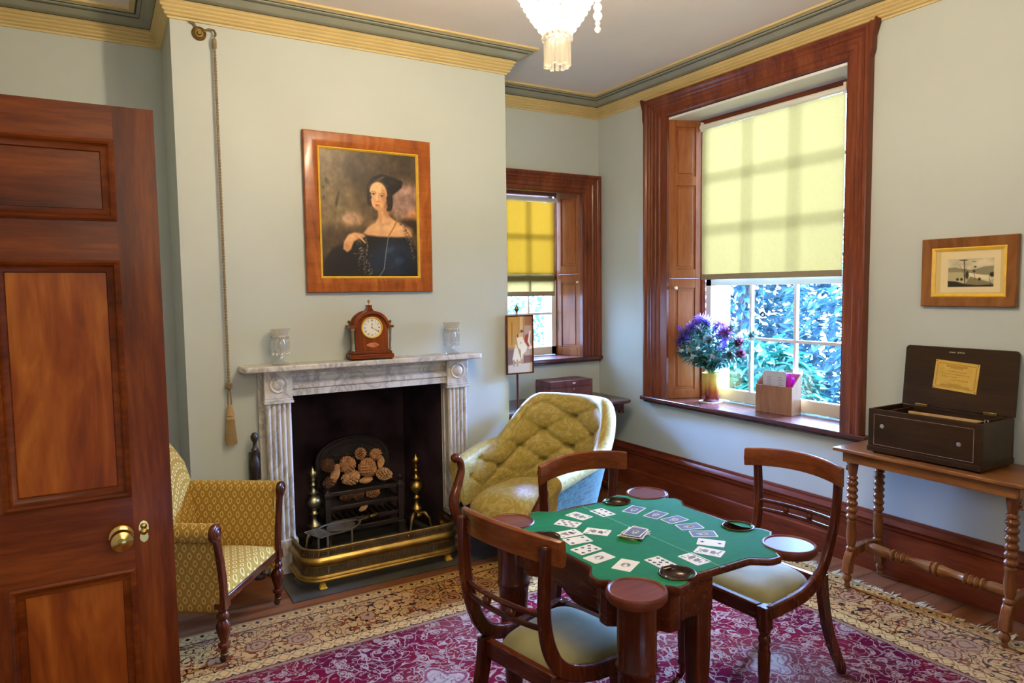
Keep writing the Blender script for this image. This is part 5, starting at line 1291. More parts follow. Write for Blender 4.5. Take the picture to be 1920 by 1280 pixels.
# ================================================================== dining chairs
def lerp(a, b, t): return a+(b-a)*t
def smooth_path(P, n=6):
    """Catmull-Rom through the points"""
    P = [Vector(p) for p in P]; out = []
    for i in range(len(P)-1):
        a = P[max(0, i-1)]; b = P[i]; c = P[i+1]; d = P[min(len(P)-1, i+2)]
        for k in range(n):
            t = k/n
            out.append(0.5*((2*b)+(c-a)*t+(2*a-5*b+4*c-d)*t*t+(3*b-a-3*c+d)*t*t*t))
    out.append(P[-1]); return [tuple(p) for p in out]
def dining_chair():
    root = thing('dining_chair', 'x', 'chair', group='mahogany dining chairs round the card table')
    for s in (-1, 1):
        # stile flowing down into the side seat rail
        P = smooth_path([(-0.268, 0.190*s, 0.865), (-0.272, 0.186*s, 0.76), (-0.266, 0.178*s, 0.64), (-0.240, 0.172*s, 0.54), (-0.195, 0.174*s, 0.468), (-0.12, 0.184*s, 0.428), (0.0, 0.200*s, 0.410), (0.205, 0.212*s, 0.410)], 7)
        n = len(P); hs = [lerp(0.034, 0.050, min(1, i/(n*0.6))) for i in range(n)]
        m = MB(); m.bar(P, 0.026, hs, up=(1, 0, 0.35)); m.build('side_frame', M['dmah_z'], root, bevel=0.007, smooth=40)
        P = smooth_path([(-0.196, 0.172*s, 0.44), (-0.210, 0.172*s, 0.34), (-0.245, 0.175*s, 0.20), (-0.300, 0.180*s, 0.08), (-0.330, 0.183*s, 0.025), (-0.331, 0.1831*s, 0.0)], 6)
        m = MB(); m.bar(P, 0.026, [lerp(0.052, 0.030, i/(len(P)-1)) for i in range(len(P))], up=(1, 0, 0)); m.build('leg', M['dmah_z'], root, bevel=0.005)
        m = MB(); fy = 0.196*s
        m.bx(0.178, 0.222, fy-0.021, fy+0.021, 0.345, 0.432)
        m.lathe([(0.021, 0.345), (0.022, 0.335), (0.016, 0.325), (0.022, 0.315), (0.023, 0.300), (0.018, 0.292), (0.021, 0.284), (0.019, 0.272), (0.023, 0.26), (0.022, 0.20), (0.019, 0.13), (0.015, 0.06), (0.020, 0.05), (0.020, 0.04), (0.013, 0.032), (0.012, 0.0)], 16, c=(0.20, fy, 0))
        m.build('leg', M['dmah_z'], root, bevel=0.003)
    m = MB(); m.bx(0.180, 0.216, -0.176, 0.176, 0.375, 0.432); m.build('front_rail', M['dmah_y'], root, bevel=0.008)
    m = MB(); m.bx(-0.205, -0.180, -0.160, 0.160, 0.375, 0.436); m.build('rear_rail', M['dmah_y'], root, bevel=0.004)
    # bowed crest rail with an arched top
    hw = 0.226
    def crest(u, v):
        y = (u-0.5)*2*hw; k = 1-(2*u-1)**2; xb = -0.236-0.050*k; zt_ = 0.880+0.016*k; zb = 0.800+0.014*k
        a = v*4
        ring = [(xb+0.011, zb+0.004), (xb+0.014, (zb+zt_)/2), (xb+0.011, zt_-0.004), (xb, zt_), (xb-0.013, zt_-0.004), (xb-0.013, zb+0.004), (xb, zb)]
        return ring, y
    m = MB(); N = 24; K = 7
    for i in range(N+1):
        ring, y = crest(i/N, 0)
        for (xx, zz) in ring: m.v.append((xx, y, zz))
    for i in range(N):
        for k in range(K): m.face((i*K+k, (i+1)*K+k, (i+1)*K+(k+1) % K, i*K+(k+1) % K))
    m.face(list(range(K))); m.face([N*K+k for k in range(K-1, -1, -1)])
    m.build('crest_rail', M['chair_rail'], root, smooth=50, bevel=0.002)
    for z in (0.652, 0.612):
        m = MB(); m.tube([(-0.266-0.022*(1-(2*t-1)**2), (t-0.5)*0.345, z) for t in [k/12 for k in range(13)]], 0.0085, 10); m.build('back_rod', M['dmah_y'], root)
    for y in (-0.055, 0.055):
        m = MB(); m.lathe([(0.008, 0.618), (0.014, 0.626), (0.015, 0.632), (0.014, 0.638), (0.008, 0.646)], 12, c=(-0.286, y, 0)); m.build('back_bead', M['dmah_z'], root)
    def cush(u, v):
        a = 2*PI*u; c, s = math.cos(a), math.sin(a); e = 0.42
        x = 0.003+0.187*math.copysign(abs(c)**e, c); w = lerp(0.150, 0.186, (x+0.19)/0.38); y = w*math.copysign(abs(s)**e, s)
        r = 1-v
        return (0.003+(x-0.003)*min(1, r*1.02), y*min(1, r*1.02), 0.418+0.048*(1-(r)**5))
    m = MB(); m.grid(48, 14, cush, closed_u=True); m.face([i*15 for i in range(48)]); m.build('seat_cushion', M['seat_velvet'], root, smooth=70)
    return root
DC = dining_chair()
def put(o, x, y, deg, label, z=RUG_T+0.002):
    o.location = (x, y, z); o.rotation_euler = (0, 0, R(deg)); o['label'] = label; return o
ch_l = copy_tree(DC); ch_f = copy_tree(DC)
put(DC, 2.225, 1.858, 183.4, 'mahogany dining chair nearest the music box console, its turned front leg showing')
put(ch_l, 1.288, 1.854, 11.5, 'nearest mahogany dining chair, seen from behind, its crest rail overlapping the baize')
put(ch_f, 1.735, 2.098, 270.7, 'mahogany dining chair between the card table and the tufted armchair')

# ================================================================== card table
CT = (1.613, 1.831); TA, TB, TRr, TZ = 0.331, 0.350, 0.086, 0.742
ct = thing('card_table', 'mahogany card table opened flat with a green baize top and round candle stands', 'table', (CT[0], CT[1], RUG_T+0.0006))
tz = TZ-RUG_T
def side_off(s, L):
    s = min(s, L-s)
    if s < 0.094: return 0.028+ (0.03*(1-(s-0.06)/0.034) if s > 0.06 else 0.03)
    if s < 0.112: return lerp(0.028, 0.058, (s-0.094)/0.018)
    if s < 0.138: return 0.058
    if s < 0.215: return lerp(0.058, 0.016, 0.5-0.5*math.cos(PI*(s-0.138)/0.077))
    return 0.016
def table_outline(inset=0.0):
    """counter-clockwise from the lower left circle; returns list of points"""
    P = []
    for (cx, cy, dx, dy, L, a0) in ((-TA, -TB, 1, 0, 2*TA, 180), (TA, -TB, 0, 1, 2*TB, 270), (TA, TB, -1, 0, 2*TA, 0), (-TA, TB, 0, -1, 2*TB, 90)):
        nx, ny = dy, -dx
        for k in range(0, 13):
            a = R(a0+90*k/12); P.append((cx+(TRr-0.004-inset)*math.cos(a), cy+(TRr-0.004-inset)*math.sin(a)))
        n = 60
        for k in range(n+1):
            s = 0.088+(L-0.176)*k/n; o = side_off(s, L)-inset; P.append((cx+dx*s+nx*o, cy+dy*s+ny*o))
    return P
WELLS = [(0.153, 0.328), (0.326, -0.137), (-0.151, -0.325), (-0.320, 0.145)]
from mathutils.geometry import tessellate_polygon
def half(P, sgn):
    """the part of the outline on one side of the fold x = 0"""
    Q = []; n = len(P)
    for i in range(n):
        a, b = P[i], P[(i+1) % n]; fa, fb = sgn*a[0], sgn*b[0]
        if fa >= 0.0012: Q.append(a)
        if (fa >= 0.0012) != (fb >= 0.0012):
            t = (0.0012*sgn-a[0])/(b[0]-a[0]); Q.append((0.0012*sgn, a[1]+(b[1]-a[1])*t))
    return Q
def plate(P, holes, z, m, up=True):
    loops = [[Vector((p[0], p[1], 0)) for p in P]]+[[Vector((p[0], p[1], 0)) for p in h] for h in holes]
    flat = [p for l in loops for p in l]; b = len(m.v)
    for p in flat: m.v.append((p.x, p.y, z))
    for f in tessellate_polygon(loops): m.face([b+i for i in f])
def well_loop(c, r, n=28): return [(c[0]+r*1.06*math.cos(2*PI*k/n), c[1]+r*math.sin(2*PI*k/n)) for k in range(n)]
M['baize'] = cloth('green_baize', (0.002, 0.115, 0.027), 0.14, 30, 0.0)
M['well'] = wood('well_wood', (0.008, 0.004, 0.003), (0.022, 0.009, 0.006), (0.05, 0.02, 0.012), 'x', rough=0.18, coat=0.6)
M['disc'] = wood('stand_wood', (0.05, 0.011, 0.007), (0.10, 0.024, 0.013), (0.17, 0.045, 0.022), 'x', rough=0.38, coat=0.0)
for sgn in (-1, 1):
    P = half(table_outline(), sgn); I = half(table_outline(0.010), sgn); hs = [w for w in WELLS if w[0]*sgn > 0]
    m = MB(); n = len(P); b = len(m.v)
    for z, k in ((tz-0.022, 0.0), (tz-0.018, 1), (tz-0.006, 1), (tz, 0.0)):
        Q = half(table_outline(0.0 if k else 0.004), sgn)
        for p in (Q if len(Q) == n else P): m.v.append((p[0], p[1], z))
    for r_ in range(3):
        for i in range(n): j = (i+1) % n; m.face((b+r_*n+i, b+r_*n+j, b+(r_+1)*n+j, b+(r_+1)*n+i))
    m.face([b+i for i in range(n-1, -1, -1)])
    Q = half(table_outline(0.004), sgn)
    plate(Q if len(Q) == n else P, [well_loop(w, 0.047) for w in hs], tz, m)
    lf = m.build('leaf', M['dmah_y'], ct, smooth=40)
    m = MB(); plate(half(table_outline(0.013), sgn), [well_loop(w, 0.050) for w in hs], tz+0.0008, m); m.build('baize', M['baize'], lf, smooth=0)
    for w in hs:
        m = MB(); T = Matrix.Translation((w[0], w[1], tz)) @ Matrix.Diagonal((1.06, 1, 1, 1))
        m.lathe([(0.055, 0.0008), (0.055, 0.0045), (0.052, 0.006), (0.049, 0.0045), (0.046, -0.004), (0.040, -0.012), (0.025, -0.017), (0.001, -0.0185)], 32, M=T, cap=False); m.build('counter_well', M['well'], lf, smooth=60)
    for sy in (-1, 1):
        cx, cy = sgn*TA, sy*TB
        m = MB(); m.lathe([(0.060, -0.030), (0.080, -0.027), (0.088, -0.016), (0.0885, -0.004), (0.086, 0.003), (0.083, 0.0055), (0.079, 0.0045), (0.076, 0.0015), (0.001, 0.0015)], 40, c=(cx, cy, tz), cap=False); m.build('candle_stand', M['disc'], lf, smooth=45)
M['fold'] = cloth('worn_fold', (0.10, 0.24, 0.15), 0.2, 30, 0)
m = MB(); m.bx(-0.0022, 0.0022, -TB-0.004, TB+0.004, tz-0.004, tz+0.0012); m.build('fold_line', M['fold'], ct, smooth=0)
for sy in (-1, 1):
    m = MB(); m.bx(-0.010, 0.010, sy*(TB+0.012)-0.006, sy*(TB+0.012)+0.006, tz-0.014, tz+0.002); m.build('hinge', M['bronze'], ct, bevel=0.002)
# serpentine frieze under the left leaf
m = MB()
AP = [p for p in half(table_outline(0.040), -1)]
AP = [(p[0], p[1]) for p in AP if True]
m.prism(AP, 0.585, tz-0.0225); m.build('frieze', M['dmah_y'], ct, smooth=30)
for sy in (-1, 1):
    m = MB()
    m.lathe([(0.057, tz-0.030), (0.057, 0.520), (0.060, 0.515), (0.062, 0.507), (0.060, 0.500), (0.056, 0.495), (0.055, 0.47), (0.050, 0.38), (0.040, 0.24), (0.030, 0.09), (0.026, 0.06), (0.034, 0.05), (0.036, 0.03), (0.026, 0.012), (0.020, 0.0)], 24, c=(-TA+0.004, sy*(TB-0.004), 0)); m.build('leg', M['dmah_z'], ct, smooth=40)
    if sy > 0: continue
    m = MB(); cx, cy = -0.028, sy*(TB-0.06)
    P = [(cx, cy, 0.60), (cx, cy, 0.45), (cx, cy, 0.0)]; m.bar(P, [0.062, 0.060, 0.034], [0.062, 0.060, 0.034], up=(1, 0, 0)); m.build('leg', M['dmah_z'], ct, bevel=0.005)

# playing cards
M['card'] = paint('card_paper', (0.66, 0.61, 0.46), 0.04, 0.5, 20)
M['card_back'] = paint('card_back_ink', (0.085, 0.10, 0.155), 0.2, 0.5, 60)
M['card_grey'] = paint('card_grey_ink', (0.16, 0.145, 0.12), 0.3, 0.5, 60)
CWD, CLN = 0.0620, 0.0900
def rrect(w, h, r, n=4):
    P = []
    for cx, cy, a0 in ((w/2-r, h/2-r, 0), (-w/2+r, h/2-r, 90), (-w/2+r, -h/2+r, 180), (w/2-r, -h/2+r, 270)):
        for k in range(n+1): a = R(a0+90*k/n); P.append((cx+r*math.cos(a), cy+r*math.sin(a)))
    return P
def blob(m, P, z, sc=1.0, dx=0, dy=0, rot=0.0, th=0.00012):
    c, s = math.cos(rot), math.sin(rot); m.prism([(dx+sc*(x*c-y*s), dy+sc*(x*s+y*c)) for x, y in P], z, z+th)
def circ(r, n=10, rx=1.0): return [(r*rx*math.cos(2*PI*k/n), r*math.sin(2*PI*k/n)) for k in range(n)]
SPADE = [(0, 0.0062), (0.0028, 0.0026), (0.0052, -0.0006), (0.0048, -0.0034), (0.0022, -0.0036), (0.0008, -0.0026), (0.0022, -0.0062), (-0.0022, -0.0062), (-0.0008, -0.0026), (-0.0022, -0.0036), (-0.0048, -0.0034), (-0.0052, -0.0006), (-0.0028, 0.0026)]
PIPS = {2: [(0, .5), (0, -.5)], 4: [(-.5, .5), (.5, .5), (-.5, -.5), (.5, -.5)], 6: [(-.5, .5), (.5, .5), (-.5, 0), (.5, 0), (-.5, -.5), (.5, -.5)], 7: [(-.5, .5), (.5, .5), (-.5, 0), (.5, 0), (-.5, -.5), (.5, -.5), (0, .25)],
        8: [(-.5, .5), (.5, .5), (-.5, 0), (.5, 0), (-.5, -.5), (.5, -.5), (0, .25), (0, -.25)], 9: [(-.5, .55), (.5, .55), (-.5, .18), (.5, .18), (-.5, -.18), (.5, -.18), (-.5, -.55), (.5, -.55), (0, 0)]}
TZF = TZ+0.0012
def card(label, x, y, deg, face, z=TZF, tilt=0.0, group='playing cards laid in a ring on the baize'):
    root = MB(); root.prism(rrect(CWD, CLN, 0.005), 0.0, 0.0005)
    o = root.build('playing_card', M['card'], None, smooth=0); o.location = (x, y, z); o.rotation_euler = (tilt, 0, R(deg-90))
    tag(o, label, 'playing card', group)
    zt = 0.0005; m = MB()
    if isinstance(face, int):
        for px, py in PIPS[face]: blob(m, SPADE, zt, 1.25, px*0.034, py*0.058, 0 if py >= 0 else PI)
        m.build('pips', M['black'], o, smooth=0)
    elif face == 'ace':
        blob(m, circ(0.017, 24, 0.85), zt); f = m.build('oval_picture', M['card_grey'], o, smooth=0)
        m = MB(); blob(m, circ(0.0075, 12, 0.7), zt+0.00012, 1, 0.001, -0.003, 0.4); blob(m, circ(0.003, 10), zt+0.00012, 1, -0.002, 0.008); blob(m, circ(0.004, 10, 2.2), zt+0.00012, 1, 0.001, -0.010); m.build('figure', M['card'], f, smooth=0)
    elif face == 'court':
        rg = random.Random(int(x*1000))
        for sy in (-1, 1):
            blob(m, [(-0.011, 0.004), (0.011, 0.004), (0.015, 0.018), (0.004, 0.022), (-0.006, 0.020), (-0.014, 0.014)], zt, sy)
            for k in range(6): blob(m, circ(0.003, 8, rg.uniform(0.6, 2.0)), zt, 1, rg.uniform(-0.018, 0.018), sy*rg.uniform(0.002, 0.034), rg.uniform(0, 3))
            blob(m, circ(0.0045, 10), zt, 1, 0, sy*0.028)
        blob(m, SPADE, zt, 0.9, -0.021, 0.033); blob(m, SPADE, zt, 0.9, 0.021, -0.033, PI)
        m.build('figure', M['card_grey'], o, smooth=0)
    else:
        blob(m, rrect(CWD-0.009, CLN-0.009, 0.003), zt); f = m.build('back_panel', M['card_back'], o, smooth=0)
        m = MB()
        for k in range(7): a = 2*PI*k/7; blob(m, circ(0.0058, 10), zt+0.00012, 1, 0.007*math.cos(a), 0.003+0.008*math.sin(a)); 
        for px, py, rr_ in ((0.006, -0.012, 0.005), (-0.005, -0.015, 0.004), (0.001, -0.022, 0.003)): blob(m, circ(rr_, 8, 0.7), zt+0.00012, 1, px, py)
        m.build('floral_motif', M['card'], f, smooth=0)
    return o
CARDS = [
 (1.632, 2.082, -90, 6, 'six of spades in the far row beside the fold of the baize'), (1.532, 2.098, -77, 'court', 'face card at the far end of the ring left of the six'),
 (1.447, 2.051, -59, 8, 'eight of spades nearest the far left candle stand'), (1.484, 1.924, -53, 'court', 'face card lying alone inside the ring left of the stack'),
 (1.386, 1.961, -5, 'court', 'face card overlapping a plain card by the near chair back'), (1.376, 1.893, -7, 4, 'low spade card half under a face card by the near chair back'),
 (1.350, 1.810, 5, 7, 'seven of spades on the near left edge of the baize'), (1.342, 1.730, 6, 'ace', 'card with a black oval picture beside the seven'),
 (1.374, 1.638, 29, 'ace', 'card with a black oval picture nearest the front candle stand'), (1.479, 1.595, -91, 9, 'nine of spades beside the front counter well'),
 (1.589, 1.560, -91, 'court', 'face card across the near end of the fold'), (1.674, 1.578, -63, 'court', 'face card just right of the near end of the fold'),
 (1.739, 1.632, -52, 2, 'nearly blank card between the face cards and the card backs'), (1.781, 1.707, -32, 'back', 'face down card nearest the nearly blank card'),
 (1.796, 1.788, -18, 'back', 'second face down card counting from the nearly blank card'), (1.804, 1.872, -1, 'back', 'middle one of the five face down cards in the arc'),
 (1.785, 1.952, 17, 'back', 'fourth face down card counting from the nearly blank card'), (1.756, 2.043, 23, 'back', 'face down card farthest along the arc, towards the far candle stand')]
for k, (x, y, dg, f, lb) in enumerate(CARDS):
    card(lb, x, y, dg, f, z=TZF+(0.0009 if k == 4 else 0.0), tilt=0.0)
rr = random.Random(3)
for k in range(12):
    top = k == 11
    card('top card of the untidy stack in the middle of the baize' if top else 'card in the untidy stack in the middle of the baize, below the top one', 1.574+rr.uniform(-0.012, 0.014)*(not top), 1.824+rr.uniform(-0.012, 0.012)*(not top), 28+(0 if top else rr.uniform(-22, 12)), 'back', z=TZF+0.0011*k, group='stack of playing cards')

# ================================================================== armchair with lattice upholstery, left of the fire
la = thing('armchair', 'gold lattice patterned armchair with turned legs standing beside the open door', 'armchair', (0.575, 3.360, RUG_T+0.001), R(-35.8))
ARM_Z, SEAT_Z = 0.590, 0.315
def turned_leg(parent, x, y, h=0.255, mat='dmah_z', caster=True):
    m = MB(); m.bx(x-0.024, x+0.024, y-0.024, y+0.024, h-0.01, h+0.035)
    P = [(0.023, h-0.005), (0.026, h-0.015), (0.019, h-0.028), (0.027, h-0.042), (0.027, h-0.052), (0.018, h-0.064), (0.030, h-0.085), (0.031, h-0.100), (0.026, h-0.125), (0.018, h-0.155), (0.016, h-0.165), (0.026, h-0.172), (0.026, h-0.182), (0.018, h-0.190), (0.015, 0.040), (0.018, 0.034), (0.016, 0.030)]
    m.lathe(P[::-1], 18, c=(x, y, 0)); lg = m.build('leg', M[mat], parent, smooth=40, bevel=0.0)
    if caster:
        m = MB(); m.lathe([(0.010, -0.006), (0.015, -0.005), (0.015, 0.005), (0.010, 0.006)], 16, M=Matrix.Translation((x-0.006, y, 0.0155)) @ Matrix.Rotation(PI/2, 4, 'X')); m.lathe([(0.017, 0.026), (0.018, 0.040), (0.012, 0.046)], 14, c=(x, y, 0)); m.build('caster', M['bronze'], lg)
    return lg
for s in (-1, 1):
    turned_leg(la, -0.015, 0.275*s); turned_leg(la, -0.43, 0.235*s)
m = MB(); m.bx(-0.035, 0.0, -0.29, 0.29, 0.255, 0.290); m.build('front_rail', M['dmah_y'], la, bevel=0.004)
# arm section in (y, z): panel that flares and rolls outwards at the top
def arm_section(s, n=16):
    inn = [(0.248, 0.20), (0.250, 0.30), (0.260, 0.40), (0.277, 0.50), (0.290, 0.565)]
    roll = [(0.330+0.041*math.cos(R(a)), 0.590+0.041*math.sin(R(a))) for a in range(165, -130, -22)]
    out_ = [(0.324, 0.52), (0.318, 0.46), (0.307, 0.36), (0.299, 0.27), (0.298, 0.235)]
    return [(s*y, z) for y, z in inn+roll+out_]
def arc_len(P):
    L = [0.0]
    for a, b in zip(P[:-1], P[1:]): L.append(L[-1]+math.hypot(b[0]-a[0], b[1]-a[1]))
    return L
for s in (-1, 1):
    S = arm_section(s); L = arc_len(S); n = len(S); m = MB(); xs = [-0.015-0.45*k/8 for k in range(9)]
    b = len(m.v)
    for x in xs:
        for (y, z) in S: m.v.append((x, y*(1-0.10*max(0, -x-0.2)), z))
    for i in range(8):
        for j in range(n-1):
            m.face((b+i*n+j, b+i*n+j+1, b+(i+1)*n+j+1, b+(i+1)*n+j), [(xs[i], L[j]), (xs[i], L[j+1]), (xs[i+1], L[j+1]), (xs[i+1], L[j])])
    m.face([b+j for j in range(n)], [(0.3+y, z) for y, z in S]); m.face([b+8*n+j for j in range(n-1, -1, -1)], [(y, z) for y, z in S[::-1]])
    m.face([b+i*n for i in range(9)]+[b+i*n+n-1 for i in range(8, -1, -1)], [(0, 0)]*18)
    m.build('arm', M['lattice'], la, smooth=60)
    # carved wooden facing from the scroll to the leg
    F = [(0.294, 0.585), (0.298, 0.560), (0.291, 0.52), (0.272, 0.44), (0.259, 0.36), (0.254, 0.255), (0.294, 0.255), (0.299, 0.36), (0.312, 0.44), (0.329, 0.52), (0.334, 0.545)]
    F += [(0.330+0.040*math.cos(R(a)), 0.590+0.040*math.sin(R(a))) for a in range(-60, 181, 20)]
    m = MB(); m.prism([(s*y, z) for y, z in F][::s], -0.016, 0.006, M=Matrix(((0, 0, 1, 0), (1, 0, 0, 0), (0, 1, 0, 0), (0, 0, 0, 1)))); fc = m.build('arm_facing', M['dmah_z'], la, bevel=0.006)
    m = MB(); m.lathe([(0.030, 0.004), (0.030, 0.009), (0.022, 0.012), (0.017, 0.008), (0.012, 0.013), (0.002, 0.015)], 20, M=Matrix.Translation((0, s*0.330, 0.590)) @ Matrix.Rotation(PI/2, 4, 'Y')); m.build('scroll', M['dmah_z'], fc)
    # cord edging
    m = MB(); Q = [(s*y, z) for y, z in S][3:-1]; m.tube([(-0.020, y+s*0.002, z) for y, z in Q], 0.005, 6); m.build('cord_edging', M['lattice'], la)
def seat_top(u, v):
    x = -0.42+0.415*u; y = (v-0.5)*2*lerp(0.225, 0.252, u); k = (1-(2*v-1)**4); zz = 0.315+0.045*k*(1-abs(2*u-1)**3*0.7)
    if u > 0.97: zz = 0.285
    return (min(x, -0.004), y, zz)
m = MB(); m.grid(24, 20, seat_top, lambda u, v: (u*0.5, v*0.5)); m.build('seat', M['lattice'], la, smooth=60)
m = MB(); m.bx(-0.43, -0.036, -0.247, 0.247, 0.235, 0.300); m.build('seat_base', M['lattice'], la)
def back_pt(u, v, o):
    y = (u-0.5)*2; top = 0.97-0.24*abs(y)**3.0; z = lerp(0.24, top, v); lean = 0.22*((z-0.24)/0.74)**1.3; wd = lerp(0.245, 0.325, min(1, v*1.7))
    return (-0.385-lean-o, y*wd, z)
m = MB(); m.grid(20, 20, lambda u, v: back_pt(u, v, 0.0-0.02*math.sin(PI*u)*math.sin(PI*v)), lambda u, v: (u*0.55, v*0.75)); bk = len(m.v)
m.grid(20, 20, lambda u, v: back_pt(u, v, 0.09), lambda u, v: (u*0.55, v*0.75))
nr = 21
for k in range(20):
    for (i0, j0, i1, j1) in ((k, 0, k+1, 0), (k, 20, k+1, 20), (0, k, 0, k+1), (20, k, 20, k+1)):
        m.face((i0*nr+j0, i1*nr+j1, bk+i1*nr+j1, bk+i0*nr+j0), [(0, 0), (0.02, 0), (0.02, 0.09), (0, 0.09)])
m.build('backrest', M['lattice'], la, smooth=60)

# ================================================================== button tufted armchair, right of the fire
da = thing('armchair', 'olive damask armchair with a deep buttoned rounded back in the corner by the window', 'armchair', (1.930, 3.402, RUG_T+0.006), R(204))
HWD, BKX = 0.285, -0.70
def plan(u):
    """u 0..1 along the inside of the tub, from one arm front to the other; returns point and outward normal"""
    L1, L2 = 0.26, 0.62; tot = 2*L1+L2*1.35
    s = u*tot
    if s < L1: return Vector((-0.02-s, -HWD, 0)), Vector((0, -1, 0)), s
    if s > tot-L1: q = tot-s; return Vector((-0.02-q, HWD, 0)), Vector((0, 1, 0)), s
    a = (s-L1)/(tot-2*L1)*PI; cx = -0.02-L1
    e = 0.78
    ca, sa = math.cos(a), math.sin(a)
    p = Vector((cx-(abs(BKX-cx))*abs(sa)**e, -HWD*math.copysign(abs(ca)**e, ca), 0))
    n = Vector((-sa*0.9, -ca, 0)).normalized()
    return p, n, s
TOT = plan(1.0)[2]
def top_h(u):
    k = abs(u-0.5)*2
    if k > 0.48: return 0.575+0.055*(1-k)/0.52
    t = min(1.0, (0.48-k)/0.30); return lerp(0.630, 0.890, t*t*(3-2*t)*0.55+0.45*math.sin(PI/2*t))
def lean(u, z):
    k = max(0.0, 1-(abs(u-0.5)*2)**2.2); return (0.03+0.10*k)*max(0, (z-0.30)/0.6)
def tub_in(u, z, dent=True):
    p, n, s = plan(u); q = p+n*lean(u, z); zt_ = top_h(u)
    d = 0.0
    if dent:
        ds, dz = 0.116, 0.098
        a = (s-TOT/2)/ds; b = (z-0.355)/dz
        fade = min(1, max(0, (zt_-0.035-z)/0.05))*min(1, max(0, (z-0.37)/0.05))*min(1, max(0, (min(s, TOT-s)-0.06)/0.06))
        c1 = (a+b)/2; c2 = (a-b)/2
        l1 = abs(c1-round(c1)); l2 = abs(c2-round(c2))
        near = math.hypot(l1, l2)
        d = fade*(0.046*math.exp(-(near/0.12)**2)+0.012*(math.exp(-(l1/0.05)**2)+math.exp(-(l2/0.05)**2))-0.014*min(1, (l1*l2)*8))
    q = q+n*d; q.z = z
    return q, n
m = MB(); NU, NVI, RR = 150, 46, 0.052
def tub(u, v):
    zt_ = top_h(u)
    if v < 0.78:
        t = v/0.78; z = lerp(0.30, zt_-RR, t); q, n = tub_in(u, z); return q
    a = (v-0.78)/0.22*PI*1.25
    q, n = tub_in(u, zt_-RR, False); c = q+n*RR; c.z = zt_-RR
    return c+(-n*math.cos(a)*RR)+Vector((0, 0, math.sin(a)*RR))
m.grid(NU, NVI+14, lambda u, v: tub(u, v), lambda u, v: (u*TOT, v*0.75))
m.build('buttoned_back', M['damask'], da, smooth=80, fix=False)
m = MB()
def outer(u, v):
    zt_ = top_h(u); q, n = tub_in(u, zt_-RR, False); c = q+n*(RR*1.62); z0 = zt_-RR*1.6
    p2, n2, s2 = plan(u); base = p2+n2*0.055; c.z = z0; base.z = 0.20
    return Vector(base).lerp(c, v)
m.grid(80, 10, outer, lambda u, v: (u*TOT, v*0.6)); op = m.build('outside_panel', M['damask_window_tint'], da, smooth=60, fix=False); op['label'] = 'damask outside panel with blue window light put into its colour'
# round front end of each arm
for uu, s in ((0.0, -1), (1.0, 1)):
    m = MB(); P = [tub(uu, v/40) for v in range(41)]+[outer(uu, 1-v/6) for v in range(7)]
    ring = [Vector((-0.018, p.y, p.z)) for p in P]; c = Vector((0.0, s*(HWD+0.03), 0.45)); b = len(m.v)
    for p in ring: m.v.append((p.x, p.y, p.z))
    for p in ring: q = p.lerp(c, 0.25); m.v.append((0.002, q.y, q.z))
    n = len(ring)
    for i in range(n-1): m.face((b+i, b+i+1, b+n+i+1, b+n+i), [(0, 0), (0.02, 0), (0.02, 0.02), (0, 0.02)])
    m.face([b+n+i for i in range(n)], [(p.y, p.z) for p in ring]); m.build('arm_front', M['damask'], da, smooth=50)
# buttons
for i in range(-7, 8):
    for j in range(0, 7):
        if (i+j) % 2: continue
        s = TOT/2+i*0.116; z = 0.355+j*0.098; u = s/TOT
        if not 0.08 < u < 0.92 or z < 0.40 or z > top_h(u)-0.055: continue
        q, n = tub_in(u, z); m = MB(); m.sphere(tuple(q-n*0.003), 0.011, 10, 6); m.build('button', M['damask'], da)
def dseat(u, v):
    a = 2*PI*u; c, s = math.cos(a), math.sin(a); e = 0.55
    x = -0.265+0.315*math.copysign(abs(c)**e, c)*(1.0 if c > 0 else 0.98); y = 0.282*math.copysign(abs(s)**e, s)*(1-0.10*max(0, -c))
    r = 1-v; k = min(1, r*1.04)
    return (-0.265+(x+0.265)*k, y*k, 0.285+0.135*(1-r**4.5))
m = MB(); m.grid(56, 18, dseat, lambda u, v: (math.cos(2*PI*u)*(1-v)*0.3, math.sin(2*PI*u)*(1-v)*0.3), closed_u=True); m.build('seat', M['damask'], da, smooth=80)
m = MB()
SB = [dseat(k/56, 0)[:2] for k in range(56)]
m.prism([(x*0.99-0.003, y*0.99) for x, y in SB], 0.240, 0.290); m.build('seat_rail', M['dmah_y'], da, smooth=40)
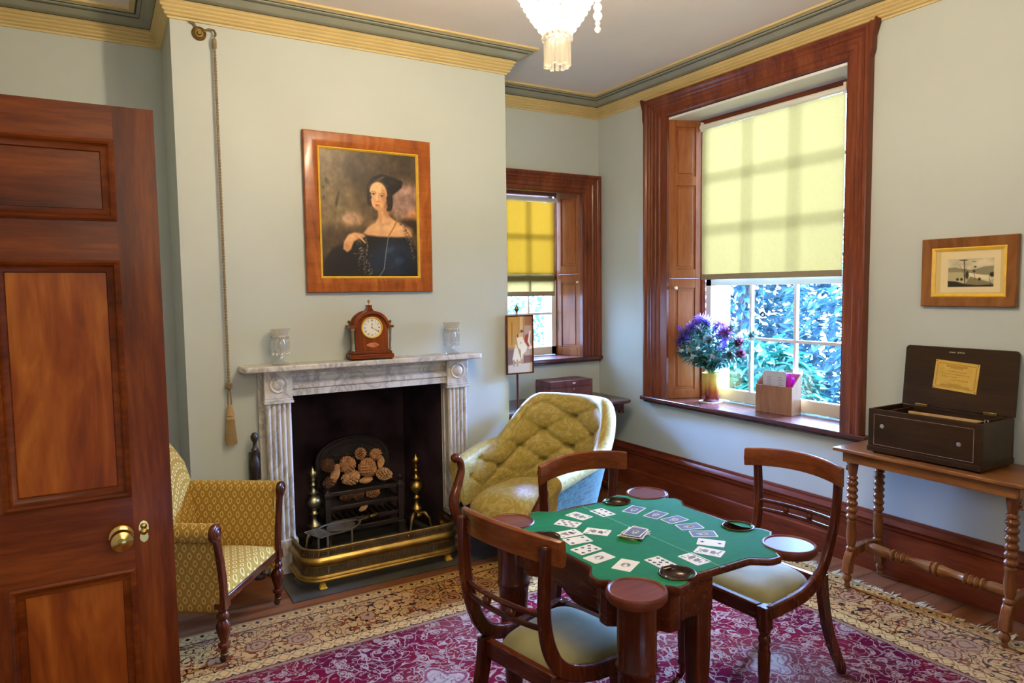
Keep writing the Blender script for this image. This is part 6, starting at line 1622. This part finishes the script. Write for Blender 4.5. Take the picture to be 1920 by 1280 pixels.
for s in (-1, 1):
    P = smooth_path([(0.004, s*0.305, 0.590), (-0.018, s*0.304, 0.556), (-0.014, s*0.302, 0.50), (0.028, s*0.296, 0.43), (0.070, s*0.286, 0.37), (0.078, s*0.274, 0.30), (0.048, s*0.255, 0.20), (0.018, s*0.241, 0.11), (0.020, s*0.236, 0.06), (0.030, s*0.235, 0.035)], 6)
    n = len(P); m = MB(); m.tube(P, [lerp(0.019, 0.031, min(1, i/(n*0.45))) if i < n*0.65 else lerp(0.031, 0.015, (i-n*0.65)/(n*0.35)) for i in range(n)], 12)
    m.sphere((0.026, s*0.306, 0.598), 0.028, 14, 10, sc=(1, 1.15, 1)); m.build('arm_support', M['dmah_z'], da, smooth=60)
    lgm = MB(); lgm.lathe([(0.009, -0.008), (0.017, -0.007), (0.017, 0.007), (0.009, 0.008)], 18, M=Matrix.Translation((0.022, s*0.235, 0.017)) @ Matrix.Rotation(PI/2, 4, 'X')); lgm.build('caster', M['porcelain'], da)
    lgm = MB(); lgm.lathe([(0.016, 0.030), (0.018, 0.045), (0.013, 0.055)], 14, c=(0.028, s*0.235, 0)); lgm.build('caster_cup', M['brass'], da)
    m = MB(); m.bar(smooth_path([(-0.50, s*0.19, 0.24), (-0.52, s*0.195, 0.12), (-0.57, s*0.20, 0.0)], 5), [0.04]*10+[0.028], [0.04]*10+[0.028], up=(1, 0, 0)); m.build('rear_leg', M['dmah_z'], da, bevel=0.004)
# ================================================================== console with the music box
co = thing('console_table', 'narrow wooden console table with bobbin turned legs against the right wall', 'table', (3.505, 1.82, RUG_T+0.0006))
TOPZ = 0.7434
m = MB(); m.bx(-0.195, 0.195, -0.445, 0.445, TOPZ-0.018, TOPZ); m.build('table_top', M['walnut_x'], co, bevel=0.004)
m = MB(); m.bx(-0.165, -0.145, -0.405, 0.405, TOPZ-0.073, TOPZ-0.018); m.bx(0.145, 0.165, -0.405, 0.405, TOPZ-0.073, TOPZ-0.018)
for s in (-1, 1): m.bx(-0.145, 0.145, s*0.40-0.010, s*0.40+0.010, TOPZ-0.073, TOPZ-0.018)
m.build('apron', M['walnut_x'], co, bevel=0.002)
for sy in (-1, 1):
    for sx in (-1, 1):
        P = [(0.020, 0.190), (0.026, 0.196), (0.026, 0.206), (0.017, 0.214), (0.024, 0.235), (0.026, 0.29), (0.021, 0.335), (0.025, 0.342), (0.025, 0.350), (0.017, 0.356)]
        z = 0.356
        for k in range(6):
            for a in range(1, 8): P.append((0.016+0.013*math.sin(PI*a/8), z+0.036*a/8))
            z += 0.036
        P += [(0.018, z), (0.026, z+0.006), (0.026, z+0.014), (0.019, z+0.022), (0.024, z+0.05), (0.028, z+0.085), (0.024, TOPZ-0.075), (0.016, TOPZ-0.073)]
        m = MB(); m.lathe(P, 18, c=(sx*0.120, sy*0.375, 0)); lg = m.build('leg', M['walnut_z'], co, smooth=50)
    m = MB(); P = smooth_path([(-0.148, sy*0.375, 0.07), (-0.138, sy*0.375, 0.13), (-0.115, sy*0.375, 0.175), (-0.05, sy*0.375, 0.19), (0.05, sy*0.375, 0.19), (0.115, sy*0.375, 0.175), (0.138, sy*0.375, 0.13), (0.148, sy*0.375, 0.07)], 6)
    m.bar(P, 0.046, 0.042, up=(0, 1, 0)); m.build('arched_foot', M['walnut_z'], co, bevel=0.005)
    for sx in (-1, 1):
        m = MB(); m.lathe([(0.012, 0.0), (0.016, 0.010), (0.012, 0.022), (0.022, 0.038), (0.023, 0.050), (0.014, 0.066), (0.016, 0.074)], 14, c=(sx*0.148, sy*0.375, 0)); m.build('bun_foot', M['walnut_z'], co)
    m = MB()
    for k, (zz, xx) in enumerate(((TOPZ-0.085, -0.01), (TOPZ-0.105, 0.0), (TOPZ-0.12, -0.004))): m.sphere((-0.120, sy*0.398+sy*0.010*k*0.5, zz), 0.012-0.002*k, 10, 6)
    m.build('carved_bracket', M['walnut_z'], co)
m = MB()
P = [(0.020, 0.0), (0.030, 0.008), (0.030, 0.020), (0.020, 0.028), (0.028, 0.05), (0.026, 0.13), (0.020, 0.15), (0.030, 0.158), (0.030, 0.165), (0.018, 0.172), (0.030, 0.186), (0.018, 0.200), (0.030, 0.214), (0.018, 0.228), (0.030, 0.236), (0.020, 0.246), (0.021, 0.29), (0.028, 0.34), (0.030, 0.355), (0.022, 0.362), (0.033, 0.368), (0.033, 0.375)]
full = P+[(r_, 0.75-z) for r_, z in P[::-1]][1:]
m.lathe(full, 20, M=Matrix.Translation((0, -0.375, 0.190)) @ Matrix.Rotation(-PI/2, 4, 'X')); m.build('stretcher', M['walnut_x'], co, smooth=50)

mb = thing('music_box', 'dark wooden music box on the console, lid open with a pale label inside', 'music box', (3.51, 1.835, 0.7522))
BL, BD, BH = 0.265, 0.150, 0.225                        # half length (y), half depth (x), height
m = MB(); z0 = 0.012
m.bx(-BD, -BD+0.014, -BL, BL, z0, BH); m.bx(BD-0.014, BD, -BL, BL, z0, BH-0.004); m.bx(-BD+0.014, BD-0.014, -BL, -BL+0.012, z0, BH); m.bx(-BD+0.014, BD-0.014, BL-0.012, BL, z0, BH)
m.bx(-BD-0.004, BD+0.002, -BL-0.004, BL+0.004, z0-0.003, z0+0.022)
m.build('case', M['black_wood'], mb, smooth=0, bevel=0.002)
m = MB(); m.bx(-BD+0.014, BD-0.014, -BL+0.012, BL-0.012, 0.02, BH-0.045); m.build('movement_bed', M['black_wood'], mb, smooth=0)
m = MB()
for s in (-1, 1): m.bx(-BD+0.014, BD-0.014, s*0.205-0.004, s*0.205+0.004, 0.10, BH-0.012)
m.build('partition', M['black_wood'], mb, smooth=0)
M['mb_inlay'] = paint('stringing', (0.34, 0.26, 0.20), 0.2, 0.5, 30)
m = MB(); xo = -BD-0.0012
for (y0, y1, za, zb) in ((-0.235, 0.235, 0.045, 0.0466), (-0.235, 0.235, 0.198, 0.1996), (-0.235, -0.2334, 0.045, 0.1996), (0.2334, 0.235, 0.045, 0.1996)): m.bx(xo, -BD+0.002, y0, y1, za, zb)
m.build('stringing', M['mb_inlay'], mb, smooth=0)
for y, z in ((0.192, 0.142), (-0.172, 0.118)):
    m = MB(); m.lathe([(0.011, 0), (0.010, 0.003), (0.004, 0.004)], 18, M=Matrix.Translation((-BD, y, z)) @ Matrix.Rotation(-PI/2, 4, 'Y')); m.build('lock_boss', M['steel'], mb)
for y in (-BL+0.02, BL-0.03):
    for x in (-BD+0.02, BD-0.02):
        m = MB(); m.lathe([(0.010, 0), (0.014, 0.005), (0.012, 0.013)], 12, c=(x, y, 0)); m.build('foot', M['black_wood'], mb)
m = MB(); m.bx(0.030, 0.042, -0.195, 0.165, BH-0.030, BH-0.018); m.build('comb_rail', paint('pale_wood_rail', (0.52, 0.33, 0.13), 0.15, 0.5, 20), mb, bevel=0.001)
m = MB(); m.bx(-0.060, -0.035, 0.08, 0.11, BH-0.046, BH-0.022); m.build('governor', M['steel'], mb, bevel=0.002)
m = MB(); m.tube([(-0.04, -0.19, BH-0.052), (-0.04, 0.06, BH-0.052)], 0.016, 14); m.build('cylinder', M['old_brass'], mb)
for y in (-0.222, -0.235):
    m = MB(); m.tube([(-0.03, y, BH-0.045), (-0.03, y, BH+0.002)], 0.003, 8); m.build('lever', M['steel'], mb)
lid = MB(); TL = Matrix.Translation((BD-0.006, 0, BH-0.002)) @ Matrix.Rotation(R(5), 4, 'Y')
LHt = 0.312
def lidpoly(w, h, r):
    P = [(-w, 0), (w, 0)]
    for k in range(7): a = PI/2*k/6; P.append((w-r+r*math.cos(a), h-r+r*math.sin(a)))
    for k in range(7): a = PI/2+PI/2*k/6; P.append((-w+r+r*math.cos(a), h-r+r*math.sin(a)))
    return P
ML = TL @ Matrix(((0, 0, 1, 0), (1, 0, 0, 0), (0, 1, 0, 0), (0, 0, 0, 1)))
lid.prism(lidpoly(BL, LHt, 0.02), 0.0, 0.018, M=ML); lo = lid.build('lid', M['black_wood'], mb, smooth=0, bevel=0.003)
M['label'] = paint('yellowed_label', (0.62, 0.40, 0.075), 0.10, 0.6, 22)
M['label_ink'] = paint('faded_label_ink', (0.44, 0.255, 0.035), 0.15, 0.6, 40)
m = MB(); LB = ML @ Matrix.Translation((0.006, 0.168, -0.0010)) @ Matrix.Rotation(R(3.5), 4, 'Z') @ Matrix.Diagonal((-1, 1, 1, 1))
m.prism([(-0.104, -0.073), (0.104, -0.073), (0.104, 0.073), (-0.104, 0.073)], 0.0, 0.0008, M=LB); lbm = m.build('label', M['label'], lo, smooth=0)
m = MB()
def sbar(m, x0, y0, x1, y1, w): stroke(m, LB, x0, y0, x1, y1, w, -0.0004, 0.0)
for (a, b, c, d, w) in ((-0.09, 0.058, 0.09, 0.058, 0.005), (-0.09, -0.058, 0.09, -0.058, 0.005), (-0.092, -0.055, -0.092, 0.055, 0.005), (0.092, -0.055, 0.092, 0.055, 0.005),
                        (-0.05, 0.048, 0.05, 0.048, 0.009), (-0.03, 0.040, 0.03, 0.040, 0.006), (-0.07, -0.050, 0.07, -0.050, 0.008), (-0.03, -0.042, 0.03, -0.042, 0.005)): sbar(m, a, b, c, d, w)
rr = random.Random(5)
for row, (x0, x1) in enumerate(((-0.04, 0.05), (-0.066, 0.066), (-0.066, 0.01), (-0.02, 0.06))):
    x = x0
    while x < x1:
        w = rr.uniform(0.006, 0.016); sbar(m, x, 0.022-row*0.014, min(x1, x+w), 0.022-row*0.014+rr.uniform(-0.001, 0.001), rr.uniform(0.003, 0.006)); x += w+0.003
m.build('faded_print', M['label_ink'], lbm, smooth=0)
for sx in (-1, 1):
    for sz in (-1, 1):
        m = MB(); m.lathe([(0.0028, -0.0016), (0.0028, 0.0)], 8, M=LB @ Matrix.Translation((sx*0.097, sz*0.066, 0))); m.build('tack', M['bronze'], lbm)
m = MB(); TN = ML @ Matrix.Translation((0.012, 0.287, -0.0006)); rr = random.Random(9)      # two short words, too worn to read
for w0, n in ((0.006, 6), (-0.038, 7)):
    for k in range(n):
        x = w0+0.0052*k; h = 0.0042 if k == 0 else rr.uniform(0.0028, 0.0038)
        stroke(m, TN, x, -h, x, h, 0.0014, -0.0002, 0.0002)
        if rr.random() < 0.7: stroke(m, TN, x, rr.choice((-h, 0.0, h)), x+0.0036, rr.choice((-h, 0.0, h)), 0.0011, -0.0002, 0.0002)
m.build('name_lettering', M['ivory'], lo, smooth=0)
for y in (0.16, -0.165):
    m = MB(); m.bx(BD-0.016, BD-0.004, y-0.03, y+0.03, BH-0.004, BH+0.010); m.build('hinge', M['brass'], mb, bevel=0.002)

# ================================================================== alcove: side table, writing box, pole screen
st = thing('side_table', 'dark mahogany side table with rounded ends under the alcove window', 'table', (3.02, 4.475, 0.0))
def rtable(w, d, r, n=8):
    P = []
    for cx, cy, a0 in ((w-r, d-r, 0), (-w+r, d-r, 90), (-w+r, -d+r, 180), (w-r, -d+r, 270)):
        for k in range(n+1): a = R(a0+90*k/n); P.append((cx+r*math.cos(a), cy+r*math.sin(a)))
    return P
M['table_gloss'] = wood('glossy_table_top', (0.03, 0.012, 0.012), (0.075, 0.03, 0.028), (0.12, 0.05, 0.04), 'x', rough=0.2, coat=0.6)
m = MB(); m.prism(rtable(0.605, 0.275, 0.09), 0.700, 0.724); m.build('table_top', M['table_gloss'], st, bevel=0.008)
m = MB(); m.prism(rtable(0.56, 0.225, 0.06), 0.640, 0.700); m.build('frieze', M['dmah_x'], st, bevel=0.004)
for sx in (-1, 1):
    m = MB(); m.lathe([(0.020, 0.618), (0.026, 0.626), (0.020, 0.640)], 12, c=(sx*0.52, -0.20, 0)); m.build('drop_finial', M['dmah_z'], st)
    m = MB(); m.bx(sx*0.42-0.025, sx*0.42+0.025, -0.14, 0.14, 0.06, 0.64); m.build('end_support', M['dmah_z'], st, bevel=0.008)
    m = MB(); P = smooth_path([(sx*0.42, -0.24, 0.022), (sx*0.42, -0.15, 0.055), (sx*0.42, 0, 0.065), (sx*0.42, 0.15, 0.055), (sx*0.42, 0.24, 0.022)], 5); m.bar(P, 0.06, 0.04, up=(0, 0, 1)); m.build('sledge_foot', M['dmah_y'], st, bevel=0.006)
    for sy in (-1, 1):
        m = MB(); m.sphere((sx*0.42, sy*0.225, 0.020), 0.020, 12, 8); m.build('bun', M['dmah_z'], st)
m = MB(); m.tube([(-0.40, 0, 0.22), (0.40, 0, 0.22)], 0.02, 12); m.build('stretcher', M['dmah_x'], st)

M['wbox'] = wood('writing_box_veneer', (0.045, 0.014, 0.016), (0.14, 0.05, 0.05), (0.24, 0.10, 0.09), 'x', rough=0.42, flame=0.8, coat=0.1)
wb = thing('writing_box', 'dusty mahogany writing box standing on the side table', 'box', (3.235, 4.625, 0.7245))
m = MB(); m.bx(-0.205, 0.205, -0.11, 0.11, 0.0, 0.098); m.build('body', M['wbox'], wb, bevel=0.002)
m = MB(); m.bx(-0.205, 0.205, -0.11, 0.11, 0.1005, 0.150); m.build('lid', M['wbox'], wb, bevel=0.002)
m = MB(); m.prism([(0.016*math.cos(2*PI*k/14), 0.007*math.sin(2*PI*k/14)) for k in range(14)], 0, 0.0015, M=Matrix.Translation((0.02, -0.11, 0.128)) @ MC); m.build('escutcheon', M['porcelain'], wb)
m = MB(); m.prism([(0.004*math.cos(2*PI*k/10), 0.008*math.sin(2*PI*k/10)) for k in range(10)], 0, 0.0015, M=Matrix.Translation((0.02, -0.11, 0.080)) @ MC); m.build('keyhole', M['steel'], wb)
m = MB(); m.bx(-0.205, 0.205, -0.112, -0.108, 0.018, 0.0205); m.build('base_line', M['black_wood'], wb)

def embroidery(u, v):
    c = Canvas(u, v, 0.55, (176, 136, 78)); c.mottle(0.18, 6, 12)
    c.poly([(0, 0.40), (0, 1), (0.52, 1), (0.52, 0.55), (0.3, 0.45)], (188, 140, 66), 0.02); c.poly([(0.44, 0.6), (0.44, 1), (0.62, 1), (0.62, 0.6)], (214, 170, 110), 0.01)
    c.poly([(0.70, 0.84), (0.70, 1), (1, 1), (1, 0.82)], (150, 100, 66), 0.02); c.poly([(0.68, 0.3), (0.68, 0.83), (1, 0.84), (1, 0.3)], (176, 148, 128), 0.03)
    c.line([(0.17, 0.5), (0.18, 0.9)], 0.008, (110, 84, 36)); c.line([(0.46, 0.7), (0.47, 0.98)], 0.008, (120, 90, 50))
    c.poly([(0, 0.14), (0, 0.42), (0.28, 0.42), (0.30, 0.14)], (118, 94, 82), 0.01); c.poly([(0, 0.415), (0, 0.455), (0.30, 0.455), (0.30, 0.415)], (150, 116, 84), 0.01)
    c.poly([(0, 0), (0, 0.14), (1, 0.20), (1, 0)], (196, 180, 158), 0.02); c.poly([(0.55, 0.16), (0.62, 0.30), (1, 0.30), (1, 0.17)], (122, 82, 66), 0.02)
    c.poly([(0.66, 0.45), (0.70, 0.66), (0.84, 0.69), (0.90, 0.46)], (150, 54, 32), 0.015); c.line([(0.91, 0.72), (0.85, 0.55), (0.93, 0.46)], 0.02, (232, 220, 200)); c.ell(0.93, 0.44, 0.07, 0.03, (236, 226, 206), 0.4, 0.4)
    c.poly([(0.36, 0.62), (0.60, 0.64), (0.66, 0.56), (0.80, 0.46), (0.74, 0.38), (0.62, 0.32), (0.60, 0.24), (0.54, 0.24), (0.52, 0.40), (0.42, 0.45)], (230, 214, 182), 0.015)
    c.ell(0.57, 0.70, 0.055, 0.045, (206, 166, 126), 0, 0.3); c.ell(0.57, 0.735, 0.065, 0.025, (100, 66, 36), 0, 0.3); c.ell(0.40, 0.66, 0.03, 0.03, (110, 74, 40), 0, 0.4); c.ell(0.53, 0.53, 0.035, 0.02, (206, 172, 122), 0, 0.5)
    c.ell(0.33, 0.46, 0.055, 0.045, (212, 186, 140), 0, 0.3); c.poly([(0.27, 0.44), (0.40, 0.44), (0.53, 0.22), (0.36, 0.19), (0.18, 0.23)], (224, 208, 178), 0.015)
    for x in (0.24, 0.38): c.line([(x, 0.22), (x, 0.13)], 0.02, (170, 140, 110))
    c.line([(0.62, 0.30), (0.60, 0.18)], 0.014, (180, 150, 120))
    return c.c
ps = thing('pole_screen', 'embroidered pole fire screen beside the chimney breast', 'fire screen', (2.452, 4.062, 0.0))
m = MB(); m.lathe([(0.010, 0.0), (0.010, 0.30), (0.018, 0.31), (0.022, 0.45), (0.014, 0.60), (0.012, 0.66), (0.024, 0.675), (0.026, 0.69), (0.011, 0.71), (0.0085, 0.74), (0.0075, 1.43)], 14); m.build('pole', M['dmah_z'], ps)
m = MB(); m.lathe([(0.010, 1.432), (0.006, 1.44), (0.006, 1.452), (0.016, 1.466), (0.017, 1.474), (0.009, 1.486), (0.004, 1.492), (0.006, 1.498), (0.001, 1.504)], 14); m.build('finial', M['old_brass'], ps)
for k in range(3):
    a = R(100+120*k); d = Vector((math.cos(a), math.sin(a), 0))
    m = MB(); m.tube([tuple(d*t*0.045+Vector((0, 0, z))) for t, z in ((0, 0.32), (0.3, 0.30), (0.6, 0.22), (0.8, 0.10), (1.0, 0.012))], [0.016, 0.015, 0.013, 0.011, 0.012], 8); m.build('tripod_leg', M['dmah_z'], ps)
ps.rotation_euler = (0, 0, 0)
pw, ph, pz = 0.214, 0.402, 1.230
frame(ps, 'frame', pw-0.020, ph-0.020, 0.010, [(0, -0.008), (0, 0.008), (0.5, 0.011), (1.0, 0.006), (1.0, -0.008)], M['dmah_z'], Matrix.Translation((0.010, -0.020, pz)))
picture_grid('embroidered_panel', pw-0.018, ph-0.018, 80, 140, embroidery, M['print'], ps, Matrix.Translation((0.010, -0.024, pz)))
m = MB(); m.bx(0.010-pw/2+0.008, 0.010+pw/2-0.008, -0.020, -0.013, pz-ph/2+0.008, pz+ph/2-0.008); m.build('backing', M['dmah_z'], ps)

# ================================================================== on the window sill
SZ = 0.7575
VX, VY = 3.885, 3.655
M['doily'] = cloth('crochet_doily', (0.72, 0.72, 0.70), 0.1, 80, 0)
m = MB()
P = [((0.080+0.008*abs(math.sin(9*2*PI*k/144)))*math.cos(2*PI*k/144), (0.080+0.008*abs(math.sin(9*2*PI*k/144)))*math.sin(2*PI*k/144)) for k in range(144)]
m.prism(P, 0.0, 0.003); dy = m.build('doily', M['doily'], smooth=0, loc=(VX-0.005, VY, SZ)); tag(dy, 'white crochet doily under the flower vase', 'doily')
def vase_mat():
    t = NT('amber_streaked_glaze'); v = t.coord('Object'); x, y, z = t.sep(v)
    n = t.noise(t.coord('Object', scale=(26, 26, 2.5)), 1.0, 4, 0.6, 0.6)
    f = t.math('ADD', t.math('MULTIPLY', z, 5.2), t.math('MULTIPLY', t.math('SUBTRACT', n, 0.5), 0.9))
    c = t.ramp(f, [(0.10, (0.14, 0.012, 0.008)), (0.35, (0.28, 0.06, 0.012)), (0.55, (0.50, 0.24, 0.03)), (0.85, (0.60, 0.42, 0.08))])
    return t.done(t.pbsdf(c, 0.10, spec=0.6, coat=0.5))
va = thing('flower_vase', 'amber and red streaked glazed vase on the sill of the tall window', 'vase', (VX-0.005, VY, SZ+0.003))
m = MB(); m.lathe([(r_*1.14, z) for r_, z in [(0.048, 0.0), (0.052, 0.006), (0.053, 0.06), (0.055, 0.15), (0.059, 0.205), (0.060, 0.212), (0.056, 0.212), (0.051, 0.15), (0.048, 0.02), (0.001, 0.018)]], 36, cap=False); m.build('body', vase_mat(), va, smooth=60)
M['fleaf'] = leafmat('flower_leaf', (0.025, 0.085, 0.055), (0.07, 0.17, 0.11))
M['stemg'] = paint('flower_stem', (0.06, 0.12, 0.06), 0.3, 0.6, 20)
M['lilac'] = leafmat('lilac_petal', (0.14, 0.07, 0.42), (0.36, 0.25, 0.72))
M['mauve'] = leafmat('mauve_petal', (0.20, 0.05, 0.17), (0.36, 0.17, 0.34))
M['dusky'] = leafmat('dusky_red_bract', (0.14, 0.035, 0.06), (0.28, 0.12, 0.13))
M['greyg'] = leafmat('grey_green_bract', (0.15, 0.19, 0.15), (0.32, 0.36, 0.32))
M['whitef'] = leafmat('white_floret', (0.62, 0.62, 0.55), (0.75, 0.75, 0.68))
fr = random.Random(17)
def flower(kind, label, dirx, diry, h, bend=0.0):
    """a stem rooted in the vase; dirx runs along the sill (towards the picture's left), diry towards the room"""
    root = thing('cut_flower', label, 'flower', (VX-0.005, VY, SZ+0.024), group='cut flowers in the vase')
    b = Vector((-diry*0.014, dirx*0.020, 0.0)); tip = Vector((-diry, dirx, h)); mid = Vector((-diry*0.10, dirx*0.10, 0.205)); k2 = Vector((-diry*0.55, dirx*0.55, 0.205+(h-0.205)*0.62))
    P = smooth_path([tuple(b), tuple(mid), tuple(k2), tuple(tip)], 6)
    m = MB(); m.tube(P, [0.0032-0.0012*i/len(P) for i in range(len(P))], 6); m.build('stem', M['stemg'], root)
    ax = (tip-k2).normalized()
    m = MB()
    nl = 24
    for k in range(nl):
        t = 0.36+0.62*(k+0.5)/nl; i = int(t*(len(P)-1)); p = Vector(P[i]); tg = (Vector(P[min(len(P)-1, i+1)])-Vector(P[max(0, i-1)])).normalized()
        a = k*2.39996+fr.random(); sd = tg.orthogonal().normalized(); sd.rotate(Matrix.Rotation(a, 3, tg).to_quaternion())
        leaf_verts(m, p, tg*0.75+sd, tg, fr.uniform(0.055, 0.095), 0.021)
    m.build('leaves', M['fleaf'], root, smooth=0, fix=False)
    m = MB()
    if kind == 'bud':
        for ring, (n, sp, L, w) in enumerate(((5, 0.18, 0.078, 0.030), (7, 0.45, 0.070, 0.026), (7, 0.85, 0.055, 0.020))):
            for k in range(n):
                a = 2*PI*k/n+ring*0.4; sd = ax.orthogonal().normalized(); sd.rotate(Matrix.Rotation(a, 3, ax).to_quaternion()); leaf_verts(m, tip+sd*0.006, ax+sd*sp, -sd, L, w)
        m.build('bracts', M['dusky'] if fr.random() < 0.6 else M['greyg'], root, smooth=0, fix=False)
    elif kind == 'spike':
        for k in range(60):
            t = k/60; a = k*2.39996; sd = ax.orthogonal().normalized(); sd.rotate(Matrix.Rotation(a, 3, ax).to_quaternion()); p = tip+ax*(t*0.115-0.03)+sd*0.008
            leaf_verts(m, p, sd+ax*0.5, ax, 0.026*(1.1-0.6*t), 0.015)
        m.build('florets', M['lilac'], root, smooth=0, fix=False)
    elif kind == 'star':
        for k in range(34):
            a = k*2.39996; ph_ = math.acos(1-1.5*(k+0.5)/34); sd = ax.orthogonal().normalized(); sd.rotate(Matrix.Rotation(a, 3, ax).to_quaternion()); leaf_verts(m, tip, ax*math.cos(ph_)+sd*math.sin(ph_), ax.cross(sd), 0.066, 0.016)
        m.build('petals', M['mauve'] if fr.random() < 0.5 else M['lilac'], root, smooth=0, fix=False)
    else:
        for k in range(14):
            d = Vector((fr.uniform(-1, 1), fr.uniform(-1, 1), fr.uniform(-0.3, 1))).normalized(); m.sphere(tuple(tip+d*0.016), 0.007, 7, 5)
        m.build('floret_cluster', M['whitef'], root)
    return root
FL = [('star', 0.255, 0.02, 0.345), ('spike', 0.20, 0.05, 0.385), ('star', 0.195, -0.02, 0.40), ('white', 0.225, 0.06, 0.305), ('star', 0.14, 0.03, 0.425), ('spike', 0.155, 0.07, 0.37), ('star', 0.095, -0.02, 0.47),
      ('spike', 0.055, 0.03, 0.44), ('bud', 0.03, -0.04, 0.43), ('bud', 0.015, 0.06, 0.40), ('spike', -0.04, 0.02, 0.42), ('star', -0.06, -0.03, 0.44), ('spike', -0.09, 0.05, 0.395), ('bud', -0.125, 0.0, 0.425),
      ('bud', -0.235, 0.02, 0.395), ('bud', -0.055, 0.09, 0.345), ('spike', -0.115, 0.07, 0.335), ('white', -0.08, 0.10, 0.29), ('white', 0.01, 0.10, 0.33), ('bud', 0.215, 0.03, 0.285), ('bud', -0.14, 0.05, 0.30),
      ('star', 0.03, 0.00, 0.46), ('white', 0.05, 0.11, 0.28), ('bud', -0.165, 0.02, 0.34), ('spike', -0.17, 0.0, 0.385), ('star', -0.125, 0.05, 0.41), ('bud', -0.195, 0.06, 0.315)]
FLB = {'star': 'spidery mauve or lilac flower in the vase on the tall window sill', 'spike': 'lilac flower spike in the vase on the tall window sill', 'bud': 'pointed bud with dusky bracts in the vase on the tall window sill', 'white': 'cluster of small white florets low in the vase of flowers'}
for k, (kd, dx, dy_, h) in enumerate(FL):
    lb = FLB[kd]
    if k == 14: lb = 'dusky red bud reaching farthest across the middle pane of the tall window'
    if k == 6: lb = 'tallest spidery mauve flower, rising in front of the shutter'
    flower(kd, lb, dx*0.84 if dx > 0 else dx*1.75, dy_+0.03+0.10*abs(dx), h*1.22 if h > 0.33 else h*1.12)

# leaflet holder
lh = thing('leaflet_holder', 'plain brown wooden leaflet box on the sill of the tall window', 'leaflet box', (3.895, 3.075, SZ), R(93.5))
hw, hd = 0.138, 0.052
MBX = Matrix(((0, 0, 1, 0), (1, 0, 0, 0), (0, 1, 0, 0), (0, 0, 0, 1)))
m = MB(); m.bx(-hw, hw, hd-0.008, hd, 0.0, 0.185); m.build('front_panel', M['box_wood'], lh, bevel=0.001)
m = MB(); m.bx(-hw, hw, -hd, -hd+0.008, 0.0, 0.268); m.build('back_panel', M['box_wood'], lh, bevel=0.001)
for s in (-1, 1):
    m = MB(); m.prism([(-hd+0.008, 0.0), (hd-0.008, 0.0), (hd-0.008, 0.185), (-hd+0.008, 0.268)], s*(hw-0.004)-0.004, s*(hw-0.004)+0.004, M=Matrix(((0, 0, 1, 0), (1, 0, 0, 0), (0, 1, 0, 0), (0, 0, 0, 1)))); m.build('side_panel', M['box_wood'], lh, smooth=0)
m = MB(); m.bx(-hw+0.008, hw-0.008, -hd+0.008, hd-0.008, 0.0, 0.008); m.build('bottom_panel', M['box_wood'], lh)
M['pink'] = paint('magenta_paper', (0.55, 0.02, 0.42), 0.05, 0.5, 10)
M['acetate'] = paint('pale_leaflet', (0.50, 0.49, 0.56), 0.06, 0.25, 10, 0, 0.6)
M['print_ink'] = paint('leaflet_ink', (0.14, 0.11, 0.16), 0.1, 0.5, 10)
def leaflet(label, x, y, w, h, mat, rx, lines=False):
    o = thing('leaflet', label, 'leaflet', (0, 0, 0), group='leaflets in the wooden box'); o.location = lh.matrix_basis @ Vector((x, y, 0.0085)) if False else (Matrix.Translation(lh.location) @ Matrix.Rotation(lh.rotation_euler.z, 4, 'Z')) @ Vector((x, y, 0.009)); o.rotation_euler = (R(rx), 0, lh.rotation_euler.z)
    m = MB(); m.bx(-w/2, w/2, -0.001, 0.001, 0, h); sh = m.build('sheet', M[mat], o, smooth=0)
    if lines:
        m = MB(); q = random.Random(2)
        for k in range(9):
            for cx in (-w*0.26, w*0.24):
                if q.random() < 0.75: m.bx(cx-w*0.14*q.uniform(0.4, 1), cx+w*0.14*q.uniform(0.4, 1), 0.001, 0.0013, h-0.03-0.0105*k, h-0.0275-0.0105*k)
        m.build('printed_lines', M['print_ink'], sh, smooth=0)
    return o
leaflet('pale printed leaflet at the front of the wooden leaflet box', 0.015, 0.030, 0.175, 0.272, 'acetate', 3, True)
leaflet('magenta leaflet just behind the pale printed one', -0.010, 0.016, 0.185, 0.262, 'pink', 3)
leaflet('magenta leaflet leaning sideways at the back right of the wooden leaflet box', -0.045, -0.010, 0.15, 0.225, 'pink', 2)
leaflet('pale leaflet at the back of the wooden leaflet box', -0.020, -0.028, 0.16, 0.235, 'acetate', 1)
